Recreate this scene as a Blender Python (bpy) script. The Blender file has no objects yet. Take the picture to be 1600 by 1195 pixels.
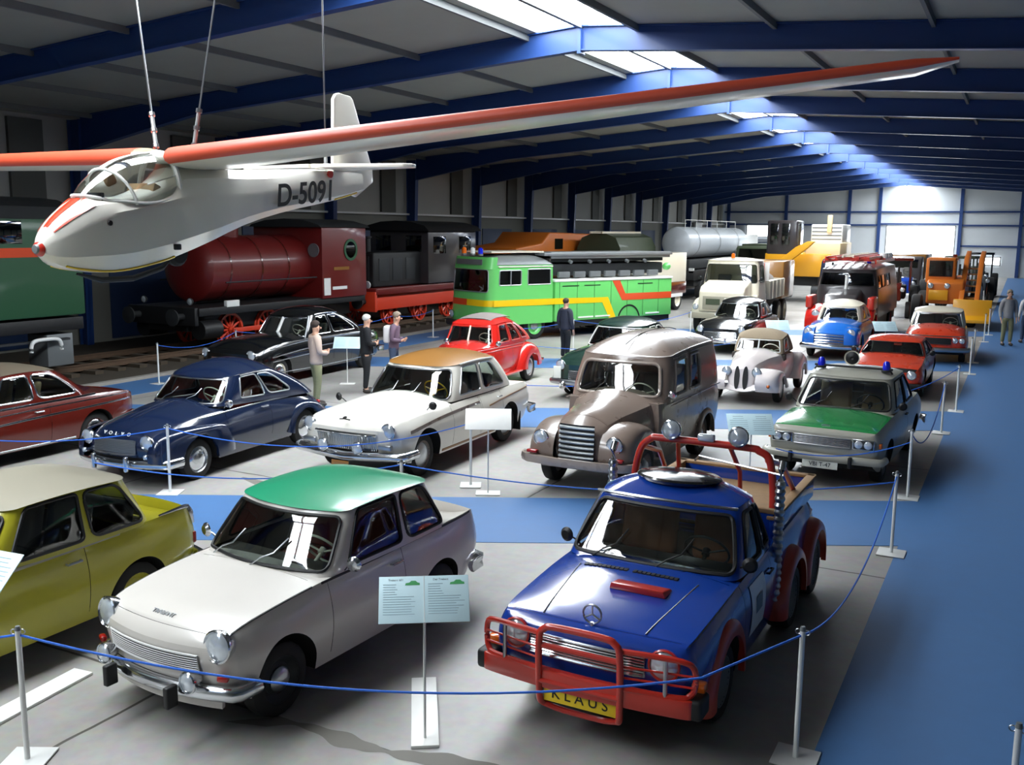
import bpy, bmesh, math, random
from mathutils import Vector, Matrix
from mathutils.geometry import delaunay_2d_cdt
random.seed(7)
SC = bpy.context.scene
COL = SC.collection
PI = math.pi

# ---------------------------------------------------------------- materials
def lin(c):
    return c / 12.92 if c <= .04045 else ((c + .055) / 1.055) ** 2.4
def rgb(r, g, b):
    return (lin(r / 255), lin(g / 255), lin(b / 255), 1)
MAT = {}
def mat(name, col, rough=.5, metal=0., coat=0., var=.06, scale=6., bump=0., emit=0., spec=.5, rvar=.1):
    m = bpy.data.materials.new(name); m.use_nodes = True
    nt = m.node_tree; b = nt.nodes['Principled BSDF']
    c = rgb(*col)
    b.inputs['Roughness'].default_value = rough
    b.inputs['Metallic'].default_value = metal
    b.inputs['Coat Weight'].default_value = coat
    b.inputs['Coat Roughness'].default_value = .1
    b.inputs['Specular IOR Level'].default_value = spec
    tc = nt.nodes.new('ShaderNodeTexCoord')
    nz = nt.nodes.new('ShaderNodeTexNoise'); nz.inputs['Scale'].default_value = scale
    nz.inputs['Detail'].default_value = 4
    nt.links.new(tc.outputs['Object'], nz.inputs['Vector'])
    mx = nt.nodes.new('ShaderNodeMix'); mx.data_type = 'RGBA'
    mx.inputs['A'].default_value = tuple(max(0, v * (1 - var)) for v in c[:3]) + (1,)
    mx.inputs['B'].default_value = tuple(min(1, v * (1 + var)) for v in c[:3]) + (1,)
    nt.links.new(nz.outputs['Fac'], mx.inputs['Factor'])
    nt.links.new(mx.outputs['Result'], b.inputs['Base Color'])
    if rvar:
        mr = nt.nodes.new('ShaderNodeMapRange')
        mr.inputs['To Min'].default_value = max(.02, rough * (1 - rvar)); mr.inputs['To Max'].default_value = min(1, rough * (1 + rvar))
        nt.links.new(nz.outputs['Fac'], mr.inputs['Value']); nt.links.new(mr.outputs['Result'], b.inputs['Roughness'])
    if bump:
        bp = nt.nodes.new('ShaderNodeBump'); bp.inputs['Strength'].default_value = bump; bp.inputs['Distance'].default_value = .01
        n2 = nt.nodes.new('ShaderNodeTexNoise'); n2.inputs['Scale'].default_value = scale * 8
        nt.links.new(tc.outputs['Object'], n2.inputs['Vector'])
        nt.links.new(n2.outputs['Fac'], bp.inputs['Height']); nt.links.new(bp.outputs['Normal'], b.inputs['Normal'])
    if emit:
        b.inputs['Emission Color'].default_value = c; b.inputs['Emission Strength'].default_value = emit
    MAT[name] = m
    return m
def paint(name, col, rough=.3, coat=.6, var=.04):
    return mat(name, col, rough, 0, coat, var, 3.)
def glass(name, tint=(150, 165, 160), alpha=.25):
    m = bpy.data.materials.new(name); m.use_nodes = True
    nt = m.node_tree; nt.nodes.clear()
    o = nt.nodes.new('ShaderNodeOutputMaterial')
    tr = nt.nodes.new('ShaderNodeBsdfTransparent'); tr.inputs['Color'].default_value = rgb(*tint)
    gl = nt.nodes.new('ShaderNodeBsdfGlossy'); gl.inputs['Roughness'].default_value = .03
    gl.inputs['Color'].default_value = (1, 1, 1, 1)
    fr = nt.nodes.new('ShaderNodeFresnel'); fr.inputs['IOR'].default_value = 1.5
    tc = nt.nodes.new('ShaderNodeTexCoord'); nz = nt.nodes.new('ShaderNodeTexNoise'); nz.inputs['Scale'].default_value = 2.
    nt.links.new(tc.outputs['Object'], nz.inputs['Vector'])
    bp = nt.nodes.new('ShaderNodeBump'); bp.inputs['Strength'].default_value = .02; bp.inputs['Distance'].default_value = .02
    nt.links.new(nz.outputs['Fac'], bp.inputs['Height'])
    nt.links.new(bp.outputs['Normal'], gl.inputs['Normal'])
    ad = nt.nodes.new('ShaderNodeMath'); ad.operation = 'MULTIPLY_ADD'; ad.inputs[1].default_value = 1.3; ad.inputs[2].default_value = alpha * .1
    nt.links.new(fr.outputs['Fac'], ad.inputs[0])
    mx = nt.nodes.new('ShaderNodeMixShader')
    nt.links.new(ad.outputs[0], mx.inputs['Fac']); nt.links.new(tr.outputs[0], mx.inputs[1]); nt.links.new(gl.outputs[0], mx.inputs[2])
    nt.links.new(mx.outputs[0], o.inputs['Surface'])
    MAT[name] = m
    return m

# ---------------------------------------------------------------- mesh builder
def catmull(pts, n=6, closed=False):
    P = [Vector(p) for p in pts]
    out = []
    k = len(P)
    rng = range(k if closed else k - 1)
    for i in rng:
        p1, p2 = P[i], P[(i + 1) % k]
        p0 = P[i - 1] if (i > 0 or closed) else p1 * 2 - p2
        p3 = P[(i + 2) % k] if (i + 2 < k or closed) else p2 * 2 - p1
        for j in range(n):
            t = j / n
            out.append(.5 * ((2 * p1) + (p2 - p0) * t + (2 * p0 - 5 * p1 + 4 * p2 - p3) * t * t + (3 * p1 - p0 - 3 * p2 + p3) * t ** 3))
    if not closed: out.append(P[-1])
    return out
def curve(keys):
    """monotone cubic through (t, value) keys"""
    if not isinstance(keys, (list, tuple)):
        return lambda t: keys
    X = [k[0] for k in keys]; Y = [k[1] for k in keys]; n = len(X)
    if n == 1: return lambda t: Y[0]
    d = [(Y[i + 1] - Y[i]) / (X[i + 1] - X[i]) for i in range(n - 1)]
    m = [d[0]] + [0 if d[i - 1] * d[i] <= 0 else 2 * d[i - 1] * d[i] / (d[i - 1] + d[i]) for i in range(1, n - 1)] + [d[-1]]
    def f(t):
        if t <= X[0]: return Y[0]
        if t >= X[-1]: return Y[-1]
        i = 0
        while t > X[i + 1]: i += 1
        h = X[i + 1] - X[i]; s = (t - X[i]) / h
        return ((2 * s ** 3 - 3 * s * s + 1) * Y[i] + (s ** 3 - 2 * s * s + s) * h * m[i] + (-2 * s ** 3 + 3 * s * s) * Y[i + 1] + (s ** 3 - s * s) * h * m[i + 1])
    return f
def rpoly(pts, r, n=5):
    """2-D polygon with rounded corners -> point list"""
    out = []; k = len(pts)
    for i in range(k):
        p = Vector(pts[i]); a = Vector(pts[i - 1]); b = Vector(pts[(i + 1) % k])
        rr = r[i] if isinstance(r, (list, tuple)) else r
        da, db = (a - p), (b - p)
        rr = min(rr, da.length * .48, db.length * .48)
        if rr < 1e-4: out.append(tuple(p)); continue
        p0 = p + da.normalized() * rr; p1 = p + db.normalized() * rr
        for j in range(n + 1):
            t = j / n
            out.append(tuple((1 - t) ** 2 * p0 + 2 * t * (1 - t) * p + t * t * p1))
    return out
class MB:
    def __init__(s): s.v = []; s.f = []; s.m = []
    def add(s, vs, fs, mi=0):
        o = len(s.v); s.v += [tuple(v) for v in vs]
        for f in fs: s.f.append(tuple(i + o for i in f)); s.m.append(mi)
        return s
    def box(s, c, d, rot=None, mi=0, taper=1.):
        x, y, z = d[0] / 2, d[1] / 2, d[2] / 2
        vs = [Vector((a * x * (taper if e > 0 else 1), b * y * (taper if e > 0 else 1), e * z)) for a in (-1, 1) for b in (-1, 1) for e in (-1, 1)]
        if rot is not None: vs = [rot @ v for v in vs]
        vs = [v + Vector(c) for v in vs]
        return s.add(vs, [(0, 1, 3, 2), (4, 6, 7, 5), (0, 4, 5, 1), (2, 3, 7, 6), (0, 2, 6, 4), (1, 5, 7, 3)], mi)
    def sweep(s, pts, sec, closed=False, mi=0, caps=True, up=(0, 0, 1), scale=None):
        P = [Vector(p) for p in pts]; n = len(P); k = len(sec); U = Vector(up); vs = []
        for i, p in enumerate(P):
            a = P[i - 1] if (i > 0 or closed) else p; b = P[(i + 1) % n] if (i < n - 1 or closed) else p
            t = (b - a)
            t = t.normalized() if t.length > 1e-9 else Vector((0, 1, 0))
            sd = t.cross(U)
            if sd.length < 1e-3: sd = t.cross(Vector((0, 1, 0))) if abs(t.y) < .9 else t.cross(Vector((1, 0, 0)))
            sd.normalize(); u = sd.cross(t)
            q = scale[i] if scale else 1
            vs += [p + sd * (e[0] * q) + u * (e[1] * q) for e in sec]
        fs = []
        for i in range(n if closed else n - 1):
            for j in range(k):
                a = i * k + j; b = i * k + (j + 1) % k; c = ((i + 1) % n) * k
                fs.append((a, b, c + (j + 1) % k, c + j))
        if caps and not closed:
            fs.append(tuple(range(k))[::-1]); fs.append(tuple((n - 1) * k + j for j in range(k)))
        return s.add(vs, fs, mi)
    def tube(s, pts, r, n=8, closed=False, mi=0, scale=None):
        return s.sweep(pts, [(r * math.cos(2 * PI * j / n), r * math.sin(2 * PI * j / n)) for j in range(n)], closed, mi, True, scale=scale)
    def cyl(s, p0, p1, r0, r1=None, n=12, mi=0):
        r1 = r0 if r1 is None else r1
        return s.sweep([p0, p1], [(math.cos(2 * PI * j / n), math.sin(2 * PI * j / n)) for j in range(n)], False, mi, True, scale=[r0, r1])
    def lathe(s, prof, org=(0, 0, 0), axis=(0, 0, 1), n=20, mi=0):
        A = Vector(axis).normalized(); X = A.orthogonal().normalized(); Y = A.cross(X); O = Vector(org); vs = []; k = len(prof)
        for j in range(n):
            a = 2 * PI * j / n; d = X * math.cos(a) + Y * math.sin(a)
            vs += [O + d * r + A * h for r, h in prof]
        fs = [(j * k + i, ((j + 1) % n) * k + i, ((j + 1) % n) * k + i + 1, j * k + i + 1) for j in range(n) for i in range(k - 1)]
        return s.add(vs, fs, mi)
    def ball(s, c, r, nu=14, nv=8, mi=0):
        r = (r, r, r) if not isinstance(r, (tuple, list)) else r
        vs = [(c[0] + r[0] * math.cos(2 * PI * j / nu) * math.sin(PI * i / nv), c[1] + r[1] * math.sin(2 * PI * j / nu) * math.sin(PI * i / nv), c[2] - r[2] * math.cos(PI * i / nv)) for j in range(nu) for i in range(nv + 1)]
        k = nv + 1
        return s.add(vs, [(j * k + i, ((j + 1) % nu) * k + i, ((j + 1) % nu) * k + i + 1, j * k + i + 1) for j in range(nu) for i in range(nv)], mi)
    def grid(s, fn, nu, nv, wrap=False, mi=0):
        vs = [fn(i / nu, j / nv) for i in range(nu if wrap else nu + 1) for j in range(nv + 1)]
        k = nv + 1; N = nu if wrap else nu + 1
        return s.add(vs, [(i * k + j, ((i + 1) % N) * k + j, ((i + 1) % N) * k + j + 1, i * k + j + 1) for i in range(nu) for j in range(nv)], mi)
    def prism(s, poly, d0, d1, plane='yz', mi=0):
        """closed 2-D outline extruded along the remaining axis"""
        def P(a, b, d): return {'yz': (d, a, b), 'xz': (a, d, b), 'xy': (a, b, d)}[plane]
        k = len(poly)
        vs = [P(a, b, d0) for a, b in poly] + [P(a, b, d1) for a, b in poly]
        fs = [tuple(range(k)), tuple(range(2 * k - 1, k - 1, -1))] + [(i, (i + 1) % k, k + (i + 1) % k, k + i) for i in range(k)]
        return s.add(vs, fs, mi)
    def xf(s, M):
        s.v = [tuple(M @ Vector(v)) for v in s.v]; return s
    def build(s, name, mats, parent=None, ang=38, bevel=0, seg=2, solid=0):
        me = bpy.data.meshes.new(name)
        me.from_pydata(s.v, [], s.f)
        mats = mats if isinstance(mats, (list, tuple)) else [mats]
        for m in mats: me.materials.append(MAT[m] if isinstance(m, str) else m)
        if len(mats) > 1: me.polygons.foreach_set('material_index', s.m)
        bm = bmesh.new(); bm.from_mesh(me)
        bmesh.ops.remove_doubles(bm, verts=bm.verts, dist=1e-5)
        bmesh.ops.recalc_face_normals(bm, faces=bm.faces)
        if bevel:
            es = [e for e in bm.edges if len(e.link_faces) == 2 and e.calc_face_angle(0) > .6]
            bmesh.ops.bevel(bm, geom=es, offset=bevel, segments=seg, profile=.5, affect='EDGES', clamp_overlap=True)
        if solid:
            bmesh.ops.solidify(bm, geom=bm.faces[:], thickness=solid)
        bm.to_mesh(me); bm.free()
        me.shade_smooth(); me.set_sharp_from_angle(angle=math.radians(ang))
        o = bpy.data.objects.new(name, me); COL.objects.link(o)
        if parent: o.parent = parent
        return o
def thing(name, label, cat, loc=(0, 0, 0), rz=0., group=None):
    o = bpy.data.objects.new(name, None); COL.objects.link(o); o.empty_display_size = .2
    o.location = loc; o.rotation_euler = (0, 0, rz); o['label'] = label; o['category'] = cat
    if group: o['group'] = group
    return o
def tag(o, label, cat, group=None):
    o['label'] = label; o['category'] = cat
    if group: o['group'] = group
    return o
def struct(o):
    o['kind'] = 'structure'; return o
def dup(root, loc, rz, label, group=None):
    def cp(o, par):
        c = o.copy(); COL.objects.link(c)
        if par: c.parent = par
        for k in list(o.children): cp(k, c)
        return c
    r = cp(root, None); r.location = loc; r.rotation_euler = (0, 0, rz); r['label'] = label
    if group: r['group'] = group
    return r
def text(name, s, size, m, parent, M, ext=.002, align='CENTER', bold=0., shear=0.):
    cu = bpy.data.curves.new(name, 'FONT'); cu.body = s; cu.size = size; cu.extrude = ext; cu.offset = bold; cu.shear = shear
    cu.align_x = align; cu.align_y = 'CENTER'
    o = bpy.data.objects.new(name, cu); COL.objects.link(o)
    dg = bpy.context.evaluated_depsgraph_get()
    me = bpy.data.meshes.new_from_object(o.evaluated_get(dg)); me.name = name
    bpy.data.objects.remove(o); bpy.data.curves.remove(cu)
    me.materials.clear(); me.materials.append(MAT[m])
    o = bpy.data.objects.new(name, me); COL.objects.link(o)
    if parent: o.parent = parent
    o.matrix_local = M
    return o
def FRONT(x, y, z, tilt=0):   # text facing -Y
    return Matrix.Translation((x, y, z)) @ Matrix.Rotation(PI / 2 - tilt, 4, 'X')
# ---------------------------------------------------------------- palette
mat('chrome', (215, 218, 222), .16, 1., 0, .02)
mat('dull_chrome', (185, 188, 192), .3, 1., 0, .05)
mat('alloy', (170, 174, 176), .45, .8, 0, .08)
mat('rubber', (22, 22, 23), .75, 0, 0, .2, 20)
mat('black_trim', (20, 20, 22), .5, 0, 0, .1)
mat('underside', (14, 14, 15), .85, 0, 0, .2)
mat('interior_dark', (58, 52, 48), .8, 0, 0, .2)
mat('seat_red', (150, 50, 38), .7, 0, 0, .15)
mat('seat_brown', (140, 92, 62), .75, 0, 0, .15)
mat('seat_tan', (160, 140, 110), .75, 0, 0, .15)
mat('seat_grey', (95, 92, 88), .8, 0, 0, .15)
mat('cream_plastic', (225, 218, 200), .4)
mat('lens', (214, 222, 230), .1, .5, .5, .1, 30)
mat('amber_lens', (225, 105, 25), .2, 0, .5)
mat('red_lens', (160, 20, 18), .2, 0, .5)
mat('blue_lens', (25, 40, 215), .12, 0, .6, .1)
mat('plate_white', (222, 222, 210), .5)
mat('plate_yellow', (238, 205, 35), .45)
mat('ink_black', (18, 18, 20), .6)
mat('ink_grey', (120, 135, 145), .7)
mat('ink_pale', (150, 178, 190), .7)
mat('ink_green', (70, 160, 95), .6)
mat('white_paint', (232, 232, 228), .4, 0, .2)
mat('white_steel', (225, 226, 224), .35, 0, .3)
mat('grey_steel', (120, 124, 126), .5, .4)
mat('dark_steel', (48, 50, 52), .6, .3, 0, .2)
mat('rust_steel', (92, 72, 56), .8, .2, 0, .3)
mat('wood', (150, 118, 82), .75, 0, 0, .25, 12)
mat('sleeper_wood', (70, 60, 48), .9, 0, 0, .3, 10)
mat('tank_silver', (186, 192, 198), .35, .1)
mat('rope_blue', (30, 100, 205), .6, 0, 0, .15, 60)
paint('p_ivory', (206, 201, 194), .3, .5)
paint('p_green_roof', (26, 142, 102), .3, .3)
paint('p_wart_blue', (18, 62, 158), .2, .9)
mat('p_wing_red', (206, 78, 50), .5, 0, .1, .06, 3.)
paint('p_red', (188, 44, 30), .3, .6)
paint('p_red_flare', (176, 52, 30), .4, .4)
paint('p_lime', (170, 164, 40), .35, .5)
paint('p_beige_roof', (152, 147, 131), .42, .3)
paint('p_maroon', (84, 24, 17), .22, .8)
paint('p_maroon_roof', (110, 100, 86), .4, .3)
paint('p_navy', (16, 29, 56), .2, .8)
paint('p_white', (228, 224, 214), .3, .5)
paint('p_ochre', (142, 98, 42), .3, .6)
paint('p_taupe', (124, 108, 98), .28, .6)
paint('p_taupe_light', (150, 136, 126), .28, .6)
paint('p_police_grey', (160, 158, 146), .38, .4)
paint('p_police_green', (14, 124, 58), .22, .8)
paint('p_black', (14, 15, 17), .16, .9)
paint('p_bright_red', (205, 36, 28), .25, .7)
paint('p_orange_red', (206, 62, 32), .28, .7)
paint('p_dark_green', (24, 48, 40), .22, .8)
paint('p_pearl', (226, 216, 214), .26, .7)
paint('p_sky_blue', (28, 108, 205), .22, .8)
paint('p_cream', (222, 214, 194), .35, .4)
paint('p_bus_green', (104, 198, 104), .35, .4)
paint('p_yellow', (240, 196, 12), .35, .4)
paint('p_stripe_red', (216, 74, 34), .35, .4)
paint('p_loco_red', (104, 22, 20), .4, .3)
paint('p_wheel_red', (206, 56, 24), .5, .2)
paint('p_wagon_green', (38, 82, 52), .5, .2)
paint('p_digger_yellow', (226, 160, 24), .45, .2)
paint('p_orange', (208, 112, 34), .45, .2)
paint('p_army', (62, 72, 52), .6, .1)
paint('p_pale_yellow', (240, 208, 160), .5, .1)
paint('p_beam', (24, 58, 116), .5, .1)
paint('p_fire_dark', (52, 48, 50), .3, .6)
mat('canvas_tan', (142, 126, 104), .85, 0, 0, .12, 30, .2)
mat('canvas_grey', (120, 112, 108), .85, 0, 0, .12, 30, .2)
mat('skin', (205, 160, 135), .6, 0, 0, .08)
mat('hair_dark', (58, 46, 40), .8, 0, 0, .2, 40)
mat('hair_white', (215, 212, 206), .8, 0, 0, .1, 40)
mat('hair_grey', (150, 136, 120), .8, 0, 0, .2, 40)
mat('cloth_beige', (200, 178, 164), .85, 0, 0, .08, 20)
mat('cloth_olive', (130, 130, 98), .85, 0, 0, .12, 20)
mat('cloth_black', (24, 26, 30), .85, 0, 0, .15, 20)
mat('cloth_navy', (44, 48, 62), .85, 0, 0, .15, 20)
mat('cloth_white', (225, 222, 222), .85, 0, 0, .06, 20)
mat('cloth_mauve', (112, 92, 110), .85, 0, 0, .12, 20)
mat('cloth_grey', (150, 150, 152), .85, 0, 0, .1, 20)
mat('cloth_denim', (62, 78, 104), .85, 0, 0, .12, 20)
mat('leather_shoe', (40, 32, 28), .6)
glass('glass', (212, 222, 218), .3)
glass('glass_dark', (70, 80, 80), .4)
glass('canopy', (222, 228, 228), .5)
def panel_mat():
    m = mat('board_print', (205, 232, 240), .35, 0, .2, .10, 3.)
    return m
panel_mat()
# ---------------------------------------------------------------- hall shell
CAM_H = 3.65
XL, XR, RX = -25.6, 7.8, -8.9
Y0, Y1 = -10., 92.
ZE, ZR = 6.85, 8.05
def roof_z(x): return ZE + (ZR - ZE) * (1 - abs(x - RX) / (RX - XL))
def floor_mats():
    m = bpy.data.materials.new('concrete'); m.use_nodes = True; nt = m.node_tree; b = nt.nodes['Principled BSDF']
    tc = nt.nodes.new('ShaderNodeTexCoord')
    n1 = nt.nodes.new('ShaderNodeTexNoise'); n1.inputs['Scale'].default_value = .5; n1.inputs['Detail'].default_value = 7
    n2 = nt.nodes.new('ShaderNodeTexNoise'); n2.inputs['Scale'].default_value = 9; n2.inputs['Detail'].default_value = 5
    nt.links.new(tc.outputs['Object'], n1.inputs['Vector']); nt.links.new(tc.outputs['Object'], n2.inputs['Vector'])
    cr = nt.nodes.new('ShaderNodeValToRGB')
    cr.color_ramp.elements[0].position = .3; cr.color_ramp.elements[0].color = rgb(142, 140, 135)
    cr.color_ramp.elements[1].position = .68; cr.color_ramp.elements[1].color = rgb(184, 181, 177)
    nt.links.new(n1.outputs['Fac'], cr.inputs['Fac'])
    m2 = nt.nodes.new('ShaderNodeMix'); m2.data_type = 'RGBA'; m2.blend_type = 'MULTIPLY'; m2.inputs['Factor'].default_value = .35
    nt.links.new(cr.outputs['Color'], m2.inputs['A']); nt.links.new(n2.outputs['Color'], m2.inputs['B'])
    # expansion joints every 5.4 m with a little wander
    mp = nt.nodes.new('ShaderNodeMapping'); mp.inputs['Location'].default_value = (5.76, -5.2, 0)
    wv = nt.nodes.new('ShaderNodeVectorMath'); wv.operation = 'MULTIPLY_ADD'; wv.inputs[1].default_value = (.06, .06, 0)
    n3 = nt.nodes.new('ShaderNodeTexNoise'); n3.inputs['Scale'].default_value = 2.
    nt.links.new(tc.outputs['Object'], n3.inputs['Vector']); nt.links.new(n3.outputs['Color'], wv.inputs[0]); nt.links.new(tc.outputs['Object'], wv.inputs[2])
    nt.links.new(wv.outputs[0], mp.inputs['Vector'])
    br = nt.nodes.new('ShaderNodeTexBrick'); br.offset = 0; br.inputs['Scale'].default_value = 1
    br.inputs['Brick Width'].default_value = 5.4; br.inputs['Row Height'].default_value = 5.4; br.inputs['Mortar Size'].default_value = .016
    br.inputs['Color1'].default_value = br.inputs['Color2'].default_value = (1, 1, 1, 1); br.inputs['Mortar'].default_value = (.22, .21, .2, 1)
    nt.links.new(mp.outputs[0], br.inputs['Vector'])
    m3 = nt.nodes.new('ShaderNodeMix'); m3.data_type = 'RGBA'; m3.blend_type = 'MULTIPLY'; m3.inputs['Factor'].default_value = 1
    nt.links.new(m2.outputs['Result'], m3.inputs['A']); nt.links.new(br.outputs['Color'], m3.inputs['B'])
    nt.links.new(m3.outputs['Result'], b.inputs['Base Color']); b.inputs['Roughness'].default_value = .42
    MAT['concrete'] = m
    mat('carpet_blue', (66, 108, 158), .6, 0, 0, .12, 5)
    mat('stain', (112, 109, 102), .7, 0, 0, .1, 5)
    mat('gravel', (66, 58, 48), .95, 0, 0, .5, 30, .6)
    mat('kerb_stone', (150, 146, 140), .8, 0, 0, .1)
    mat('roof_sheet', (150, 151, 140), .7, 0, 0, .10, 1.2)
    mat('wall_sheet', (160, 160, 155), .65, 0, 0, .06, 1.)
    mat('wall_far_sheet', (205, 210, 214), .65, 0, 0, .05, 1.)
    mat('wall_dark', (86, 88, 84), .7, 0, 0, .1)
    mat('door_blue', (30, 50, 84), .5, 0, 0, .1)
    mat('purlin', (98, 102, 102), .6, 0, 0, .1)
    m = bpy.data.materials.new('daylight'); m.use_nodes = True; nt = m.node_tree; nt.nodes.clear()
    e = nt.nodes.new('ShaderNodeEmission'); o = nt.nodes.new('ShaderNodeOutputMaterial')
    e.inputs['Color'].default_value = (.90, .96, 1, 1); e.inputs['Strength'].default_value = SKY_STRENGTH
    nt.links.new(e.outputs[0], o.inputs[0]); MAT['daylight'] = m
    m = m.copy(); m.name = 'window_daylight'; m.node_tree.nodes['Emission'].inputs['Strength'].default_value = WIN_STRENGTH; MAT['window_daylight'] = m
SKY_STRENGTH = 13.; WIN_STRENGTH = 5.
floor_mats()
fl = MB().box(((XL + XR) / 2, (Y0 + Y1) / 2, -.1), (XR - XL + 1, Y1 - Y0 + 6, .2)); struct(fl.build('floor', 'concrete'))
def slab(name, poly, z0, z1, m):
    return struct(MB().prism(poly, z0, z1, 'xy').build(name, m))
slab('floor_walkway', [(-1.03, Y0 + 1), (XR, Y0 + 1), (XR, Y1 - 1), (-1.03, Y1 - 1)], 0, .006, 'carpet_blue')
slab('floor_runner', [(-18.55, 2), (-17.0, 2), (-17.0, 70), (-18.55, 70)], 0, .006, 'carpet_blue')
SP, CP = .466, .8848
for d0, d1 in ((10.9, 12.82), (17.63, 19.6), (25.5, 27.4), (34.4, 36.2)):
    P = [(x, (d + SP * x) / CP) for d, x in ((d0, -17.0), (d0, -1.03), (d1, -1.03), (d1, -17.0))]
    slab('floor_runner', P, 0, .006, 'carpet_blue')
# old oil stain band along one joint
st = MB()
path = catmull([(-5.0, 4.93, 0), (-4.5, 5.16, 0), (-3.95, 5.14, 0), (-3.5, 5.2, 0), (-2.9, 5.36, 0), (-2.0, 5.34, 0)], 14)
for i in range(len(path) - 1):
    w = [.06 + .03 * math.sin(k * .31) + .012 * math.sin(k * .83) for k in (i, i + 1)]
    w = [q * min(1, (k + .2) / 9, (len(path) - k - .8) / 9) for q, k in zip(w, (i, i + 1))]
    a, b = path[i], path[i + 1]
    st.add([(a.x, a.y - w[0], .0015), (b.x, b.y - w[1], .0015), (b.x, b.y + w[1], .0015), (a.x, a.y + w[0], .0015)], [(0, 1, 2, 3)])
struct(st.build('floor_stain', 'stain'))
s2 = MB(); path = catmull([(-9.95, 10.35, 0), (-9.4, 10.2, 0), (-8.95, 9.95, 0), (-8.7, 9.95, 0)], 10)
for i in range(len(path) - 1):
    a, b = path[i], path[i + 1]; w0, w1 = (.03 + .10 * math.sin(PI * k / len(path)) for k in (i, i + 1))
    s2.add([(a.x, a.y - w0, .0015), (b.x, b.y - w1, .0015), (b.x, b.y + w1, .0015), (a.x, a.y + w0, .0015)], [(0, 1, 2, 3)])
struct(s2.build('floor_stain', 'stain'))
slab('floor_track_bed', [(XL, Y0), (-18.8, Y0), (-18.8, Y1 - 1), (XL, Y1 - 1)], 0, .03, 'gravel')
slab('trim_1', [(-18.8, Y0), (-18.62, Y0), (-18.62, Y1 - 1), (-18.8, Y1 - 1)], 0, .07, 'kerb_stone')
tr = MB()
for x in (-22.0, -20.5):
    sec = [(-.07, 0), (.07, 0), (.07, .02), (.012, .04), (.012, .11), (.035, .12), (.035, .15), (-.035, .15), (-.035, .12), (-.012, .11), (-.012, .04), (-.07, .02)]
    tr.prism([(x + a, .1 + b) for a, b in sec], 0, 70, 'xz')
o = tag(tr.build('railway_rails', 'rust_steel'), 'pair of rusty rails running past the locomotives on dark sleepers', 'rails')
sl = MB()
for k in range(100): sl.box((-21.25, .4 + k * .68, .065), (2.5, .24, .1))
sl.build('sleepers', 'sleeper_wood', o)

# roof
for s, nm in ((-1, 'ceiling'), (1, 'ceiling')):
    xa, xb = RX + s * (1.05 if s < 0 else 1.25), (XL - .4 if s < 0 else XR + .4)
    mb = MB(); n = 60
    pts = []
    mb.prism([(xa, roof_z(xa)), (xb, roof_z(xb)), (xb, roof_z(xb) + .12), (xa, roof_z(xa) + .12)], Y0 - .3, Y1 + .3, 'xz')
    struct(mb.build(nm, 'roof_sheet'))
wn = 0
FR = [Y0 + 6 * k for k in range(18)]
for k in range(1, 17):
    y0, y1 = FR[k] + .12, FR[k + 1] - .12
    for s in (-1, 1):
        xa, xb = RX + s * .06, RX + s * (1.05 if s < 0 else 1.25)
        mb = MB(); mb.prism([(xa, roof_z(xa) + .06), (xb, roof_z(xb) + .06), (xb, roof_z(xb) + .09), (xa, roof_z(xa) + .09)], FR[k], FR[k + 1], 'xz')
        wn += 1
        o = struct(mb.build('window_%d' % wn, 'daylight'))
    mb = MB().box((RX, (y0 + y1) / 2, ZR + .0), (.1, 6, .14))
    struct(mb.build('skylight_bar', 'purlin'))
for dx in (1.3, 4.2, 7.1, 10.0, 12.9, 15.7):
    for s in (-1, 1):
        x = RX + s * dx
        struct(MB().box((x, (Y0 + Y1) / 2, roof_z(x) - .07), (.07, Y1 - Y0, .14)).build('roof_purlin', 'purlin'))
# portal frames
def frame_half(s, y):
    ex = XL if s < 0 else XR
    mb = MB()
    xk = ex - s * .55
    sx = lambda d: RX + s * d
    D = RX - XL
    top = lambda x: roof_z(x) - .02
    bot = lambda d: curve([(0, .5), (11.5, .5), (D - .6, .98), (D, .98)])(d)
    # web of the rafter
    ds = [0, 4, 8, 11.5, 13.5, D - .5]
    up = [(sx(d), top(sx(d))) for d in ds]; lo = [(sx(d), top(sx(d)) - bot(d)) for d in ds]
    mb.prism(up + lo[::-1], y - .03, y + .03, 'xz')
    for off, line in ((0, up), (0, lo)):
        mb.prism([(a, b + .012) for a, b in line] + [(a, b - .012) for a, b in line[::-1]], y - .11, y + .11, 'xz')
    # column
    c0, c1 = ex - s * .02, ex - s * .52
    c2 = ex - s * .36
    zt = top(ex) - .05
    mb.prism([(c0, 0), (c2, 0), (c1, zt - .9), (c1, zt), (c0, zt)], y - .03, y + .03, 'xz')
    mb.prism([(c2, 0), (c1, zt - .9), (c1, zt), (c1 + s * .03, zt), (c1 + s * .03, zt - .9), (c2 + s * .03, 0)], y - .12, y + .12, 'xz')
    mb.prism([(c0, 0), (c0 - s * .03, 0), (c0 - s * .03, zt), (c0, zt)], y - .12, y + .12, 'xz')
    # end plate / stiffener at the ridge
    mb.box((RX + s * .02, y, ZR - .29), (.04, .26, .62))
    return struct(mb.build('portal_frame', 'p_beam', ang=30))
for y in FR[:-1]:
    for s in (-1, 1): frame_half(s, y)
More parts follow.
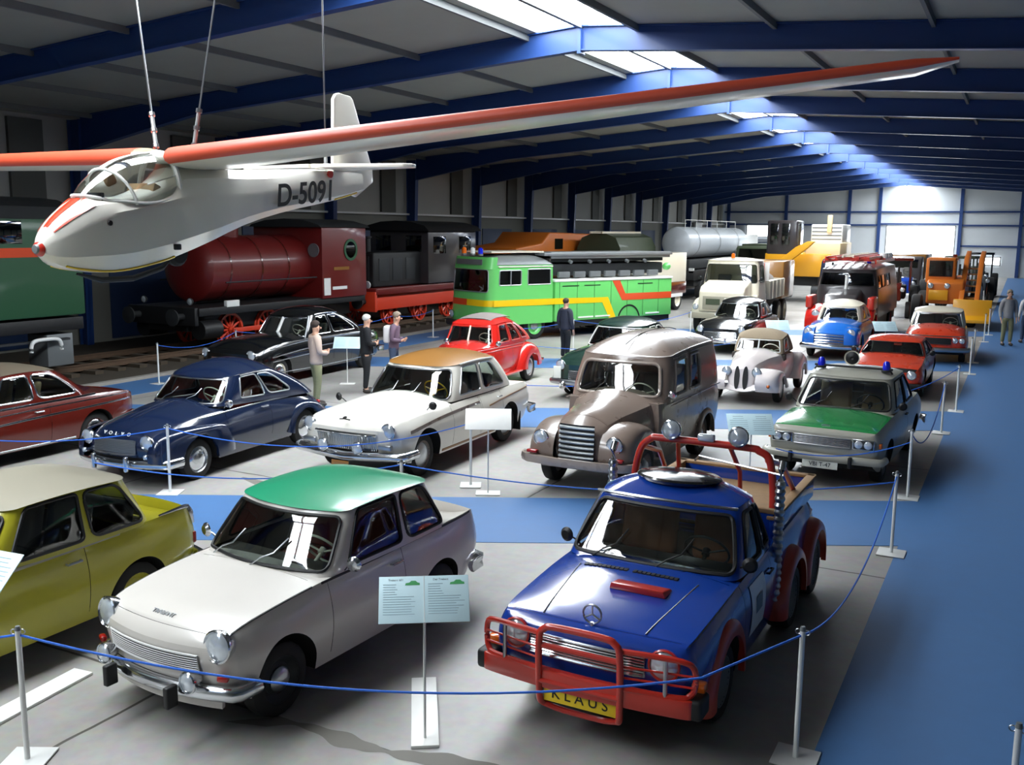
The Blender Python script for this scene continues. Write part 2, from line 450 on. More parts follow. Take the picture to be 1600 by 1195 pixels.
# left wall
XW = XL - .15
struct(MB().box((XW - .1, (Y0 + Y1) / 2, 5.7), (.2, Y1 - Y0, 2.7)).build('wall_left', 'wall_sheet'))
mat('wall_plinth', (118, 118, 112), .7, 0, 0, .06, 1.)
struct(MB().box((XW - .06, (Y0 + Y1) / 2, 2.17), (.28, Y1 - Y0, 4.35)).build('wall_left', 'wall_plinth'))
struct(MB().box((XW + .1, (Y0 + Y1) / 2, 4.32), (.34, Y1 - Y0, .08)).build('trim_2', 'white_steel'))
for k in range(17):
    yc = FR[k] + 3
    struct(MB().box((XW + .05, yc + 1.55, 5.55), (.12, 1.1, 2.3)).build('wall_panel', 'wall_dark'))
    d = struct(MB().box((XW + .1, yc - .2, 1.9), (.06, 3.3, 3.6)).build('door_%d' % (k + 1), 'door_blue', bevel=.01))
# right and back wall
struct(MB().box((XR + .15, (Y0 + Y1) / 2, 3.45), (.2, Y1 - Y0, 6.9)).build('wall_right', 'wall_sheet'))
def gable(name, y, m):
    return struct(MB().prism([(XL - .4, 0), (XR + .4, 0), (XR + .4, roof_z(XR)), (RX, ZR + .1), (XL - .4, roof_z(XL))], y - .1, y + .1, 'xz').build(name, m))
gable('wall_back', Y0 - .3, 'wall_sheet')
gable('wall_far', Y1 + .2, 'wall_far_sheet')
for x in (-25.2, -19.8, -14.2, -11.6, -5.0, -.4, 5.0):
    struct(MB().box((x, Y1 - .05, (roof_z(x)) / 2), (.26, .3, roof_z(x))).build('gable_column', 'p_beam'))
for x0, x1, zz in ((XL, XR, 5.5), (XL, -11.6, 4.35), (-5.0, XR, 4.35), (-11.6, -5, 4.45), (-5, XR, 2.6), (XL, -14.2, 2.6)):
    struct(MB().box(((x0 + x1) / 2, Y1 - .02, zz), (x1 - x0, .16, .14)).build('gable_girt', 'p_beam'))
def opening(n, x0, x1, z0, z1, y=Y1):
    o = struct(MB().box(((x0 + x1) / 2, y - .02, (z0 + z1) / 2), (x1 - x0, .1, z1 - z0)).build(n, 'window_daylight'))
    f = MB()
    for a in (x0, x1): f.box((a, y - .05, (z0 + z1) / 2), (.1, .14, z1 - z0))
    for a in (z0, z1): f.box(((x0 + x1) / 2, y - .05, a), (x1 - x0 + .1, .14, .1))
    struct(f.build('trim_3', 'grey_steel'))
opening('door_30', -10.95, -5.35, .1, 4.3)
opening('window_60', -23.4, -20.4, 3.2, 4.3)
opening('window_61', -3.3, -1.7, 1.0, 1.7)
# ---------------------------------------------------------------- camera, world
cd = bpy.data.cameras.new('camera'); cam = bpy.data.objects.new('camera', cd); COL.objects.link(cam)
cd.sensor_fit = 'HORIZONTAL'; cd.sensor_width = 36; cd.lens = 1500 / 1600 * 36
cd.clip_start = .05; cd.clip_end = 400
th, psi, roll = math.radians(9.0344), math.radians(27.7765), math.radians(.5)
cam.location = (0, 0, CAM_H)
R = Matrix.Rotation(psi, 4, 'Z') @ Matrix.Rotation(PI / 2 - th, 4, 'X') @ Matrix.Rotation(roll, 4, 'Z')
cam.rotation_euler = R.to_euler()
SC.camera = cam
w = bpy.data.worlds.new('world'); SC.world = w; w.use_nodes = True
w.node_tree.nodes['Background'].inputs['Color'].default_value = (.55, .68, .85, 1)
w.node_tree.nodes['Background'].inputs['Strength'].default_value = 1.
SC.view_settings.view_transform = 'Standard'; SC.view_settings.look = 'None'; SC.view_settings.gamma = 1
SC.view_settings.exposure = .8
SC.view_settings.use_curve_mapping = False
# ---------------------------------------------------------------- vehicle kit (local: x across, y from nose to tail, z up)
def ss(t): t = max(0, min(1, t)); return t * t * (3 - 2 * t)
class Body:
    def __init__(s, S):
        s.S = S; s.L = S['L']
        for k in ('w', 'ws', 'zs', 'zt', 'zb'): setattr(s, k, curve(S[k]))
        s.zm = curve(S.get('zm', .55)); s.wb = curve(S['wb']) if 'wb' in S else (lambda y: s.w(y) - .06)
        s.nose = curve(S.get('nose', 0)); s.tail = curve(S.get('tail', 0))
        s.pe = S.get('pe', 2.6); s.ue = S.get('ue', 2.2)
    def side_x(s, y, z):
        w, ws, zs, zb, zm, wb = s.w(y), s.ws(y), s.zs(y), s.zb(y), s.zm(y), s.wb(y)
        zm = min(zm, zs - .01)
        if z <= zm: return wb + (w - wb) * math.sin(PI / 2 * max(0, (z - zb)) / max(.01, zm - zb))
        return w - (w - ws) * ((z - zm) / (zs - zm)) ** s.ue
    def top_z(s, y, x):
        ws = s.ws(y); u = min(1, abs(x) / ws)
        return s.zs(y) + (s.zt(y) - s.zs(y)) * (1 - u ** s.pe)
    def shift(s, x, y, z):
        S = s.S; w = s.w(y) if y > .2 else s.w(.25)
        gf = max(0, 1 - y / S.get('gf', 1.)) ** 2; gr = max(0, 1 - (s.L - y) / S.get('gr', 1.)) ** 2
        b = min(1.2, abs(x) / max(.3, w)) ** 2
        return y + gf * (S.get('bowf', .1) * b + s.nose(z)) - gr * (S.get('bowr', .08) * b + s.tail(z))
    def P(s, x, y, z): return (x, s.shift(x, y, z), z)
    def zlow(s, y):
        z = s.zb(y)
        for yc, zc, r in s.S.get('arches', ()):
            d = abs(y - yc)
            if d < r: z = max(z, zc + math.sqrt(r * r - d * d))
        return z
    def build(s, t, mats, panels=(), well=None, custom=None, nst=46, gap=.006, name='body'):
        """panels: (name, y0, y1, 'top'|'side', side, lo, hi, slot)"""
        L = s.L
        ys = set(round(L * i / nst, 4) for i in range(nst + 1)) | {0, .008, .025, .05, .085, .13, L - .008, L - .025, L - .05, L - .085, L - .13}
        for yc, zc, r in s.S.get('arches', ()):
            for i in range(25): ys.add(round(yc - r * math.cos(PI * i / 24), 4))
        for p in panels: ys |= {p[1], p[2]}
        if well: ys |= {well[0] - .005, well[0] + .015, well[1] - .015, well[1] + .005}
        ys = sorted(y for y in ys if 0 <= y <= L)
        yy = [ys[0]]
        keep = set(q for p in panels for q in (p[1], p[2])) | {L}
        for y in ys[1:]:
            if y - yy[-1] > .006 or y in keep: yy.append(y)
        ys = yy
        NB, NS, NT = 3, 16, 14
        rings = []
        for y in ys:
            zl = s.zlow(y); zs = s.zs(y); ws = s.ws(y)
            zl = min(zl, zs - .02)
            wl = s.side_x(y, zl)
            r = [(wl * i / NB, zl) for i in range(NB)]
            for k in range(NS + 1):
                z = zl + (zs - zl) * k / NS; r.append((s.side_x(y, z), z))
            for k in range(1, NT + 1):
                u = 1 - k / NT; u = u if k < NT else 0
                x = ws * u; z = s.top_z(y, x)
                if well and well[0] <= y <= well[1] and u < .93: z = min(z, well[2])
                r.append((x, z))
            rings.append(r)
        N = len(rings[0]); V = []; idx = {}
        for j, r in enumerate(rings):
            for i, (x, z) in enumerate(r):
                for sd in (1, -1):
                    if sd == -1 and (i == 0 or i == N - 1): idx[j, i, -1] = idx[j, i, 1]; continue
                    idx[j, i, sd] = len(V); V.append([sd * x, ys[j], z])
        F = {}
        def put(b, f, m): F.setdefault(b, []).append((f, m))
        for j in range(len(ys) - 1):
            ym = (ys[j] + ys[j + 1]) / 2
            for i in range(N - 1):
                reg = 'bottom' if i < NB else ('side' if i < NB + NS else 'top')
                for sd in (1, -1):
                    f = (idx[j, i, sd], idx[j + 1, i, sd], idx[j + 1, i + 1, sd], idx[j, i + 1, sd])
                    x = rings[j][i][0]; zz = (rings[j][i][1] + rings[j][i + 1][1]) / 2
                    m = 1 if reg == 'bottom' else 0
                    if well and reg == 'top' and well[0] < ym < well[1] and (i - NB - NS) >= 0 and rings[j][i + 1][1] < s.top_z(ym, x) - .05: m = 2
                    if custom and m == 0:
                        q = custom(ym, zz, x * sd, reg)
                        if q: m = q
                    b = name
                    for pi, p in enumerate(panels):
                        if p[3] == reg and p[1] < ym < p[2] and (len(p) < 5 or p[4] in (0, sd)):
                            frac = (i - NB) / NS if reg == 'side' else 1 - (i - NB - NS + .5) / NT
                            lo, hi = p[5], p[6]
                            if lo <= frac + 1e-6 and frac < hi:
                                b = (pi, sd) if reg == 'side' else (pi, 0)
                                if m == 0 and len(p) > 7: m = p[7]
                    put(b, f, m)
        for jj, rev in ((0, 1), (len(ys) - 1, 0)):   # nose and tail caps
            MCAP = 12; prev = None; y = ys[jj]
            for i in range(NB, N):
                x, z = rings[jj][i]
                row = []
                for k in range(MCAP + 1):
                    if k == 0: row.append(idx[jj, i, -1])
                    elif k == MCAP: row.append(idx[jj, i, 1])
                    elif i == N - 1: row.append(idx[jj, i, 1])
                    elif i == NB: row.append(len(V)); V.append([x * (2 * k / MCAP - 1), y, z])
                    else:
                        xx = x * (2 * k / MCAP - 1)
                        z2 = z
                        if i > NB + NS - 1: z2 = z
                        row.append(len(V)); V.append([xx, y, z2])
                if prev:
                    for k in range(MCAP):
                        f = [prev[k], prev[k + 1], row[k + 1], row[k]]
                        f = tuple(dict.fromkeys(f))
                        if len(f) < 3: continue
                        m = custom(y, z, x, 'cap') if custom else 0
                        put(name, f, m or 0)
                prev = row
        W = [s.P(*v) for v in V]
        out = {}
        for b, fs in F.items():
            mb = MB(); mp = {}
            p = panels[b[0]] if isinstance(b, tuple) else None
            for f, m in fs:
                g = []
                for i in f:
                    if i not in mp:
                        mp[i] = len(mb.v); v = list(W[i])
                        if p:
                            if abs(V[i][1] - p[1]) < 1e-6: v[1] += gap
                            elif abs(V[i][1] - p[2]) < 1e-6: v[1] -= gap
                        mb.v.append(tuple(v))
                    g.append(mp[i])
                mb.f.append(tuple(g)); mb.m.append(m)
            o = mb.build(p[0] if p else name, mats, t, ang=40)
            out.setdefault(p[0] if p else name, []).append(o)
        return out
    def surf_line(s, pts, off=.008):
        """points (y, z, side) on the flanks"""
        return [Vector(s.P(sd * (s.side_x(y, z) + off), y, z)) for y, z, sd in pts]
    def flank_strip(s, t, name, m, keys, r=.012, sides=(1, -1), flat=.5):
        f = curve(keys); y0, y1 = keys[0][0], keys[-1][0]
        for sd in sides:
            P = s.surf_line([(y0 + (y1 - y0) * i / 24, f(y0 + (y1 - y0) * i / 24), sd) for i in range(25)], .003)
            MB().sweep(P, [(flat * r * math.cos(a * PI / 4), r * math.sin(a * PI / 4)) for a in range(8)]).build(name, m, t)
    def front_bar(s, y, z, wfrac=1., n=16, off=.03, wrap=.25, g=None):
        """polyline that follows the nose in plan at height z"""
        w = s.w(.35) * wfrac
        P = []
        for i in range(-n, n + 1):
            x = w * i / n; P.append(Vector((x, s.shift(x, 0, z) - off + y, z)))
        for sd, lst in ((-1, 'a'), (1, 'b')):
            e = P[0] if sd == -1 else P[-1]
            add = [Vector((e.x + sd * .035, e.y + .05, z)), Vector((e.x + sd * .05, e.y + wrap, z))] if wrap else []
            if sd == -1: P = add[::-1] + P
            else: P = P + add
        return P
    def rear_bar(s, z, wfrac=1., off=.03, wrap=.25, n=12):
        w = s.w(s.L - .35) * wfrac; L = s.L
        P = [Vector((w * i / n, s.shift(w * i / n, L, z) + off, z)) for i in range(-n, n + 1)]
        if wrap:
            a, b = P[0], P[-1]
            P = [Vector((a.x - .05, a.y - wrap, z)), Vector((a.x - .035, a.y - .05, z))] + P + [Vector((b.x + .035, b.y - .05, z)), Vector((b.x + .05, b.y - wrap, z))]
        return P

def cabin(t, K, mats, roof_mat, glass_m='glass', trim='black_trim', trim_r=.012):
    """pillars, roof, panes. K['side'] = [(pb0, pb1, pt1, pt0, v0, v1, radius)]"""
    z0 = K['z0'] if isinstance(K['z0'], tuple) else (K['z0'],) * 2
    z1 = K['z1'] if isinstance(K['z1'], tuple) else (K['z1'],) * 2
    yf0, yf1, yr0, yr1 = K['yf0'], K['yf1'], K['yr0'], K['yr1']
    w0, w1 = K['w0'], K['w1']; rf, rr = K.get('rf', .25), K.get('rr', .25)
    ar, cr = K.get('arch', .02), K.get('crown', .07); bf, brr = K.get('bowf', .06), K.get('bowr', .05)
    fb, rb, we = K.get('fbulge', .0), K.get('rbulge', 0.), K.get('we', 1.4); re_ = K.get('re', 1.)
    def P(p, v, sd=1):
        yf = yf0 + (yf1 - yf0) * v - fb * 4 * v * (1 - v); yr = yr0 + (yr1 - yr0) * v ** re_ + rb * 4 * v * (1 - v)
        w = w0 + (w1 - w0) * v ** we
        a = min(rf, w * .9); b = min(rr, w * .9)
        if p <= 1: x, y = p * (w - a), yf
        elif p <= 2: q = (p - 1) * PI / 2; x, y = w - a + a * math.sin(q), yf + a * (1 - math.cos(q))
        elif p <= 3: q = p - 2; x, y = w + K.get('barrel', .02) * 4 * q * (1 - q), yf + a + (yr - b - yf - a) * q
        elif p <= 4: q = (p - 3) * PI / 2; x, y = w - b + b * math.cos(q), yr - b + b * math.sin(q)
        else: x, y = (5 - p) * (w - b), yr
        q = (y - yf) / (yr - yf); bb = (x / w) ** 2
        y += bf * bb * max(0, 1 - q) ** 2 - brr * bb * max(0, q) ** 2
        q = max(0, min(1, q))
        za = z0[0] + (z0[1] - z0[0]) * q; zb = z1[0] + (z1[1] - z1[0]) * q + ar * 4 * q * (1 - q)
        return Vector((sd * x, y, za + (zb - za) * v))
    # metric domain
    kn = [0]
    for i in range(5):
        kn.append(kn[-1] + sum((P(i + (j + 1) / 6, .5) - P(i + j / 6, .5)).length for j in range(6)))
    Hh = (P(2.5, 1) - P(2.5, 0)).length
    def U(p): i = min(4, int(p)); return kn[i] + (kn[i + 1] - kn[i]) * (p - i)
    def pinv(u):
        for i in range(5):
            if u <= kn[i + 1] + 1e-9: return i + (u - kn[i]) / max(1e-6, kn[i + 1] - kn[i])
        return 5.
    holes = []
    if 'ws' in K:
        pb, pt, v0, v1, r = K['ws']
        holes.append(('windscreen', rpoly([(0, v0 * Hh), (U(pb), v0 * Hh), (U(pt), v1 * Hh), (0, v1 * Hh)], [0, r, r, 0])))
    for sdw in K.get('side', ()):
        a, b, c, d, v0, v1, r = sdw
        holes.append(('side_window', rpoly([(U(a), v0 * Hh), (U(b), v0 * Hh), (U(c), v1 * Hh), (U(d), v1 * Hh)], r)))
    if 'rw' in K:
        pb, pt, v0, v1, r = K['rw']
        holes.append(('rear_window', rpoly([(kn[5], v0 * Hh), (kn[5], v1 * Hh), (U(pt), v1 * Hh), (U(pb), v0 * Hh)], [0, 0, r, r])))
    pts, edges = [], []
    def loop(P2):
        o = len(pts); pts.extend(Vector(q) for q in P2)
        for i in range(len(P2)): edges.append((o + i, o + (i + 1) % len(P2)))
    T = kn[5]; n = 40
    loop([(T * i / n, 0) for i in range(n)] + [(T, Hh * i / 6) for i in range(6)] + [(T - T * i / n, Hh) for i in range(n)] + [(0, Hh - Hh * i / 6) for i in range(6)])
    for _, h in holes: loop(h)
    for i in range(1, 50):
        for j in range(1, 8):
            pts.append(Vector((T * i / 50, Hh * j / 8)))
    vs, es, fs = delaunay_2d_cdt(pts, edges, [], 0, 1e-5)[:3]
    def inside(q, poly):
        c = False; x, y = q; k = len(poly)
        for i in range(k):
            x1, y1 = poly[i]; x2, y2 = poly[i - 1]
            if (y1 > y) != (y2 > y) and x < (x2 - x1) * (y - y1) / (y2 - y1) + x1: c = not c
        return c
    bk = {}
    for f in fs:
        c = sum((vs[i] for i in f), Vector((0, 0))) / len(f)
        k = -1
        for hi, (_, h) in enumerate(holes):
            if inside(c, h): k = hi; break
        bk.setdefault(k, []).append(f)
    def mp(uv, sd): return P(pinv(max(0, min(T, uv[0]))), max(0, min(1, uv[1] / Hh)), sd)
    def mesh(flist, sds, inset=0):
        mb = MB()
        for sd in sds:
            loc = {}
            for f in flist:
                g = []
                for i in f:
                    if i not in loc:
                        loc[i] = len(mb.v); q = mp(vs[i], sd)
                        if inset: q = Vector((q.x * (1 - inset / w0), q.y + (inset if q.y < (yf0 + yr0) / 2 else -inset) * .6, q.z))
                        mb.v.append(tuple(q))
                    g.append(loc[i])
                mb.f.append(tuple(g if sd > 0 else g[::-1])); mb.m.append(0)
        return mb
    fr = mesh(bk.get(-1, []), (1, -1)).build('cabin_frame', mats, t, ang=50)
    res = {'P': P, 'frame': fr, 'panes': []}
    for hi, (nm, h) in enumerate(holes):
        if hi not in bk: continue
        both = nm != 'side_window'
        for sds in (((1, -1),) if both else ((1,), (-1,))):
            o = mesh(bk[hi], sds, .008).build(nm, glass_m, t, ang=60)
            res['panes'].append(o)
            if trim:
                for_ = MB()
                if both:
                    e = 0 if nm == 'windscreen' else T
                    half = [q for q in h if abs(q[0] - e) > 1e-6]
                    ends = [q for q in h if abs(q[0] - e) <= 1e-6]
                    seq = half
                    if nm == 'rear_window':
                        lo_, hi_ = min(ends, key=lambda q: q[1]), max(ends, key=lambda q: q[1])
                        path = [hi_] + half + [lo_]
                    else:
                        lo_, hi_ = min(ends, key=lambda q: q[1]), max(ends, key=lambda q: q[1])
                        path = [lo_] + half + [hi_]
                    A = []
                    for a, b in zip(path, path[1:]):
                        m_ = max(1, int((Vector(b) - Vector(a)).length / .1))
                        A += [Vector(a).lerp(Vector(b), i / m_) for i in range(m_)]
                    A.append(Vector(path[-1]))
                    pl = [mp(q, 1) for q in A] + [mp(q, -1) for q in A[::-1][1:-1]]
                    for_.tube(pl, trim_r, 6, closed=True)
                else:
                    for sd in sds:
                        A = []
                        for a, b in zip(h, h[1:] + h[:1]):
                            m_ = max(1, int((Vector(b) - Vector(a)).length / .1))
                            A += [Vector(a).lerp(Vector(b), i / m_) for i in range(m_)]
                        for_.tube([mp(q, sd) for q in A], trim_r, 6, closed=True)
                for_.build(nm + '_surround', trim, o)
    # roof skin: dome over the rim
    mb = MB(); NS = 10; ns = 60
    rim = [P(5 * i / ns, 1, 1) for i in range(ns + 1)] + [P(5 - 5 * i / ns, 1, -1) for i in range(1, ns)]
    yc = (yf1 + yr1) / 2; zc = max(z1) + ar + cr
    lip = K.get('lip', .006) + .004
    rows = []
    def ringpt(q, sft):
        u = 1 - sft
        x = q.x * u; y = yc + (q.y - yc) * u
        return (x, y, zc - (zc - q.z) * u ** K.get('re2', 2.3))
    rr_ = []
    for q in rim: rr_.append((q.x * (1 + lip / w1), q.y + (lip if q.y > yc else -lip), q.z - K.get('lipz', .006)))
    rows.append(rr_)
    for sft in [0, .03, .07, .13, .22, .34, .48, .64, .82]:
        rows.append([ringpt(q, sft) for q in rim])
    k = len(rim); V = [p for r in rows for p in r]; F = [(i * k + j, i * k + (j + 1) % k, (i + 1) * k + (j + 1) % k, (i + 1) * k + j) for i in range(len(rows) - 1) for j in range(k)]
    V.append((0, yc, zc)); c = len(V) - 1; o = (len(rows) - 1) * k
    F += [(o + j, o + (j + 1) % k, c) for j in range(k)]
    mb.add(V, F)
    res['roof'] = mb.build('roof', roof_mat, t, ang=50)
    res['zc'] = zc
    return res

def wheel(t, x, y, r=.3, w=.16, cap='chrome', rim='p_cream', sd=1, style='disc', tread=.0):
    a = (sd, 0, 0)
    o = MB().lathe([(r * .62, -w * .45), (r * .66, -w / 2), (r * .9, -w / 2), (r * .985, -w * .38), (r, -w * .2), (r, w * .2), (r * .985, w * .38), (r * .9, w / 2), (r * .66, w / 2), (r * .62, w * .42)], (x, y, r), a, 28).build('wheel', 'rubber', t)
    h = w / 2
    MB().lathe([(r * .67, h * .9), (r * .64, h * .96), (r * .6, h * .7), (r * .45, h * .35), (r * .3, h * .55), (.001, h * .55), (.001, -h * .6), (r * .62, -h * .6), (r * .62, h * .4)], (x, y, r), a, 24).build('rim', rim, o)
    if cap:
        cr = r * (.34 if style == 'disc' else .56)
        MB().lathe([(cr, h * .5), (cr * 1.0, h * .72), (cr * .85, h * .95), (cr * .5, h * 1.08), (.001, h * 1.12)], (x, y, r), a, 20).build('hubcap', cap, o)
    return o
def wheels(t, ys, tr, r=.3, w=.16, **k):
    for y in ys:
        for s in (1, -1): wheel(t, s * tr, y, r, w, sd=s, **k)
def headlight(t, x, y, z, r=.09, d=(0, -1, .0), bezel='chrome', depth=.1, name='headlight', lens='lens'):
    A = Vector(d).normalized(); O = Vector((x, y, z))
    o = MB().lathe([(.001, -depth), (r * .6, -depth * .95), (r * .92, -depth * .5), (r * 1.08, -.01), (r * 1.1, .012), (r * 1.0, .02), (r * .93, .008)], O, A, 22).build(name, bezel, t)
    MB().lathe([(r * .95, .004), (r * .8, .02), (r * .45, .032), (.001, .036)], O, A, 22).build('lens', lens, o)
    return o
def blob(t, name, m, c, d, parent=None, bev=.02, rot=None):
    return MB().box(c, d, rot).build(name, m, parent or t, bevel=bev, seg=3)
def seat(t, x, y, z, m, w=.5, name='seat', h=.52):
    mb = MB(); mb.box((x, y + .22, z + .08), (w, .46, .18)); 
    o = mb.build(name, m, t, bevel=.05, seg=3)
    b = MB().box((x, y + .5, z + .16 + h / 2), (w, .13, h), Matrix.Rotation(-.22, 3, 'X')).build('backrest', m, o, bevel=.05, seg=3)
    return o
def steering(t, x, y, z, r=.19, m='cream_plastic', tilt=.95):
    M = Matrix.Translation((x, y, z)) @ Matrix.Rotation(-tilt, 4, 'X')   # plane tipped towards the driver
    mb = MB(); mb.tube([(r * math.cos(a * PI / 14), r * math.sin(a * PI / 14), 0) for a in range(28)], .011, 6, True)
    for a in (-.3, PI + .3): mb.cyl((0, 0, -.02), (r * math.cos(a), r * math.sin(a), 0), .009, n=6)
    mb.cyl((0, 0, -.04), (0, 0, .01), .035); mb.cyl((0, 0, -.35), (0, 0, -.03), .018)
    return mb.xf(M).build('steering_wheel', m, t)
def wipers(t, P, xs=(-.35, .12), v=.05, lean=.35, L=.34, m='dull_chrome'):
    for x in xs:
        def q(xx, vv):
            # nearest front parameter
            best = min((abs(P(k / 40 * 2, vv).x - abs(xx)), k / 40 * 2) for k in range(41))[1]
            return P(best, vv, 1 if xx >= 0 else -1) + Vector((0, -.022, .012))
        a = q(x, v); b = q(x + lean * L * 2, v + .22); c = q(x + lean * L * 2.6, v + .46)
        mb = MB(); mb.tube([a + Vector((0, .01, -.02)), (a + b) / 2 + Vector((0, -.012, .006)), b], .006, 6); mb.tube([a + (c - a) * .25 + Vector((.02, -.004, 0)), b, c], .007, 5)
        mb.build('wiper', m, t)
def mirror(t, x, y, z, m='chrome', sd=1, d=.09):
    mb = MB(); mb.tube([(x, y, z), (x + sd * .05, y - .02, z + .05), (x + sd * .1, y - .03, z + .07)], .008, 6)
    mb.lathe([(.001, -.03), (.04, -.028), (.062, -.008), (.064, .006), (.001, .008)], (x + sd * .12, y - .03, z + .08), (-.25 * sd, 1, 0), 14)
    return mb.build('door_mirror', m, t)
def handle(t, B, y, z, sd, m='chrome'):
    a, b = B.surf_line([(y - .07, z, sd), (y + .07, z, sd)], .0)
    n = Vector((sd, 0, 0))
    MB().tube([a + n * .004, a + n * .03, b + n * .03, b + n * .004], .011, 6).build('door_handle', m, t)
def hgrille(t, x0, x1, z0, z1, yfun, n=9, m='chrome', r=.008, frame=True, back='black_trim', name='grille'):
    """horizontal bar grille following y = yfun(x, z)"""
    mb = MB()
    for i in range(n):
        z = z0 + (z1 - z0) * (i + .5) / n
        mb.tube([(x0 + (x1 - x0) * k / 14, yfun(x0 + (x1 - x0) * k / 14, z) - .012, z) for k in range(15)], r, 5)
    o = mb.build(name, m, t)
    b = MB().grid(lambda u, v: (x0 + (x1 - x0) * u, yfun(x0 + (x1 - x0) * u, z0 + (z1 - z0) * v) - .004, z0 + (z1 - z0) * v), 14, 4)
    b.build('grille_backing', back, o)
    if frame:
        P = [(x0 + (x1 - x0) * k / 14, z0) for k in range(15)] + [(x1 - (x1 - x0) * k / 14, z1) for k in range(15)]
        MB().tube([(x, yfun(x, z) - .014, z) for x, z in P], r * 1.4, 6, True).build('grille_frame', m, o)
    return o
def bumper(t, P, h=.1, d=.05, m='chrome', name='bumper', bulge=True):
    sec = [(-d / 2, -h / 2), (0, -h / 2 * 1.02), (d / 2, -h / 3), (d * .75, 0), (d / 2, h / 3), (0, h / 2 * 1.02), (-d / 2, h / 2), (-d / 4, 0)] if bulge else [(-d / 2, -h / 2), (d / 2, -h / 2), (d / 2, h / 2), (-d / 2, h / 2)]
    return MB().sweep(P, sec).build(name, m, t, ang=50)
def plate(t, s, x, y, z, w=.5, h=.11, m='plate_white', ink='ink_black', tilt=0, size=.09):
    o = MB().box((0, 0, 0), (w, .008, h)).build('licence_plate', m, t, bevel=.002)
    o.location = (x, y, z); o.rotation_euler = (-tilt, 0, 0)
    if s: text('plate_lettering', s, size, ink, o, FRONT(0, -.006, 0))
    return o
def fender(t, x0, x1, P, Q, m, name='fender', e=.75, n=10, sd=1, mi=None):
    """pontoon: P outer-top outline (y, z), Q wheel-opening edge (y, z), inner x0 to outer x1"""
    k = 36
    A = catmull([(p[0], p[1], 0) for p in P], 8); B = catmull([(q[0], q[1], 0) for q in Q], 8)
    def at(C, u):
        f = u * (len(C) - 1); i = min(len(C) - 2, int(f)); return C[i].lerp(C[i + 1], f - i)
    def fn(u, v):
        a, b = at(A, u), at(B, u); s_ = math.sin(v * PI / 2); c_ = math.cos(v * PI / 2)
        x = x0 + (x1 - x0) * abs(s_) ** e; w = abs(c_) ** e
        q = b.lerp(a, w)
        return (sd * x, q.x, q.y)
    mb = MB().grid(fn, k, n)
    # lip turned inwards
    mb.grid(lambda u, v: (sd * (x1 - .05 * v - .0), at(B, u).x, at(B, u).y), k, 1)
    return mb.build(name, m, t, ang=60)
# ---------------------------------------------------------------- front row
def trabant_common(t, bodymat, roofmat, cabmat, round_=False, glass_m='glass'):
    L = 3.55
    B = Body(dict(L=L, w=[(0, .58), (.02, .66), (.1, .715), (.35, .745), (1.2, .755), (2.6, .75), (3.2, .715), (3.4, .68), (L, .62)],
                  ws=[(0, .56), (.03, .62), (.15, .65), (1.0, .685), (1.5, .69), (2.6, .675), (3.1, .66), (3.4, .63), (L, .58)],
                  zs=[(0, .70), (.02, .735), (.09, .79), (.3, .835), (1.1, .90), (1.8, .915), (2.6, .925), (3.38, .93), (L, .90)],
                  zt=[(0, .70), (.02, .745), (.09, .81), (.3, .87), (.7, .905), (1.1, .935), (1.6, .95), (2.6, .95), (2.85, .92), (3.2, .84), (L, .78)],
                  zb=[(0, .42), (.05, .34), (.2, .26), (.5, .22), (2.9, .22), (3.2, .28), (L, .36)],
                  zm=.58, bowf=.15, bowr=.10, pe=2.4, ue=1.9,
                  nose=[(.3, .06), (.5, .02), (.62, 0), (.72, .01), (.9, .05)], tail=[(.3, .06), (.6, 0), (.9, .05)],
                  arches=[(.63, .27, .37), (2.68, .27, .36)]))
    B.build(t, [bodymat, 'underside', 'interior_dark'],
            panels=[('bonnet', .06, 1.06, 'top', 0, 0, .88), ('boot_lid', 2.86, 3.4, 'top', 0, 0, .86), ('door', 1.16, 2.12, 'side', 0, .1, .98)], well=(1.24, 2.6, .55))
    K = dict(z0=(.90, .91), z1=(1.36, 1.36), yf0=1.02, yf1=1.40, yr0=2.98, yr1=2.78, w0=.69, w1=.585, rf=.10, rr=.2, bowf=.14, bowr=.07, crown=.06, arch=.03, we=1.25,
             ws=(1.5, 1.45, .1, .90, .07), side=[(2.10, 2.60, 2.58, 2.06, .10, .93, .05), (2.66, 3.35, 3.08, 2.64, .10, .93, .09)], rw=(4.25, 4.2, .2, .86, .1), lip=.016, lipz=.008)
    R = cabin(t, K, cabmat, roofmat, glass_m=glass_m, trim_r=.014)
    return B, R, L

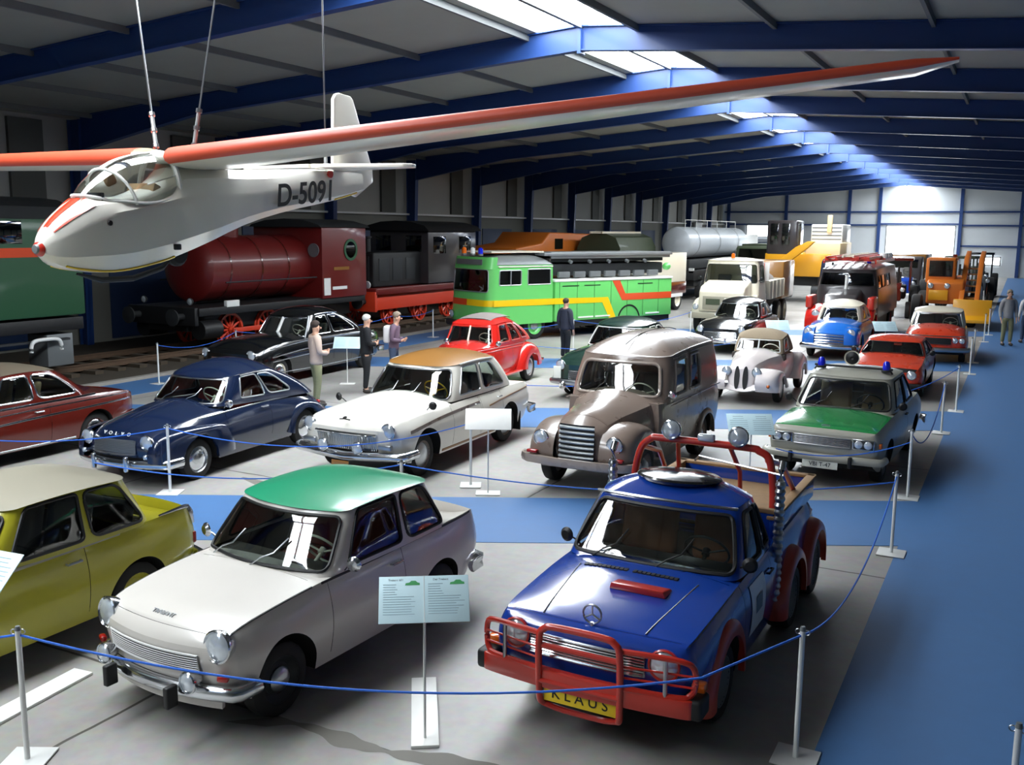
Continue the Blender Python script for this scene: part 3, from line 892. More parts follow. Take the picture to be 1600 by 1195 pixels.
def build_trabant(loc, rz):
    t = thing('saloon_car', 'pale grey two-door saloon with a green roof in the front row', 'car', loc, rz)
    B, R, L = trabant_common(t, 'p_ivory', 'p_green_roof', 'p_ivory')
    P = R['P']
    for s in (-1, 1):
        headlight(t, s * .60, .12, .72, .112, (s * .12, -1, .12), depth=.14)
        headlight(t, s * .455, -.03, .475, .075, (0, -1, .05), depth=.09, name='fog_lamp')
        b = MB().box((s * .66, .105, .50), (.085, .05, .045), Matrix.Rotation(s * .42, 3, 'Z')).build('indicator', 'red_lens', t, bevel=.015)
        blob(t, 'tail_light', 'red_lens', (s * .57, L - .15, .68), (.08, .06, .18))
        blob(t, 'bumper_guard', 'black_trim', (s * .33, -.085, .36), (.05, .10, .16), bev=.012)
    hgrille(t, -.47, .47, .51, .65, lambda x, z: B.shift(x, 0, z) - .006, 8, 'white_steel', .0042, True, 'black_trim')
    bumper(t, B.front_bar(0, .37, .96, off=.05, wrap=.22), .11, .05)
    MB().sweep(B.front_bar(0, .29, .8, off=.0, wrap=0), [(-.02, -.05), (.02, -.05), (.015, .05), (-.015, .05)]).build('front_apron', 'p_ivory', t)
    bumper(t, B.rear_bar(.40, .95, .05, .25), .11, .05)
    wheels(t, (.63, 2.68), .63, .285, .155, cap='dull_chrome', rim='dark_steel')
    wipers(t, P, (-.52, -.02), .06, .3, .34)
    steering(t, .34, 1.52, .98, .19)
    seat(t, -.32, 1.75, .55, 'seat_red'); seat(t, .32, 1.75, .55, 'seat_red'); seat(t, 0, 2.2, .55, 'seat_brown', 1.15, 'rear_seat', .42)
    blob(t, 'dashboard', 'interior_dark', (0, 1.35, .85), (1.2, .2, .14))
    mirror(t, .72, 1.35, .93, 'chrome', 1); mirror(t, -.72, 1.35, .93, 'chrome', -1)
    for s in (-1, 1):
        handle(t, B, 2.0, .80, s)
        q = [(1.0 - i * .1, B.zs(1.0 - i * .1) - .005, s) for i in range(10)]
        MB().tube(B.surf_line(q, -.004), .008, 5).build('wing_seam', 'black_trim', t)
        B.flank_strip(t, 'waist_strip', 'black_trim', [(1.1, .893), (3.38, .918)], .012, (s,))
    text('bonnet_lettering', 'TRABANT', .052, 'dull_chrome', t, Matrix.Translation((0, B.shift(0, .13, .83), B.top_z(.13, 0) + .004)) @ Matrix.Rotation(math.radians(24), 4, 'X'), .004)
    return t
build_trabant((-5.42, 4.62, 0), math.radians(-3))

def build_yellow(loc, rz):
    t = thing('saloon_car', 'lime yellow two-door saloon with a beige roof, cut off by the left edge', 'car', loc, rz)
    B, R, L = trabant_common(t, 'p_lime', 'p_beige_roof', 'p_lime')
    for s in (-1, 1):
        headlight(t, s * .60, .13, .72, .1, (s * .12, -1, .12))
        blob(t, 'tail_light', 'red_lens', (s * .61, L - .12, .60), (.07, .06, .12))
        pts = [B.P(s * (B.ws(y) - .005), y, B.zs(y) + .012) for y in (L - .55, L - .4, L - .25, L - .1, L - .02)] + [B.P(s * .60, L + .015, z) for z in (.87, .8, .74)]
        MB().tube(pts, .016, 6, scale=[.5, .8, 1, 1.3, 1.6, 1.6, 1.5, 1.0]).build('fin_moulding', 'chrome', t)
        handle(t, B, 1.98, .80, s, 'dull_chrome')
        B.flank_strip(t, 'waist_strip', 'p_beige_roof', [(1.05, .885), (2.5, .905)], .016, (s,))
    hgrille(t, -.42, .42, .5, .62, lambda x, z: B.shift(x, 0, z) - .006, 7)
    bumper(t, B.front_bar(0, .37, .96, off=.05), .11, .05); bumper(t, B.rear_bar(.42, .98, .05, .3), .11, .05)
    wheels(t, (.63, 2.68), .61, .285, .155, cap='chrome', rim='p_lime')
    steering(t, .34, 1.52, .98, .19)
    seat(t, -.32, 1.75, .55, 'seat_grey'); seat(t, .32, 1.75, .55, 'seat_grey'); seat(t, 0, 2.2, .55, 'seat_grey', 1.15, 'rear_seat', .42)
    blob(t, 'dashboard', 'interior_dark', (0, 1.35, .85), (1.2, .2, .14))
build_yellow((-7.72, 3.25, 0), 0)

def wart_body(t, mats, L, panels, well, bed=None, w=.81):
    z_rear = .90
    B = Body(dict(L=L, w=[(0, .70), (.02, .75), (.1, .785), (.4, w), (1.2, w + .01), (L - .6, w), (L - .1, w - .04), (L, w - .1)],
                  ws=[(0, .66), (.03, .70), (.2, .725), (1.1, .745), (2.0, .75), (L - .6, .73), (L, .68)],
                  zs=[(0, .78), (.02, .81), (.1, .84), (.5, .87), (1.2, .905), (2.4, .92), (L - .4, .915), (L, .87)],
                  zt=[(0, .78), (.02, .815), (.1, .855), (.5, .91), (1.2, .965), (2.4, .96), (L - .6, .95), (L, .88)],
                  zb=[(0, .40), (.06, .32), (.25, .25), (.6, .22), (L - .7, .22), (L - .3, .3), (L, .38)],
                  zm=.62, bowf=.06, bowr=.05, pe=3.2, ue=2.4, nose=[(.35, .05), (.6, 0), (.8, .02), (.95, .06)], tail=[(.35, .05), (.6, 0), (.9, .04)],
                  arches=[(.78, .28, .38)] + ([(bed[0], .30, .40), (bed[1], .30, .40)] if bed else [(3.22, .28, .37)])))
    B.build(t, mats, panels=panels, well=well)
    return B
def build_blue_pickup(loc, rz):
    t = thing('pickup_truck', 'blue six-wheeled pickup with red roll bar, red bull bar and yellow plate', 'pickup truck', loc, rz)
    L = 4.25
    ax = (.80, 2.80, 3.78)
    B = wart_body(t, ['p_wart_blue', 'underside', 'interior_dark'], L, [('bonnet', .07, 1.18, 'top', 0, 0, .9), ('door', 1.24, 2.12, 'side', 0, .08, .98)], (1.32, 2.2, .55), bed=ax[1:])
    K = dict(z0=(.93, .93), z1=(1.40, 1.38), yf0=1.16, yf1=1.58, yr0=2.42, yr1=2.28, w0=.74, w1=.60, rf=.12, rr=.16, bowf=.08, bowr=.03, crown=.13, arch=.03, we=1.3,
             ws=(1.5, 1.45, .08, .9, .08), side=[(2.10, 2.62, 2.55, 2.06, .1, .86, .05), (2.7, 3.0, 2.95, 2.66, .12, .86, .05)], rw=(4.2, 4.2, .15, .85, .08), lip=.004)
    R = cabin(t, K, 'p_wart_blue', 'p_wart_blue', trim_r=.018)
    # roof hatch
    zc = R['zc']
    MB().lathe([(.30, -.03), (.33, .0), (.31, .018), (.2, .028), (.001, .034)], (0, 0, 0), (0, 0, 1), 28).xf(Matrix.Translation((.02, 1.90, zc - .012)) @ Matrix.Diagonal((1.15, .78, 1, 1))).build('roof_hatch', 'glass_dark', t)
    bpy.data.objects['roof_hatch'].data.materials[0] = MAT['p_black']
    MB().tube([(s * .62, y, z) for s, y, z in ((-1, 1.62, 1.405), (-.5, 1.55, 1.42), (0, 1.53, 1.425), (.5, 1.55, 1.42), (1, 1.62, 1.405))], .014, 6).build('roof_gutter', 'chrome', t)
    P = R['P']
    # wings with red flares
    for s in (-1, 1):
        for i, y in enumerate(ax):
            r0, r1 = (.37, .51) if i == 0 else (.38, .50)
            A = [(y + r1 * math.cos(a), .29 + r1 * math.sin(a)) for a in [PI * (1.04 - 1.08 * k / 10) for k in range(11)]]
            Q = [(y + r0 * math.cos(a), .29 + r0 * math.sin(a)) for a in [PI * (1.04 - 1.08 * k / 10) for k in range(11)]]
            fender(t, .72 if i else .70, .905 if i else .845, A, Q, 'p_red_flare', 'wheel_flare', .7, 8, s)
            wheel(t, s * (.76 if i else .68), y, .30, .21, None, 'grey_steel', s)
        headlight(t, s * .575, .03, .70, .105, (s * .06, -1, .08), bezel='p_red', depth=.1)
        o = MB().box((s * .80, .12, .565), (.1, .08, .07)).build('indicator', 'amber_lens', t, bevel=.015)
        mirror(t, s * .68, 1.40, .96, 'black_trim', s)
        handle(t, B, 2.0, .80, s, 'black_trim')
        # corrugated exhaust stack
        pts, sc = [], []
        for k in range(90):
            z = .28 + 1.22 * k / 89; pts.append((s * .79, 2.36, z)); sc.append(1 + .16 * math.sin(k * 1.4))
        o = MB().tube(pts, .042, 12, scale=sc).build('exhaust_stack', 'dull_chrome', t)
        MB().tube([(s * .79, 2.36, 1.5), (s * .79, 2.36, 1.60), (s * .79, 2.41, 1.66)], .032, 10).build('exhaust_tip', 'chrome', o)
        q = [(1.12 - i * .105, B.zs(1.12 - i * .105) - .01, s) for i in range(11)]
        MB().tube(B.surf_line(q, -.006), .008, 5).build('wing_seam', 'black_trim', t)
        blob(t, 'tail_light', 'red_lens', (s * .66, L + .005, .66), (.12, .04, .2))
    d = MB().grid(lambda u, v: tuple(B.surf_line([(1.42 + .44 * u, .42 + .42 * v, 1)], .006)[0]), 6, 10).build('door_sticker', 'white_paint', t)
    MB().grid(lambda u, v: tuple(B.surf_line([(1.54 + .2 * u, .58 + .14 * v, 1)], .010)[0]), 4, 5).build('sticker_print', 'ink_grey', d)
    hgrille(t, -.44, .44, .60, .74, lambda x, z: B.shift(x, 0, z) - .008, 7, 'chrome', .008)
    # bonnet louvres, scoop and ring emblem
    for x0, x1, y in ((-.46, -.08, 1.0), (-.04, .34, 1.0)):
        mb = MB()
        for k in range(10):
            x = x0 + (x1 - x0) * (k + .5) / 10
            mb.box((x, y, B.top_z(y, x) + .003), ((x1 - x0) / 13, .05, .01))
        mb.build('bonnet_louvre', 'black_trim', t)
    mb = MB(); z = B.top_z(.72, .1)
    mb.add([(-.10, .64, z - .01), (.36, .64, z - .012), (.36, .82, z - .0), (-.10, .82, z + .0), (-.08, .63, z + .05), (.34, .63, z + .048), (.34, .80, z + .02), (-.08, .80, z + .022)], [(0, 1, 2, 3), (4, 5, 6, 7), (0, 1, 5, 4), (1, 2, 6, 5), (2, 3, 7, 6), (3, 0, 4, 7)])
    mb.build('bonnet_scoop', 'p_red', t, bevel=.012)
    for x in (-.5, .5):
        MB().tube([(x * (.8 + .2 * k / 8), .12 + k * .11, B.top_z(.12 + k * .11, x) + .001) for k in range(9)], .006, 5).build('bonnet_trim_line', 'dull_chrome', t)
    mb = MB(); zz = .93
    mb.tube([(.07 * math.cos(a * PI / 12), .10, zz + .07 * math.sin(a * PI / 12)) for a in range(24)], .008, 6, True)
    for a in (PI / 2, PI * 7 / 6, -PI / 6): mb.cyl((0, .10, zz), (.068 * math.cos(a), .10, zz + .068 * math.sin(a)), .007, n=6)
    mb.cyl((0, .10, .84), (0, .10, .87), .012)
    mb.build('bonnet_ring_emblem', 'dull_chrome', t)
    # bumper beam and bull bar
    B0 = B.front_bar(-.02, .46, .96, off=.09, wrap=.18)
    MB().sweep(B0, [(-.04, -.07), (.04, -.07), (.04, .07), (-.04, .07)]).build('bumper', 'p_red', t, bevel=.015)
    for s in (-1, 1): blob(t, 'bumper_end', 'black_trim', (s * .80, .045, .46), (.15, .2, .15), bev=.03)
    bb = thing_part = MB()
    y0 = -.11
    def loop(pts, r=.024): bb.tube(catmull(pts, 5, True), r, 8, True)
    # centre hoop
    bb.tube(catmull([(-.29, y0 + .03, .26), (-.31, y0, .34), (-.31, y0 - .02, .76), (-.27, y0 - .02, .85), (-.18, y0 - .02, .875), (.18, y0 - .02, .875), (.27, y0 - .02, .85), (.31, y0 - .02, .76), (.31, y0, .34), (.29, y0 + .03, .26)], 6), .026, 10)
    for z in (.45, .72): bb.tube([(-.31, y0 - .01, z), (.31, y0 - .01, z)], .022, 8)
    bb.tube(catmull([(-.29, y0 + .03, .26), (-.15, y0 + .05, .23), (.15, y0 + .05, .23), (.29, y0 + .03, .26)], 5), .022, 8)
    for s in (-1, 1):
        bb.tube(catmull([(s * .31, y0, .80), (s * .5, y0 + .02, .805), (s * .73, y0 + .06, .795), (s * .80, y0 + .10, .74), (s * .81, y0 + .11, .62), (s * .78, y0 + .09, .55), (s * .7, y0 + .06, .53), (s * .31, y0, .53)], 6), .022, 8)
        for z in (.61, .69): bb.tube([(s * .31, y0 - .0, z), (s * .80, y0 + .09, z)], .008, 6)
        bb.tube([(s * .31, y0, .48), (s * .33, -.02, .46)], .02, 8)
    o = bb.build('bull_bar', 'p_red', t)
    for s in (-1, 1):
        MB().tube([(s * .62, y0 + .04, .53), (s * .62, y0 + .04, .805)], .016, 8).build('bull_bar_stay', 'dull_chrome', o)
    pl = plate(t, 'K L A U S', 0, y0 + .015, .36, .56, .13, 'plate_yellow', tilt=.05, size=.108)
    # cab interior
    steering(t, .36, 1.66, 1.0, .19, 'black_trim')
    seat(t, -.34, 1.72, .58, 'seat_brown', .52); seat(t, .34, 1.72, .58, 'seat_brown', .52)
    blob(t, 'dashboard', 'black_trim', (0, 1.5, .88), (1.3, .22, .14))
    wipers(t, P, (-.5, .05), .05, .3, .36, 'black_trim')
    # load bed
    bed = MB()
    for s in (-1, 1): bed.box((s * .70, 3.36, 1.0), (.05, 1.75, .2))
    bed.box((0, L - .04, 1.0), (1.42, .05, .2)); bed.box((0, 2.52, 1.02), (1.42, .05, .26))
    blob(t, 'bed_floor', 'wood', (0, 3.38, .965), (1.36, 1.72, .03), bev=.004)
    for s in (-1, 1): blob(t, 'bed_lining', 'wood', (s * .67, 3.36, 1.04), (.015, 1.7, .13), bev=.003)
    bed.build('load_bed', 'p_wart_blue', t, bevel=.01)
    rail = MB()
    for s in (-1, 1): rail.box((s * .70, 3.36, 1.115), (.09, 1.78, .03))
    rail.box((0, L - .03, 1.115), (1.48, .09, .03)); rail.box((0, 2.52, 1.17), (1.45, .06, .04))
    rail.build('bed_rail', 'wood', t, bevel=.006)
    # roll bar with lamps
    rb = MB(); y = 2.62
    rb.tube(catmull([(-.66, y - .06, .98), (-.67, y, 1.3), (-.62, y + .02, 1.57), (-.52, y + .02, 1.68), (-.4, y + .02, 1.70), (.4, y + .02, 1.70), (.52, y + .02, 1.68), (.62, y + .02, 1.60), (.67, y, 1.3), (.68, y - .06, .98)], 6), .035, 10)
    for s in (-1, 1):
        rb.tube([(s * .60, y + .02, 1.60), (s * .62, y + .55, 1.45), (s * .66, y + .95, 1.1)], .026, 8)
        rb.tube([(s * .25, y + .02, 1.69), (s * .3, y + .22, 1.42), (s * .3, y + .3, 1.02)], .022, 8)
    rbo = rb.build('roll_bar', 'p_red', t)
    for x in (-.30, .34): headlight(t, x, y - .03, 1.80, .088, (0, -1, .15), name='spot_lamp')
    blob(t, 'work_lamp', 'lens', (.03, y, 1.755), (.16, .07, .07))
    MB().tube([(-.1, y + .1, 1.50), (-.05, y + .06, 1.56), (.8, 2.40, 1.54)], .010, 6).build('stack_brace', 'dull_chrome', t)
    return t
build_blue_pickup((-2.53, 5.97, 0), math.radians(-.6))
# ---------------------------------------------------------------- second row
def interior(t, y, m, zf=.55, n=2, w=.34, wheel_m='cream_plastic', dash=None, rear=None, sx=.34, zw=1.0, right=1):
    for s in (-1, 1): seat(t, s * w, y, zf, m)
    if rear: seat(t, 0, rear, zf, m, 1.15, 'rear_seat', .44)
    steering(t, right * sx, y - .22, zw, .2, wheel_m)
    if dash: blob(t, 'dashboard', 'interior_dark', (0, dash, zw - .14), (1.2, .2, .14))

def build_maroon(loc, rz):
    t = thing('saloon_car', 'dark maroon saloon with chrome side trim, cut off by the left edge', 'car', loc, rz)
    L = 4.4
    B = Body(dict(L=L, w=[(0, .62), (.02, .7), (.12, .77), (.5, .83), (1.4, .84), (3.4, .83), (4.1, .78), (L, .66)],
                  ws=[(0, .58), (.1, .66), (.5, .73), (1.4, .76), (3.0, .75), (4.2, .70), (L, .62)],
                  zs=[(0, .70), (.1, .80), (.5, .86), (1.4, .89), (3.2, .90), (4.2, .86), (L, .80)],
                  zt=[(0, .70), (.1, .82), (.5, .92), (1.4, .96), (2.9, .96), (3.3, .94), (4.0, .86), (L, .76)],
                  zb=[(0, .42), (.1, .3), (.5, .22), (3.7, .22), (4.2, .32), (L, .4)], zm=.6, bowf=.14, bowr=.14, pe=2.6,
                  arches=[(.85, .3, .37), (3.42, .3, .35)]))
    B.build(t, ['p_maroon', 'underside', 'interior_dark'], [('bonnet', .08, 1.3, 'top', 0, 0, .88), ('boot_lid', 3.4, 4.3, 'top', 0, 0, .84), ('door', 1.45, 2.55, 'side', 0, .08, .98)], (1.5, 3.05, .55))
    cabin(t, dict(z0=.91, z1=(1.36, 1.35), yf0=1.25, yf1=1.62, yr0=3.42, yr1=2.95, w0=.74, w1=.62, rf=.2, rr=.28, crown=.07, arch=.05, rbulge=.05,
                  ws=(1.5, 1.45, .08, .9, .08), side=[(2.1, 2.5, 2.49, 2.06, .12, .88, .05), (2.56, 3.15, 3.0, 2.55, .12, .88, .12)], rw=(4.2, 4.2, .2, .85, .1)), 'p_maroon', 'p_maroon_roof', trim='chrome', trim_r=.016)
    for s in (-1, 1):
        headlight(t, s * .62, .1, .7, .09, (s * .1, -1, .05))
        blob(t, 'tail_light', 'red_lens', (s * .58, L - .16, .7), (.1, .06, .1)); handle(t, B, 2.35, .78, s)
    B.flank_strip(t, 'waist_strip', 'chrome', [(.3, .60), (2.2, .69), (4.25, .74)], .017)
    B.flank_strip(t, 'upper_strip', 'chrome', [(1.3, .79), (2.6, .82), (4.25, .83)], .010)
    B.flank_strip(t, 'belt_moulding', 'chrome', [(1.3, .885), (3.45, .90)], .02)
    B.flank_strip(t, 'sill_strip', 'chrome', [(1.3, .25), (3.0, .25)], .014)
    hgrille(t, -.45, .45, .45, .62, lambda x, z: B.shift(x, 0, z) - .006, 6)
    bumper(t, B.front_bar(0, .38, .97, off=.05), .11, .05); bumper(t, B.rear_bar(.42, .97, .06, .3), .11, .05)
    wheels(t, (.85, 3.42), .68, .3, .16, rim='p_maroon', style='wide')
    interior(t, 2.0, 'seat_tan', dash=1.55, rear=2.55)
build_maroon((-14.22, 7.25, 0), 0)

def build_navy(loc, rz):
    t = thing('saloon_car', 'dark navy blue two-door saloon with a rounded fastback tail', 'car', loc, rz)
    L = 4.35
    B = Body(dict(L=L, w=[(0, .50), (.03, .62), (.15, .74), (.4, .785), (1.3, .79), (3.0, .78), (3.8, .74), (4.2, .6), (L, .45)],
                  ws=[(0, .36), (.1, .46), (.4, .56), (.9, .62), (1.4, .68), (2.4, .70), (3.3, .66), (4.0, .54), (L, .38)],
                  zs=[(0, .64), (.08, .74), (.25, .80), (.7, .86), (1.3, .905), (2.4, .92), (3.2, .90), (3.8, .80), (4.2, .66), (L, .55)],
                  zt=[(0, .66), (.08, .80), (.25, .90), (.7, 1.0), (1.3, 1.07), (2.4, 1.05), (3.2, 1.05), (3.7, .98), (4.15, .78), (L, .60)],
                  zb=[(0, .45), (.08, .36), (.3, .26), (.7, .22), (3.6, .22), (4.1, .3), (L, .42)], zm=.55, bowf=.16, bowr=.12, pe=2.0, ue=2.2,
                  nose=[(.3, .08), (.55, 0), (.75, .03), (.95, .12)], arches=[(.86, .30, .37), (3.46, .30, .35)]))
    B.build(t, ['p_navy', 'underside', 'interior_dark'], [('bonnet', .10, 1.32, 'top', 0, 0, .96), ('door', 1.5, 2.55, 'side', 0, .08, .98)], (1.55, 3.1, .6))
    R = cabin(t, dict(z0=(.98, .84), z1=(1.37, 1.32), yf0=1.30, yf1=1.66, yr0=4.05, yr1=3.15, w0=.70, w1=.59, rf=.22, rr=.42, crown=.15, arch=.06, bowf=.10, re=.9, rbulge=.14, re2=2.0,
                      ws=(1.62, 1.55, .1, .92, .09), side=[(2.12, 2.44, 2.44, 2.07, .2, .9, .05), (2.49, 2.84, 2.80, 2.48, .22, .9, .1)], rw=(4.3, 4.25, .5, .9, .08), lip=.002), 'p_navy', 'p_navy', trim='dull_chrome', trim_r=.012)
    P = R['P']
    for s in (-1, 1):
        headlight(t, s * .55, .07, .68, .10, (s * .05, -1, .0))
        headlight(t, s * .57, .02, .49, .035, (0, -1, 0), name='indicator', lens='lens')
        # swelling front and rear mudguards
        A = [(.02, .40), (.04, .60), (.16, .75), (.5, .80), (1.0, .79), (1.5, .74), (1.72, .56), (1.74, .30)]
        Q = [(.48, .26), (.49, .36), (.56, .52), (.72, .63), (.86, .665), (1.04, .62), (1.2, .44), (1.24, .27)]
        fender(t, .60, .81, A, Q, 'p_navy', 'front_wing', .6, 10, s)
        A = [(2.96, .3), (2.98, .5), (3.1, .68), (3.4, .77), (3.8, .72), (4.1, .56), (4.2, .4)]
        Q = [(3.10, .26), (3.12, .40), (3.2, .54), (3.46, .645), (3.7, .55), (3.8, .40), (3.82, .3)]
        fender(t, .56, .805, A, Q, 'p_navy', 'rear_wing', .6, 10, s)
        handle(t, B, 2.4, .84, s); blob(t, 'tail_light', 'red_lens', (s * .56, 4.1, .6), (.08, .06, .12))
        MB().tube([R['P'](2.05 + .95 * k / 12, 1, s) + Vector((s * .012, 0, -.012)) for k in range(13)], .014, 6).build('roof_gutter', 'chrome', t)
    B.flank_strip(t, 'belt_moulding', 'chrome', [(1.0, .87), (2.4, .905), (3.1, .89)], .012)
    yf = lambda x, z: B.shift(x, 0, z) - .012
    mb = MB()
    for k in range(13): mb.tube([(-.36 + .06 * k, yf(-.36 + .06 * k, .5), .5), (-.36 + .06 * k, yf(-.36 + .06 * k, .7), .7)], .005, 4)
    g = hgrille(t, -.38, .38, .50, .70, yf, 9, 'dull_chrome', .005, True, 'alloy')
    for k, x in enumerate((-.22, -.11, 0, .11, .22)): text('bonnet_letter', 'VOLVO'[k], .075, 'white_steel', t, FRONT(x, B.shift(x, .05, .76) - .014, .765, .5), .006)
    bumper(t, B.front_bar(0, .36, 1.0, off=.07, wrap=.3), .13, .05); bumper(t, B.rear_bar(.42, 1.05, .08, .3), .11, .05)
    for x in (-.3, .3): blob(t, 'bumper_guard', 'chrome', (x, -.10 + .16 * .1, .38), (.06, .06, .22), bev=.02)
    wheels(t, (.86, 3.46), .67, .30, .16, rim='dull_chrome', style='wide')
    for s in (-1, 1): MB().tube([(s * .05, .35 + .1 * k, B.top_z(.35 + .1 * k, .05) + .004) for k in range(9)], .005, 5).build('bonnet_ridge', 'p_navy', t)
    wipers(t, P, (-.4, .05), .12, .3, .3)
    interior(t, 1.95, 'seat_red', .6, dash=1.66, rear=2.55, zw=1.06)
    mirror(t, .7, 1.5, .95)
build_navy((-11.10, 9.06, 0), math.radians(4))

def build_white(loc, rz):
    t = thing('saloon_car', 'off-white saloon with an ochre brown roof and twin fog lamps', 'car', loc, rz)
    L = 4.75
    B = Body(dict(L=L, w=[(0, .70), (.02, .76), (.12, .84), (.5, .89), (1.5, .90), (3.4, .89), (4.4, .84), (L, .72)],
                  ws=[(0, .62), (.05, .70), (.2, .74), (.8, .78), (1.6, .80), (3.2, .79), (4.4, .76), (L, .66)],
                  zs=[(0, .80), (.06, .87), (.25, .91), (.9, .935), (1.7, .96), (3.4, .965), (4.4, .95), (L, .88)],
                  zt=[(0, .80), (.06, .88), (.25, .99), (.7, 1.07), (1.5, 1.12), (2.5, 1.1), (3.4, 1.08), (3.8, 1.05), (4.5, .92), (L, .82)],
                  zb=[(0, .48), (.1, .36), (.4, .28), (.8, .26), (4.0, .26), (4.4, .34), (L, .42)], zm=.64, bowf=.10, bowr=.12, pe=2.0, ue=2.0,
                  nose=[(.4, .08), (.6, .02), (.8, 0), (.95, .05)], tail=[(.4, .08), (.7, 0), (.9, .05)],
                  arches=[(.82, .33, .41), (3.56, .33, .38)]))
    B.build(t, ['p_white', 'underside', 'interior_dark'], [('bonnet', .12, 1.5, 'top', 0, 0, .9), ('boot_lid', 3.7, 4.6, 'top', 0, 0, .84), ('door', 1.6, 2.52, 'side', 0, .08, .98), ('door', 2.56, 3.3, 'side', 0, .08, .98)], (1.66, 3.4, .6))
    R = cabin(t, dict(z0=.98, z1=(1.50, 1.48), yf0=1.46, yf1=1.86, yr0=4.02, yr1=3.66, w0=.78, w1=.635, rf=.26, rr=.32, crown=.12, arch=.05, bowf=.12, rbulge=.04, re2=2.0,
                      ws=(1.66, 1.6, .08, .9, .09), side=[(2.06, 2.44, 2.43, 2.06, .12, .88, .05), (2.5, 2.94, 2.86, 2.5, .12, .88, .1)], rw=(4.15, 4.15, .2, .86, .1), lip=.008), 'p_white', 'p_ochre', trim='dull_chrome', trim_r=.014)
    P = R['P']
    for s in (-1, 1):
        headlight(t, s * .685, .09, .80, .105, (s * .06, -1, .06))
        headlight(t, s * .30, -.13, .56, .085, (0, -1, .08), name='fog_lamp', depth=.08)
        blob(t, 'indicator', 'dull_chrome', (s * .66, .045, .575), (.22, .08, .08)); handle(t, B, 2.4, .86, s); handle(t, B, 3.2, .86, s)
        blob(t, 'tail_light', 'red_lens', (s * .62, L - .12, .76), (.10, .06, .2))
        MB().tube([R['P'](2.0 + k / 12, 1, s) + Vector((s * .012, 0, -.014)) for k in range(13)], .014, 6).build('roof_gutter', 'white_steel', t)
        mirror(t, s * .74, 1.05, .96, 'black_trim', s)
        B.flank_strip(t, 'side_band', 'p_taupe', [(.36, .74), (1.5, .83), (2.5, .86)], .032, (s,), .15)
        B.flank_strip(t, 'rear_band', 'p_ochre', [(2.8, .76), (3.6, .82), (4.55, .86)], .016, (s,), .3)
        B.flank_strip(t, 'sill_strip', 'p_ochre', [(1.3, .31), (3.1, .31)], .02, (s,))
    yf = lambda x, z: B.shift(x, 0, z) - .02
    mb = MB()
    for k in range(31):
        x = -.5 + k / 30
        mb.tube([(x, yf(x, .5) , .50), (x, yf(x, .7) - .01, .71)], .008, 5)
    g = mb.build('grille', 'dull_chrome', t)
    MB().grid(lambda u, v: (-.52 + 1.04 * u, yf(0, .5) + B.shift(-.52 + 1.04 * u, 0, .6) - B.shift(0, 0, .6) + .012, .49 + .23 * v), 14, 3).build('grille_backing', 'black_trim', g)
    MB().tube([(-.53 + 1.06 * k / 16, yf(-.53 + 1.06 * k / 16, .73) - .012, .735) for k in range(17)], .022, 8).build('grille_top_bar', 'chrome', g)
    mb = MB(); mb.tube([(-.09, -.0, .93), (0, -.01, .94), (.09, -.0, .93)], .010, 6); mb.ball((0, -.0, .955), (.014, .05, .022)); mb.build('bonnet_mascot', 'black_trim', t)
    bumper(t, [p + Vector((0, 0, .04 * min(1, abs(p.x) / .8))) for p in B.front_bar(0, .40, 1.04, off=.12, wrap=.34)], .13, .07); bumper(t, B.rear_bar(.46, 1.0, .08, .3), .12, .06)
    plate(t, '', 0, -.135, .30, .30, .11, 'p_ochre')
    wheels(t, (.82, 3.56), .72, .33, .17, rim='p_taupe', cap='dull_chrome', style='wide')
    blob(t, 'mud_flap', 'rubber', (.74, 4.02, .3), (.24, .02, .34), bev=.005); blob(t, 'mud_flap', 'rubber', (-.74, 4.02, .3), (.24, .02, .34), bev=.005)
    wipers(t, P, (-.4, .0), .06, .3, .32)
    interior(t, 2.2, 'seat_grey', .6, dash=1.78, rear=2.9, zw=1.1, wheel_m='p_yellow')
build_white((-8.46, 10.9, 0), math.radians(1.3))

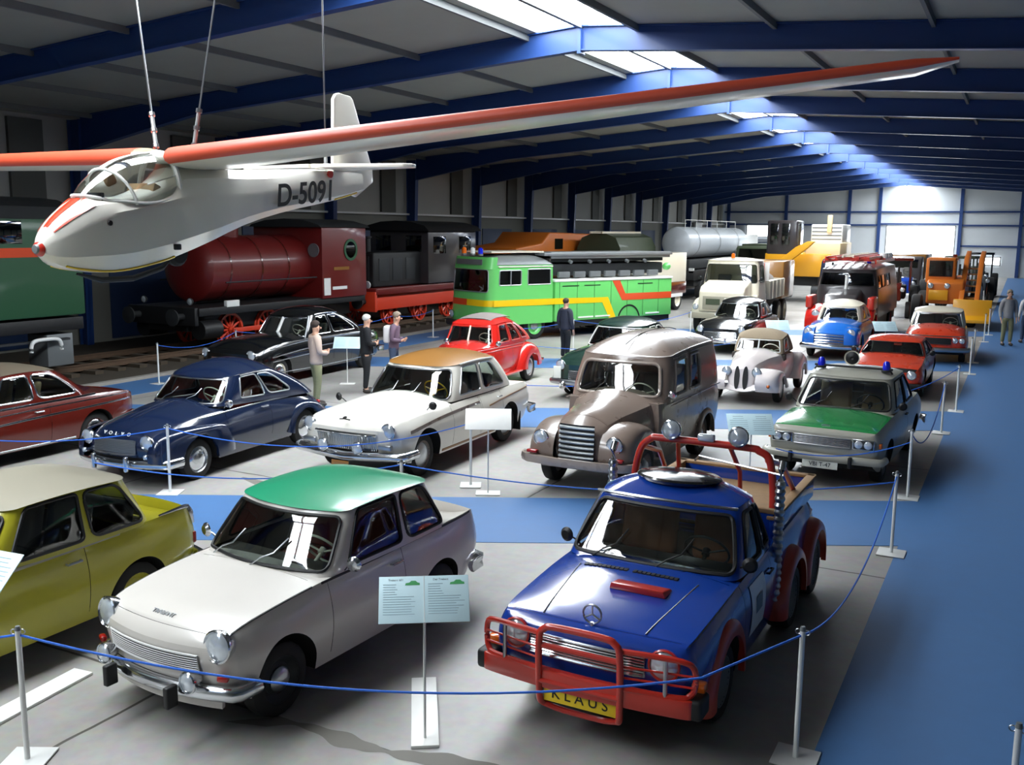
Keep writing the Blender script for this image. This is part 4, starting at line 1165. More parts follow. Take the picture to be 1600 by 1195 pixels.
def build_van(loc, rz):
    t = thing('delivery_van', 'brown rounded delivery van with separate front wings and a slatted grille', 'van', loc, rz)
    L = 4.35
    # bonnet and cab-and-box body
    B = Body(dict(L=1.55, w=[(0, .32), (.02, .38), (.15, .43), (.6, .50), (1.2, .62), (1.55, .74)], ws=[(0, .26), (.05, .32), (.2, .37), (.7, .44), (1.2, .56), (1.55, .68)],
                  zs=[(0, .92), (.06, .98), (.3, 1.03), (1.0, 1.10), (1.55, 1.18)], zt=[(0, .96), (.05, 1.06), (.2, 1.15), (.6, 1.21), (1.2, 1.27), (1.55, 1.33)],
                  zb=[(0, .5), (1.55, .5)], zm=.8, bowf=.10, bowr=0, pe=2.0, nose=[(.5, .0), (.9, .02), (1.1, .12)]))
    B.build(t, ['p_taupe', 'underside', 'interior_dark'], [('bonnet', .12, 1.4, 'top', 0, 0, 1.0)])
    V = Body(dict(L=L - 1.3, w=[(0, .72), (.1, .76), (.5, .80), (2.4, .82), (2.95, .79), (3.05, .74)], ws=[(0, .70), (.1, .74), (.5, .775), (2.4, .795), (3.05, .70)],
                  zs=[(0, 1.16), (3.05, 1.16)], zt=[(0, 1.17), (3.05, 1.17)], zb=[(0, .34), (.1, .32), (2.6, .32), (3.05, .38)], zm=.85, bowf=.0, bowr=.1, pe=4, ue=2, arches=[(2.05, .33, .42)]))
    for o in V.build(t, ['p_taupe', 'underside', 'interior_dark'], [('door', .12, .98, 'side', 0, .05, .98)], (.15, 2.9, .7), name='lower_body').values():
        for q in o: q.location.y = 1.3
    R = cabin(t, dict(z0=1.13, z1=(1.80, 1.82), yf0=1.34, yf1=1.62, yr0=L - .02, yr1=L - .14, w0=.785, w1=.70, rf=.20, rr=.22, crown=.20, arch=.05, bowf=.08, bowr=.05, we=2.2, re2=2.6,
                      ws=(1.25, 1.2, .16, .86, .1), side=[(2.04, 2.27, 2.27, 2.03, .14, .86, .06), (2.34, 2.56, 2.56, 2.34, .14, .86, .06)], rw=(4.5, 4.5, .3, .8, .06), lip=.0, lipz=.0), 'p_taupe', 'p_taupe', trim='p_taupe_light', trim_r=.026)
    P = R['P']
    MB().tube([R['P'](2.0 + k / 14, .93, 1) + Vector((.008, 0, 0)) for k in range(15)], .010, 6).build('roof_gutter', 'p_taupe_light', t)
    MB().tube([R['P'](2.0 + k / 14, .93, -1) + Vector((-.008, 0, 0)) for k in range(15)], .010, 6).build('roof_gutter', 'p_taupe_light', t)
    MB().tube([(.0, y, 2.068 - .16 * abs((y - 3) / 1.4) ** 2.6 * 1.0 + .002) for y in [1.75 + .17 * k for k in range(15)]], .008, 5).build('roof_seam', 'black_trim', t)
    for s in (-1, 1):
        A = [(-.02, .44), (-.06, .62), (.04, .86), (.35, 1.0), (.75, .98), (1.1, .82), (1.4, .58), (1.6, .42)]
        Q = [(.30, .40), (.31, .46), (.36, .58), (.52, .71), (.72, .75), (.92, .70), (1.06, .54), (1.12, .42)]
        fender(t, .34, .80, A, Q, 'p_taupe', 'front_wing', .62, 12, s)
        headlight(t, s * .55, .0, .78, .11, (s * .04, -1, .08), depth=.12)
        blob(t, 'indicator', 'red_lens', (s * .64, -.09, .60), (.16, .08, .045), bev=.015)
        A = [(2.9, .33), (2.94, .55), (3.1, .74), (3.36, .80), (3.62, .74), (3.78, .55), (3.82, .33)]
        Q = [(2.97, .33), (3.0, .50), (3.13, .65), (3.36, .71), (3.58, .65), (3.72, .50), (3.75, .33)]
        fender(t, .76, .86, A, Q, 'p_taupe', 'rear_wing', .7, 6, s)
        MB().tube([Vector((s * .835, 1.45 + .2 * k, 1.12)) for k in range(14)], .010, 6).build('side_moulding', 'p_taupe_light', t)
        mirror(t, s * .76, 1.42, 1.22, 'chrome', s)
    # slatted grille shell
    mb = MB()
    for k in range(8):
        z = .50 + .068 * k
        mb.sweep([(x, -.055 + .35 * x * x + .02 * k * .12, z) for x in [-.26 + .052 * i for i in range(11)]], [(-.012, -.022), (.014, -.016), (.020, 0), (.014, .016), (-.012, .022)])
    g = mb.build('grille', 'alloy', t)
    MB().grid(lambda u, v: (-.26 + .52 * u, -.03 + .35 * (-.26 + .52 * u) ** 2, .46 + .56 * v), 10, 4).build('grille_backing', 'black_trim', g)
    bar = MB().sweep([(-.86, .14, .50), (-.82, .0, .50), (-.7, -.10, .50), (-.3, -.16, .50), (.3, -.16, .50), (.7, -.10, .50), (.82, 0, .50), (.86, .14, .50)], [(-.03, -.055), (.03, -.055), (.04, 0), (.03, .055), (-.03, .055)])
    bar.build('bumper', 'p_taupe_light', t)
    blob(t, 'valance', 'p_taupe', (0, .1, .44), (1.1, .2, .12))
    wheels(t, (.72, 3.36), .66, .34, .19, rim='p_taupe', cap='dull_chrome')
    wipers(t, P, (-.35, .10), .17, .25, .3, 'black_trim')
    interior(t, 1.85, 'seat_grey', .75, dash=1.55, zw=1.25)
    blob(t, 'cargo', 'seat_red', (.45, 3.0, 1.25), (.5, .5, .5))
build_van((-5.22, 11.85, 0), 0)

def build_police(loc, rz):
    t = thing('police_car', 'grey saloon with a green bonnet, blue beacons and a roof loudspeaker', 'car', loc, rz)
    L = 4.2
    B = wart_body(t, ['p_police_grey', 'underside', 'interior_dark', 'p_police_green'], L, [('bonnet', .07, 1.2, 'top', 0, 0, .98, 3), ('door', 1.26, 2.25, 'side', 0, .08, .98), ('door', 2.29, 3.0, 'side', 0, .08, .98)], (1.36, 3.0, .58))
    R = cabin(t, dict(z0=.93, z1=(1.41, 1.42), yf0=1.18, yf1=1.60, yr0=3.36, yr1=2.86, w0=.745, w1=.62, rf=.14, rr=.14, crown=.07, arch=.03, bowf=.08,
                      ws=(1.5, 1.45, .08, .9, .09), side=[(2.05, 2.48, 2.48, 2.03, .1, .87, .05), (2.53, 2.95, 2.92, 2.53, .1, .87, .06)], rw=(4.4, 4.4, .15, .85, .06), lip=.01), 'p_police_grey', 'p_police_grey', trim='black_trim', trim_r=.014)
    P = R['P']; zc = R['zc']
    for s in (-1, 1):
        o = MB().box((s * .575, B.shift(.57, 0, .68) - .012, .68), (.30, .03, .15)).build('headlight', 'chrome', t, bevel=.01)
        MB().box((s * .575, B.shift(.57, 0, .68) - .03, .68), (.27, .012, .125)).build('lamp_recess', 'dark_steel', o, bevel=.004)
        for dx in (-.065, .065): MB().lathe([(.058, 0), (.05, .012), (.001, .022)], (s * .575 + dx, B.shift(.57, 0, .68) - .036, .68), (0, -1, 0), 16).build('lens', 'lens', o)
        blob(t, 'indicator', 'amber_lens', (s * .785, .16, .66), (.04, .12, .07), bev=.012)
        blob(t, 'bumper_guard', 'black_trim', (s * .42, -.08, .42), (.05, .07, .16), bev=.012)
        mirror(t, s * .74, 1.42, .97, 'black_trim', s)
        x = s * .50
        o = MB().lathe([(.075, 0), (.08, .03), (.06, .04), (.001, .04)], (x, 1.92, zc - .035), n=16).build('beacon', 'dark_steel', t)
        MB().lathe([(.062, .03), (.06, .08), (.05, .14), (.03, .165), (.001, .17)], (x, 1.92, zc - .03), n=16).build('beacon_dome', 'blue_lens', o)
        handle(t, B, 2.15, .82, s, 'black_trim'); blob(t, 'tail_light', 'red_lens', (s * .64, L - .05, .7), (.12, .05, .2))
    hgrille(t, -.40, .40, .615, .745, lambda x, z: B.shift(x, 0, z) - .012, 7, 'dull_chrome', .006)
    rk = MB(); rk.tube([(-.6, 1.9, zc + .012), (.6, 1.9, zc + .012)], .018, 8)
    for s in (-1, 1): rk.tube([(s * .55, 1.9, zc + .012), (s * .6, 1.9, zc - .06)], .014, 6)
    rk.build('beacon_rack', 'black_trim', t)
    sp = MB().lathe([(.03, .22), (.035, .1), (.075, .02), (.11, -.03), (.125, -.05), (.11, -.045), (.06, .0), (.001, .02)], (-.06, 2.12, zc + .13), (0, 1, 0), 20).build('loudspeaker_horn', 'cream_plastic', t)
    MB().lathe([(.115, 0), (.10, .006), (.03, .03), (.001, .02)], (-.06, 2.085, zc + .13), (0, -1, 0), 20).build('horn_mouth', 'black_trim', sp)
    MB().cyl((-.06, 2.18, zc - .02), (-.06, 2.18, zc + .05), .03).build('horn_foot', 'black_trim', sp)
    bumper(t, B.front_bar(0, .44, 1.0, off=.07, wrap=.22), .11, .05, 'p_police_grey'); bumper(t, B.rear_bar(.44, 1.0, .06, .25), .11, .05)
    plate(t, 'VBI T-47', 0, -.045, .34, .5, .11, size=.085)
    wheels(t, (.78, 3.22), .66, .29, .17, rim='grey_steel', cap='dull_chrome')
    wipers(t, P, (-.45, .1), .06, .3, .32, 'black_trim')
    interior(t, 1.9, 'seat_tan', .58, dash=1.52, rear=2.75, zw=1.0, wheel_m='black_trim')
    MB().box((0, .20, B.top_z(.2, 0) + .004), (.12, .02, .012)).build('bonnet_badge', 'dull_chrome', t)
build_police((-2.36, 14.1, 0), math.radians(-3))
# ---------------------------------------------------------------- rows further back
def classic(t, m, L, W, cab, zs=(.78, .92, .9, .8), zt=None, roofm=None, tail='notch', panels=True, pe=2.2, arches=None, trim='dull_chrome', bonnet_m=None, roofkw=None, rims='p_cream', seatm='seat_grey', wheel_r=.32, bowf=.14):
    hw = W / 2
    zt = zt or [(0, zs[0] - .04), (.1, zs[0] + .04), (.5, zs[1] + .08), (1.4, zs[1] + .14), (L * .62, zs[2] + .12), (L * .8, zs[2] + .06), (L - .1, zs[3] - .02), (L, zs[3] - .12)]
    ax = arches or ((.85, .32, .39), (L - .95, .32, .37))
    B = Body(dict(L=L, w=[(0, hw - .22), (.03, hw - .13), (.15, hw - .05), (.6, hw), (L - 1, hw), (L - .2, hw - .08), (L, hw - .25)],
                  ws=[(0, hw - .28), (.1, hw - .2), (.6, hw - .12), (1.5, hw - .09), (L - 1.2, hw - .09), (L - .15, hw - .16), (L, hw - .3)],
                  zs=[(0, zs[0] - .05), (.1, zs[0] + .02), (.6, zs[1] - .04), (1.5, zs[1]), (L - 1, zs[2]), (L - .1, zs[3]), (L, zs[3] - .1)],
                  zt=zt, zb=[(0, .46), (.1, .34), (.4, .25), (L - .8, .24), (L - .3, .32), (L, .44)], zm=.6, bowf=bowf, bowr=.14, pe=pe, arches=ax))
    yc = cab['yf0']
    mats = [m, 'underside', 'interior_dark'] + ([bonnet_m] if bonnet_m else [])
    pn = [('bonnet', .12, yc + .02, 'top', 0, 0, .9) + ((3,) if bonnet_m else ()), ('door', yc + .16, yc + 1.1, 'side', 0, .08, .98)]
    if L > 3.9: pn.append(('door', yc + 1.14, yc + 1.9, 'side', 0, .08, .98))
    B.build(t, mats, pn, (yc + .2, cab['yr1'] - .05, .6), nst=36)
    R = cabin(t, cab, m if not roofkw else roofkw, roofm or m, trim=trim)
    wheels(t, [a[0] for a in ax], hw - .14, wheel_r, .17, rim=rims, cap='chrome', style='wide')
    interior(t, yc + .75, seatm, .6, dash=yc + .32, rear=cab['yr1'] - .55, zw=zs[1] + .14)
    return B, R
def lamps(t, x, y, z, r=.1, B=None):
    for s in (-1, 1): headlight(t, s * x, y, z, r, (s * .05, -1, .04))

def build_limousine(loc, rz):
    t = thing('limousine', 'long black limousine with chrome side lines behind the three visitors', 'car', loc, rz)
    L = 5.3
    cab = dict(z0=1.0, z1=(1.52, 1.50), yf0=1.75, yf1=2.12, yr0=4.6, yr1=3.75, w0=.78, w1=.64, rf=.26, rr=.4, crown=.13, arch=.06, bowf=.12, rbulge=.12,
               ws=(1.66, 1.6, .08, .9, .08), side=[(2.05, 2.40, 2.40, 2.05, .12, .88, .05), (2.45, 2.95, 2.85, 2.45, .12, .88, .1)], rw=(4.3, 4.25, .25, .85, .1))
    B, R = classic(t, 'p_black', L, 1.85, cab, (.84, 1.0, .98, .86), trim='chrome')
    lamps(t, .66, .1, .78, .11)
    hgrille(t, -.42, .42, .46, .70, lambda x, z: B.shift(x, 0, z) - .01, 7)
    bumper(t, B.front_bar(0, .42, 1.0, off=.09, wrap=.3), .13, .06); bumper(t, B.rear_bar(.46, 1.0, .08, .3), .13, .06)
    for k, (a, b, c) in enumerate(((.88, .97, .95), (.70, .80, .82), (.60, .66, .70), (.33, .30, .33))):
        B.flank_strip(t, 'side_moulding', 'chrome', [(.5, a), (2.2, b), (4.9, c)], .014)
    P = R['P']
    MB().tube([P(1.62, v, 1) + Vector((0, -.01, 0)) for v in (.02, .3, .6, .95)], .03, 8).build('windscreen_pillar', 'dull_chrome', t)
    MB().tube([P(0, v, 1) + Vector((0, -.015, 0)) for v in (.06, .3, .6, .92)], .025, 8).build('windscreen_divider', 'white_steel', t)
    for s in (-1, 1): MB().tube([P(2.0 + k / 10, .98, s) + Vector((s * .01, 0, 0)) for k in range(11)], .014, 6).build('roof_gutter', 'chrome', t)
build_limousine((-15.95, 16.2, 0), math.radians(2))

def build_red_saloon(loc, rz):
    t = thing('saloon_car', 'bright red vintage saloon with a grey fabric sunroof and round rear wings', 'car', loc, rz)
    L = 4.3
    cab = dict(z0=1.0, z1=(1.50, 1.44), yf0=1.5, yf1=1.72, yr0=4.0, yr1=3.2, w0=.66, w1=.56, rf=.16, rr=.34, crown=.12, arch=.06, bowf=.05, rbulge=.14, re=.9,
               ws=(1.4, 1.35, .1, .9, .07), side=[(2.08, 2.36, 2.36, 2.05, .15, .9, .05), (2.42, 2.70, 2.70, 2.42, .15, .9, .05), (2.76, 2.95, 2.88, 2.76, .18, .88, .06)], rw=(4.5, 4.45, .45, .8, .06))
    B = Body(dict(L=L, w=[(0, .24), (.03, .32), (.3, .40), (.9, .5), (1.5, .68), (2.2, .72), (3.3, .70), (4.0, .56), (L, .4)], ws=[(0, .2), (.1, .28), (.3, .34), (.9, .45), (1.5, .62), (2.2, .67), (3.3, .64), (4.0, .5), (L, .34)],
                  zs=[(0, .74), (.1, .86), (.4, .95), (1.5, 1.02), (3.2, 1.0), (4.0, .8), (L, .6)], zt=[(0, .76), (.1, .92), (.3, 1.02), (1.5, 1.14), (3.2, 1.08), (4.0, .9), (L, .64)],
                  zb=[(0, .5), (.3, .42), (1.4, .34), (3.6, .34), (L, .45)], zm=.62, bowf=.12, bowr=.1, pe=2, nose=[(.5, .0), (1., .1)]))
    B.build(t, ['p_bright_red', 'underside', 'interior_dark'], [('bonnet', .1, 1.48, 'top', 0, 0, 1.), ('door', 1.62, 2.5, 'side', 0, .06, .98), ('door', 2.54, 3.2, 'side', 0, .06, .98)], (1.72, 3.3, .6))
    R = cabin(t, cab, 'p_bright_red', 'p_bright_red', trim='p_red', trim_r=.016); P = R['P']; zc = R['zc']
    s0 = MB().grid(lambda u, v: (-.40 + .8 * u, 1.92 + 1.08 * v, zc + .006 - .185 * ((abs(-.40 + .8 * u) / .575) ** 4 + (abs(1.92 + 1.08 * v - 2.46) / .76) ** 4) ** (2.3 / 4)), 10, 10)
    s0.build('fabric_sunroof', 'canvas_grey', t, solid=-.02)
    for s in (-1, 1):
        A = [(.02, .36), (.0, .55), (.12, .74), (.45, .84), (.95, .80), (1.35, .62), (1.6, .42), (1.7, .34)]; Q = [(.40, .32), (.42, .42), (.5, .56), (.66, .65), (.85, .67), (1.05, .60), (1.16, .44), (1.2, .34)]
        fender(t, .36, .76, A, Q, 'p_bright_red', 'front_wing', .62, 10, s)
        A = [(2.78, .34), (2.86, .6), (3.06, .84), (3.4, .96), (3.85, .86), (4.15, .6), (4.28, .38)]; Q = [(3.14, .32), (3.16, .46), (3.26, .60), (3.48, .68), (3.72, .6), (3.82, .46), (3.84, .34)]
        fender(t, .48, .84, A, Q, 'p_bright_red', 'rear_wing', .62, 10, s)
        headlight(t, s * .50, .12, .78, .11, (0, -1, .03)); mirror(t, s * .66, 1.55, 1.02)
        blob(t, 'running_board', 'p_red', (s * .70, 2.25, .33), (.22, 1.3, .04), bev=.01)
        B.flank_strip(t, 'belt_moulding', 'p_red', [(.5, .93), (1.6, .98), (3.3, .95)], .012, (s,)); B.flank_strip(t, 'belt_moulding', 'p_red', [(.8, .88), (1.8, .92), (3.3, .89)], .010, (s,))
    MB().tube([P(0, v) + Vector((0, -.012, 0)) for v in (.05, .5, .93)], .022, 8).build('windscreen_divider', 'p_cream', t)
    sp = MB().lathe([(.001, -.09), (.24, -.09), (.31, -.06), (.33, 0), (.31, .06), (.24, .09), (.001, .09)], (0, 4.18, .92), (0, 1, .32), 26).build('spare_wheel', 'rubber', t)
    MB().lathe([(.2, .09), (.18, .12), (.001, .125)], (0, 4.18, .92), (0, 1, .32), 20).build('spare_wheel_cap', 'p_black', sp)
    hgrille(t, -.2, .2, .5, .86, lambda x, z: B.shift(x, 0, z) - .01, 9)
    bumper(t, [Vector((x, -.1 + .08 * x * x, .40)) for x in (-.75, -.5, -.2, .2, .5, .75)], .08, .04); bumper(t, [Vector((x, 4.42 - .08 * x * x, .42)) for x in (-.75, -.4, 0, .4, .75)], .08, .04)
    wheels(t, (.80, 3.48), .66, .33, .16, rim='p_pearl', cap='dull_chrome', style='wide'); interior(t, 2.1, 'seat_grey', .62, dash=1.72, rear=2.8, zw=1.14)
build_red_saloon((-11.0, 17.35, 0), math.radians(4))

def build_green_saloon(loc, rz):
    t = thing('saloon_car', 'dark green saloon with white-framed windows, half hidden behind the brown van', 'car', loc, rz)
    cab = dict(z0=1.0, z1=(1.50, 1.48), yf0=1.5, yf1=1.85, yr0=3.9, yr1=3.3, w0=.74, w1=.60, rf=.26, rr=.34, crown=.12, arch=.05, bowf=.12, rbulge=.06,
               ws=(1.62, 1.55, .1, .9, .09), side=[(2.06, 2.44, 2.43, 2.06, .12, .88, .05), (2.5, 2.94, 2.86, 2.5, .12, .88, .1)], rw=(4.2, 4.2, .2, .86, .1))
    B, R = classic(t, 'p_dark_green', 4.5, 1.7, cab, (.82, .98, .96, .84), trim='white_steel')
    lamps(t, .62, .08, .76, .1)
    blob(t, 'licence_plate', 'plate_white', (-.62, -.10, .62), (.18, .02, .26), bev=.01)
    bumper(t, B.front_bar(0, .4, 1.0, off=.08, wrap=.3), .12, .05, 'rope_blue' if 0 else 'dull_chrome'); hgrille(t, -.4, .4, .46, .66, lambda x, z: B.shift(x, 0, z) - .01, 7)
build_green_saloon((-8.1, 18.75, 0), 0)

def build_roadster(loc, rz):
    t = thing('roadster', 'pearl white pre-war roadster with tan canvas top and twin upright grilles', 'car', loc, rz)
    L = 3.75
    B = Body(dict(L=L, w=[(0, .26), (.03, .31), (.3, .36), (1.0, .46), (1.6, .60), (2.6, .64), (3.3, .54), (L, .3)], ws=[(0, .2), (.1, .25), (.4, .30), (1.0, .38), (1.6, .52), (2.6, .56), (3.3, .42), (L, .2)],
                  zs=[(0, .74), (.08, .82), (.4, .87), (1.6, .92), (2.6, .88), (3.3, .74), (L, .5)], zt=[(0, .76), (.08, .88), (.3, .97), (1.5, 1.05), (2.6, 1.0), (3.3, .86), (L, .55)],
                  zb=[(0, .36), (.3, .34), (3.0, .32), (L, .42)], zm=.6, bowf=.08, bowr=.1, pe=2, nose=[(.4, -.02), (.9, .06)]))
    B.build(t, ['p_pearl', 'underside', 'interior_dark'], [('bonnet', .1, 1.42, 'top', 0, 0, 1.), ('door', 1.62, 2.4, 'side', 0, .1, .98)], (1.7, 2.6, .6))
    cab = dict(z0=.95, z1=(1.27, 1.30), yf0=1.5, yf1=1.66, yr0=2.95, yr1=2.55, w0=.56, w1=.50, rf=.08, rr=.25, crown=.10, arch=.06, bowf=.03, rbulge=.06, ws=(1.1, 1.08, .1, .88, .03), side=[(2.06, 2.45, 2.44, 2.06, .12, .84, .05)])
    R = cabin(t, cab, 'canvas_tan', 'canvas_tan', trim='white_steel', trim_r=.012); P = R['P']
    R['frame'].name = 'hood_side'
    MB().tube([P(0, v) + Vector((0, -.012, 0)) for v in (.0, .5, .92)], .018, 8).build('windscreen_divider', 'white_steel', t)
    for s in (-1, 1):
        A = [(-.02, .30), (-.10, .46), (-.02, .64), (.25, .75), (.65, .72), (1.05, .54), (1.4, .34), (1.55, .27)]; Q = [(.30, .27), (.31, .36), (.4, .50), (.55, .58), (.72, .58), (.9, .5), (1.02, .36), (1.06, .27)]
        fender(t, .32, .78, A, Q, 'p_pearl', 'front_wing', .62, 12, s)
        A = [(2.3, .30), (2.36, .55), (2.56, .78), (2.95, .88), (3.4, .72), (3.68, .46), (3.74, .34)]; Q = [(2.62, .28), (2.64, .4), (2.74, .54), (2.96, .60), (3.16, .54), (3.28, .4), (3.3, .28)]
        fender(t, .46, .80, A, Q, 'p_pearl', 'rear_wing', .62, 10, s)
        headlight(t, s * .32, .04, .70, .095, (0, -1, .03), depth=.12, bezel='dull_chrome')
        headlight(t, s * .60, -.08, .44, .035, (0, -1, 0), name='indicator', lens='amber_lens')
        mb = MB(); pts = [Vector((s * .09 + .055 * math.cos(a), -.0, .57 + .25 * math.sin(a))) for a in [2 * PI * k / 24 for k in range(24)]]
        mb.add([(p.x, B.shift(p.x, 0, p.z) - .02, p.z) for p in pts] + [(p.x, B.shift(p.x, 0, p.z) + .02, p.z) for p in pts], [tuple(range(24))] + [(i, (i + 1) % 24, 24 + (i + 1) % 24, 24 + i) for i in range(24)])
        mb.build('kidney_grille', 'black_trim', t)
    MB().grid(lambda u, v: (-.62 + 1.24 * u, -.06 + .10 * v, .34 + .10 * v + .05 * math.cos(6.28 * u) * (1 - v)), 24, 4).build('front_apron', 'p_pearl', t, solid=.03)
    wheels(t, (.66, 2.96), .66, .31, .14, rim='dull_chrome', cap='dull_chrome', style='wide'); interior(t, 1.85, 'seat_brown', .55, dash=1.66, zw=1.0, w=.28, sx=.28)
build_roadster((-5.12, 20.2, 0), math.radians(1))

def build_red_coupe(loc, rz):
    t = thing('coupe_car', 'red orange wedge-nosed coupe with black trim and round headlamps', 'car', loc, rz)
    L = 4.0
    B = Body(dict(L=L, w=[(0, .66), (.03, .72), (.2, .78), (3.4, .80), (L, .7)], ws=[(0, .62), (.1, .68), (.5, .72), (3.4, .72), (L, .64)], zs=[(0, .62), (.06, .68), (.5, .76), (1.3, .84), (3.2, .86), (L, .78)],
                  zt=[(0, .62), (.06, .70), (.5, .80), (1.3, .90), (3.2, .92), (L, .8)], zb=[(0, .34), (.2, .22), (3.4, .2), (L, .32)], zm=.5, bowf=.06, bowr=.06, pe=3, arches=[(.75, .28, .36), (3.1, .28, .36)]))
    B.build(t, ['p_orange_red', 'underside', 'interior_dark', 'black_trim'], [('bonnet', .3, 1.1, 'top', 0, 0, .95), ('door', 1.3, 2.35, 'side', 0, .08, .98)], (1.4, 2.8, .5), custom=lambda y, z, x, r: 3 if (r == 'top' and y < .10) or (r == 'cap' and z < .38) else 0)
    R = cabin(t, dict(z0=.84, z1=(1.16, 1.17), yf0=1.12, yf1=1.55, yr0=3.5, yr1=2.7, w0=.72, w1=.58, rf=.1, rr=.2, crown=.06, arch=.03, bowf=.08, ws=(1.45, 1.4, .08, .9, .06), side=[(2.08, 2.5, 2.45, 2.05, .1, .85, .04), (2.55, 2.9, 2.75, 2.55, .1, .85, .06)], rw=(4.3, 4.3, .1, .85, .06)), 'p_orange_red', 'p_orange_red', trim='black_trim')
    for s in (-1, 1):
        headlight(t, s * .56, .03, .565, .095, (0, -1, .1), bezel='dull_chrome'); mirror(t, s * .74, 1.35, .86, 'black_trim', s)
        blob(t, 'tail_light', 'red_lens', (s * .6, L - .02, .65), (.2, .05, .1))
    blob(t, 'front_strip', 'black_trim', (0, .02, .56), (.8, .05, .09)); bumper(t, B.front_bar(0, .34, 1.0, off=.05, wrap=.25), .1, .05, 'black_trim')
    wheels(t, (.75, 3.1), .68, .28, .17, rim='alloy', cap='black_trim'); interior(t, 1.85, 'seat_grey', .5, dash=1.5, zw=.92, wheel_m='black_trim')
build_red_coupe((-2.52, 22.5, 0), 0)

def build_black_saloon(loc, rz):
    t = thing('saloon_car', 'glossy black saloon with a wide chrome grille behind the white roadster', 'car', loc, rz)
    cab = dict(z0=.96, z1=(1.43, 1.42), yf0=1.55, yf1=1.98, yr0=4.0, yr1=3.4, w0=.74, w1=.60, rf=.3, rr=.35, crown=.12, arch=.05, bowf=.15, rbulge=.06, ws=(1.72, 1.66, .08, .92, .09), side=[(2.08, 2.44, 2.43, 2.06, .12, .88, .05), (2.5, 2.94, 2.86, 2.5, .12, .88, .1)], rw=(4.2, 4.2, .2, .86, .1))
    B, R = classic(t, 'p_black', 4.7, 1.75, cab, (.80, .94, .94, .86), trim='dull_chrome')
    lamps(t, .63, .08, .74, .10); hgrille(t, -.5, .5, .46, .66, lambda x, z: B.shift(x, 0, z) - .01, 6); bumper(t, B.front_bar(0, .4, 1.03, off=.10, wrap=.3), .14, .06)
    B.flank_strip(t, 'wing_moulding', 'chrome', [(.4, .86), (2, .90), (4, .90)], .014)
    for k in range(4): blob(t, 'bumper_guard', 'chrome', (-.6 + .4 * k, -.12, .42), (.07, .07, .2), bev=.02)
build_black_saloon((-7.9, 28.4, 0), 0)

def build_blue_saloon(loc, rz):
    t = thing('saloon_car', 'bright blue vintage saloon with a cream white roof and chrome slat grille', 'car', loc, rz)
    cab = dict(z0=1.0, z1=(1.46, 1.44), yf0=1.45, yf1=1.7, yr0=3.9, yr1=3.2, w0=.66, w1=.55, rf=.2, rr=.34, crown=.12, arch=.05, bowf=.06, rbulge=.08, ws=(1.4, 1.36, .08, .88, .08), side=[(2.1, 2.44, 2.43, 2.06, .12, .88, .05), (2.5, 2.9, 2.8, 2.5, .12, .88, .1)], rw=(4.4, 4.4, .3, .8, .06))
    B, R = classic(t, 'p_sky_blue', 4.1, 1.56, cab, (.82, .98, .96, .8), roofm='p_cream', roofkw='p_cream', trim='p_cream', rims='p_sky_blue')
    for s in (-1, 1):
        headlight(t, s * .60, .05, .80, .12, (s * .05, -1, .04), bezel='p_sky_blue')
        A = [(.0, .42), (-.04, .62), (.06, .86), (.4, .96), (.9, .90), (1.4, .74), (1.7, .5), (1.75, .36)]; Q = [(.46, .36), (.47, .46), (.56, .6), (.72, .70), (.9, .71), (1.08, .62), (1.2, .46), (1.22, .36)]
        fender(t, .42, .81, A, Q, 'p_sky_blue', 'front_wing', .6, 10, s)
    mb = MB()
    for k in range(4): mb.tube([(x, B.shift(x, 0, .6) - .04, .50 + .075 * k - .06 * x * x) for x in [-.62 + .124 * i for i in range(11)]], .022, 6)
    mb.build('grille', 'chrome', t); bumper(t, B.front_bar(0, .40, 1.0, off=.1, wrap=.3), .15, .06); 
build_blue_saloon((-4.78, 28.7, 0), 0)

def build_white_roof(loc, rz):
    t = thing('saloon_car', 'red saloon with a white roof and paired round headlamps', 'car', loc, rz)
    cab = dict(z0=.92, z1=(1.37, 1.36), yf0=1.3, yf1=1.62, yr0=3.6, yr1=3.2, w0=.74, w1=.64, rf=.2, rr=.2, crown=.07, arch=.04, bowf=.12, ws=(1.55, 1.5, .08, .9, .06), side=[(2.06, 2.44, 2.43, 2.05, .12, .88, .05), (2.5, 2.94, 2.9, 2.5, .12, .88, .06)], rw=(4.3, 4.3, .2, .86, .06))
    B, R = classic(t, 'p_orange_red', 4.3, 1.70, cab, (.78, .9, .9, .86), roofm='p_cream', roofkw='p_cream', trim='dull_chrome', pe=3)
    for s in (-1, 1):
        for dx in (.50, .68): headlight(t, s * dx, .06, .68, .075, (0, -1, .03))
    hgrille(t, -.40, .40, .58, .74, lambda x, z: B.shift(x, 0, z) - .02, 6, 'dark_steel'); bumper(t, B.front_bar(0, .42, 1.0, off=.09, wrap=.3), .13, .06, 'dull_chrome')
    bumper(t, [p + Vector((0, 0, 0)) for p in B.front_bar(0, .80, .95, off=.02, wrap=0)], .03, .03, 'chrome', 'bonnet_edge')
build_white_roof((-2.0, 29.4, 0), math.radians(3))
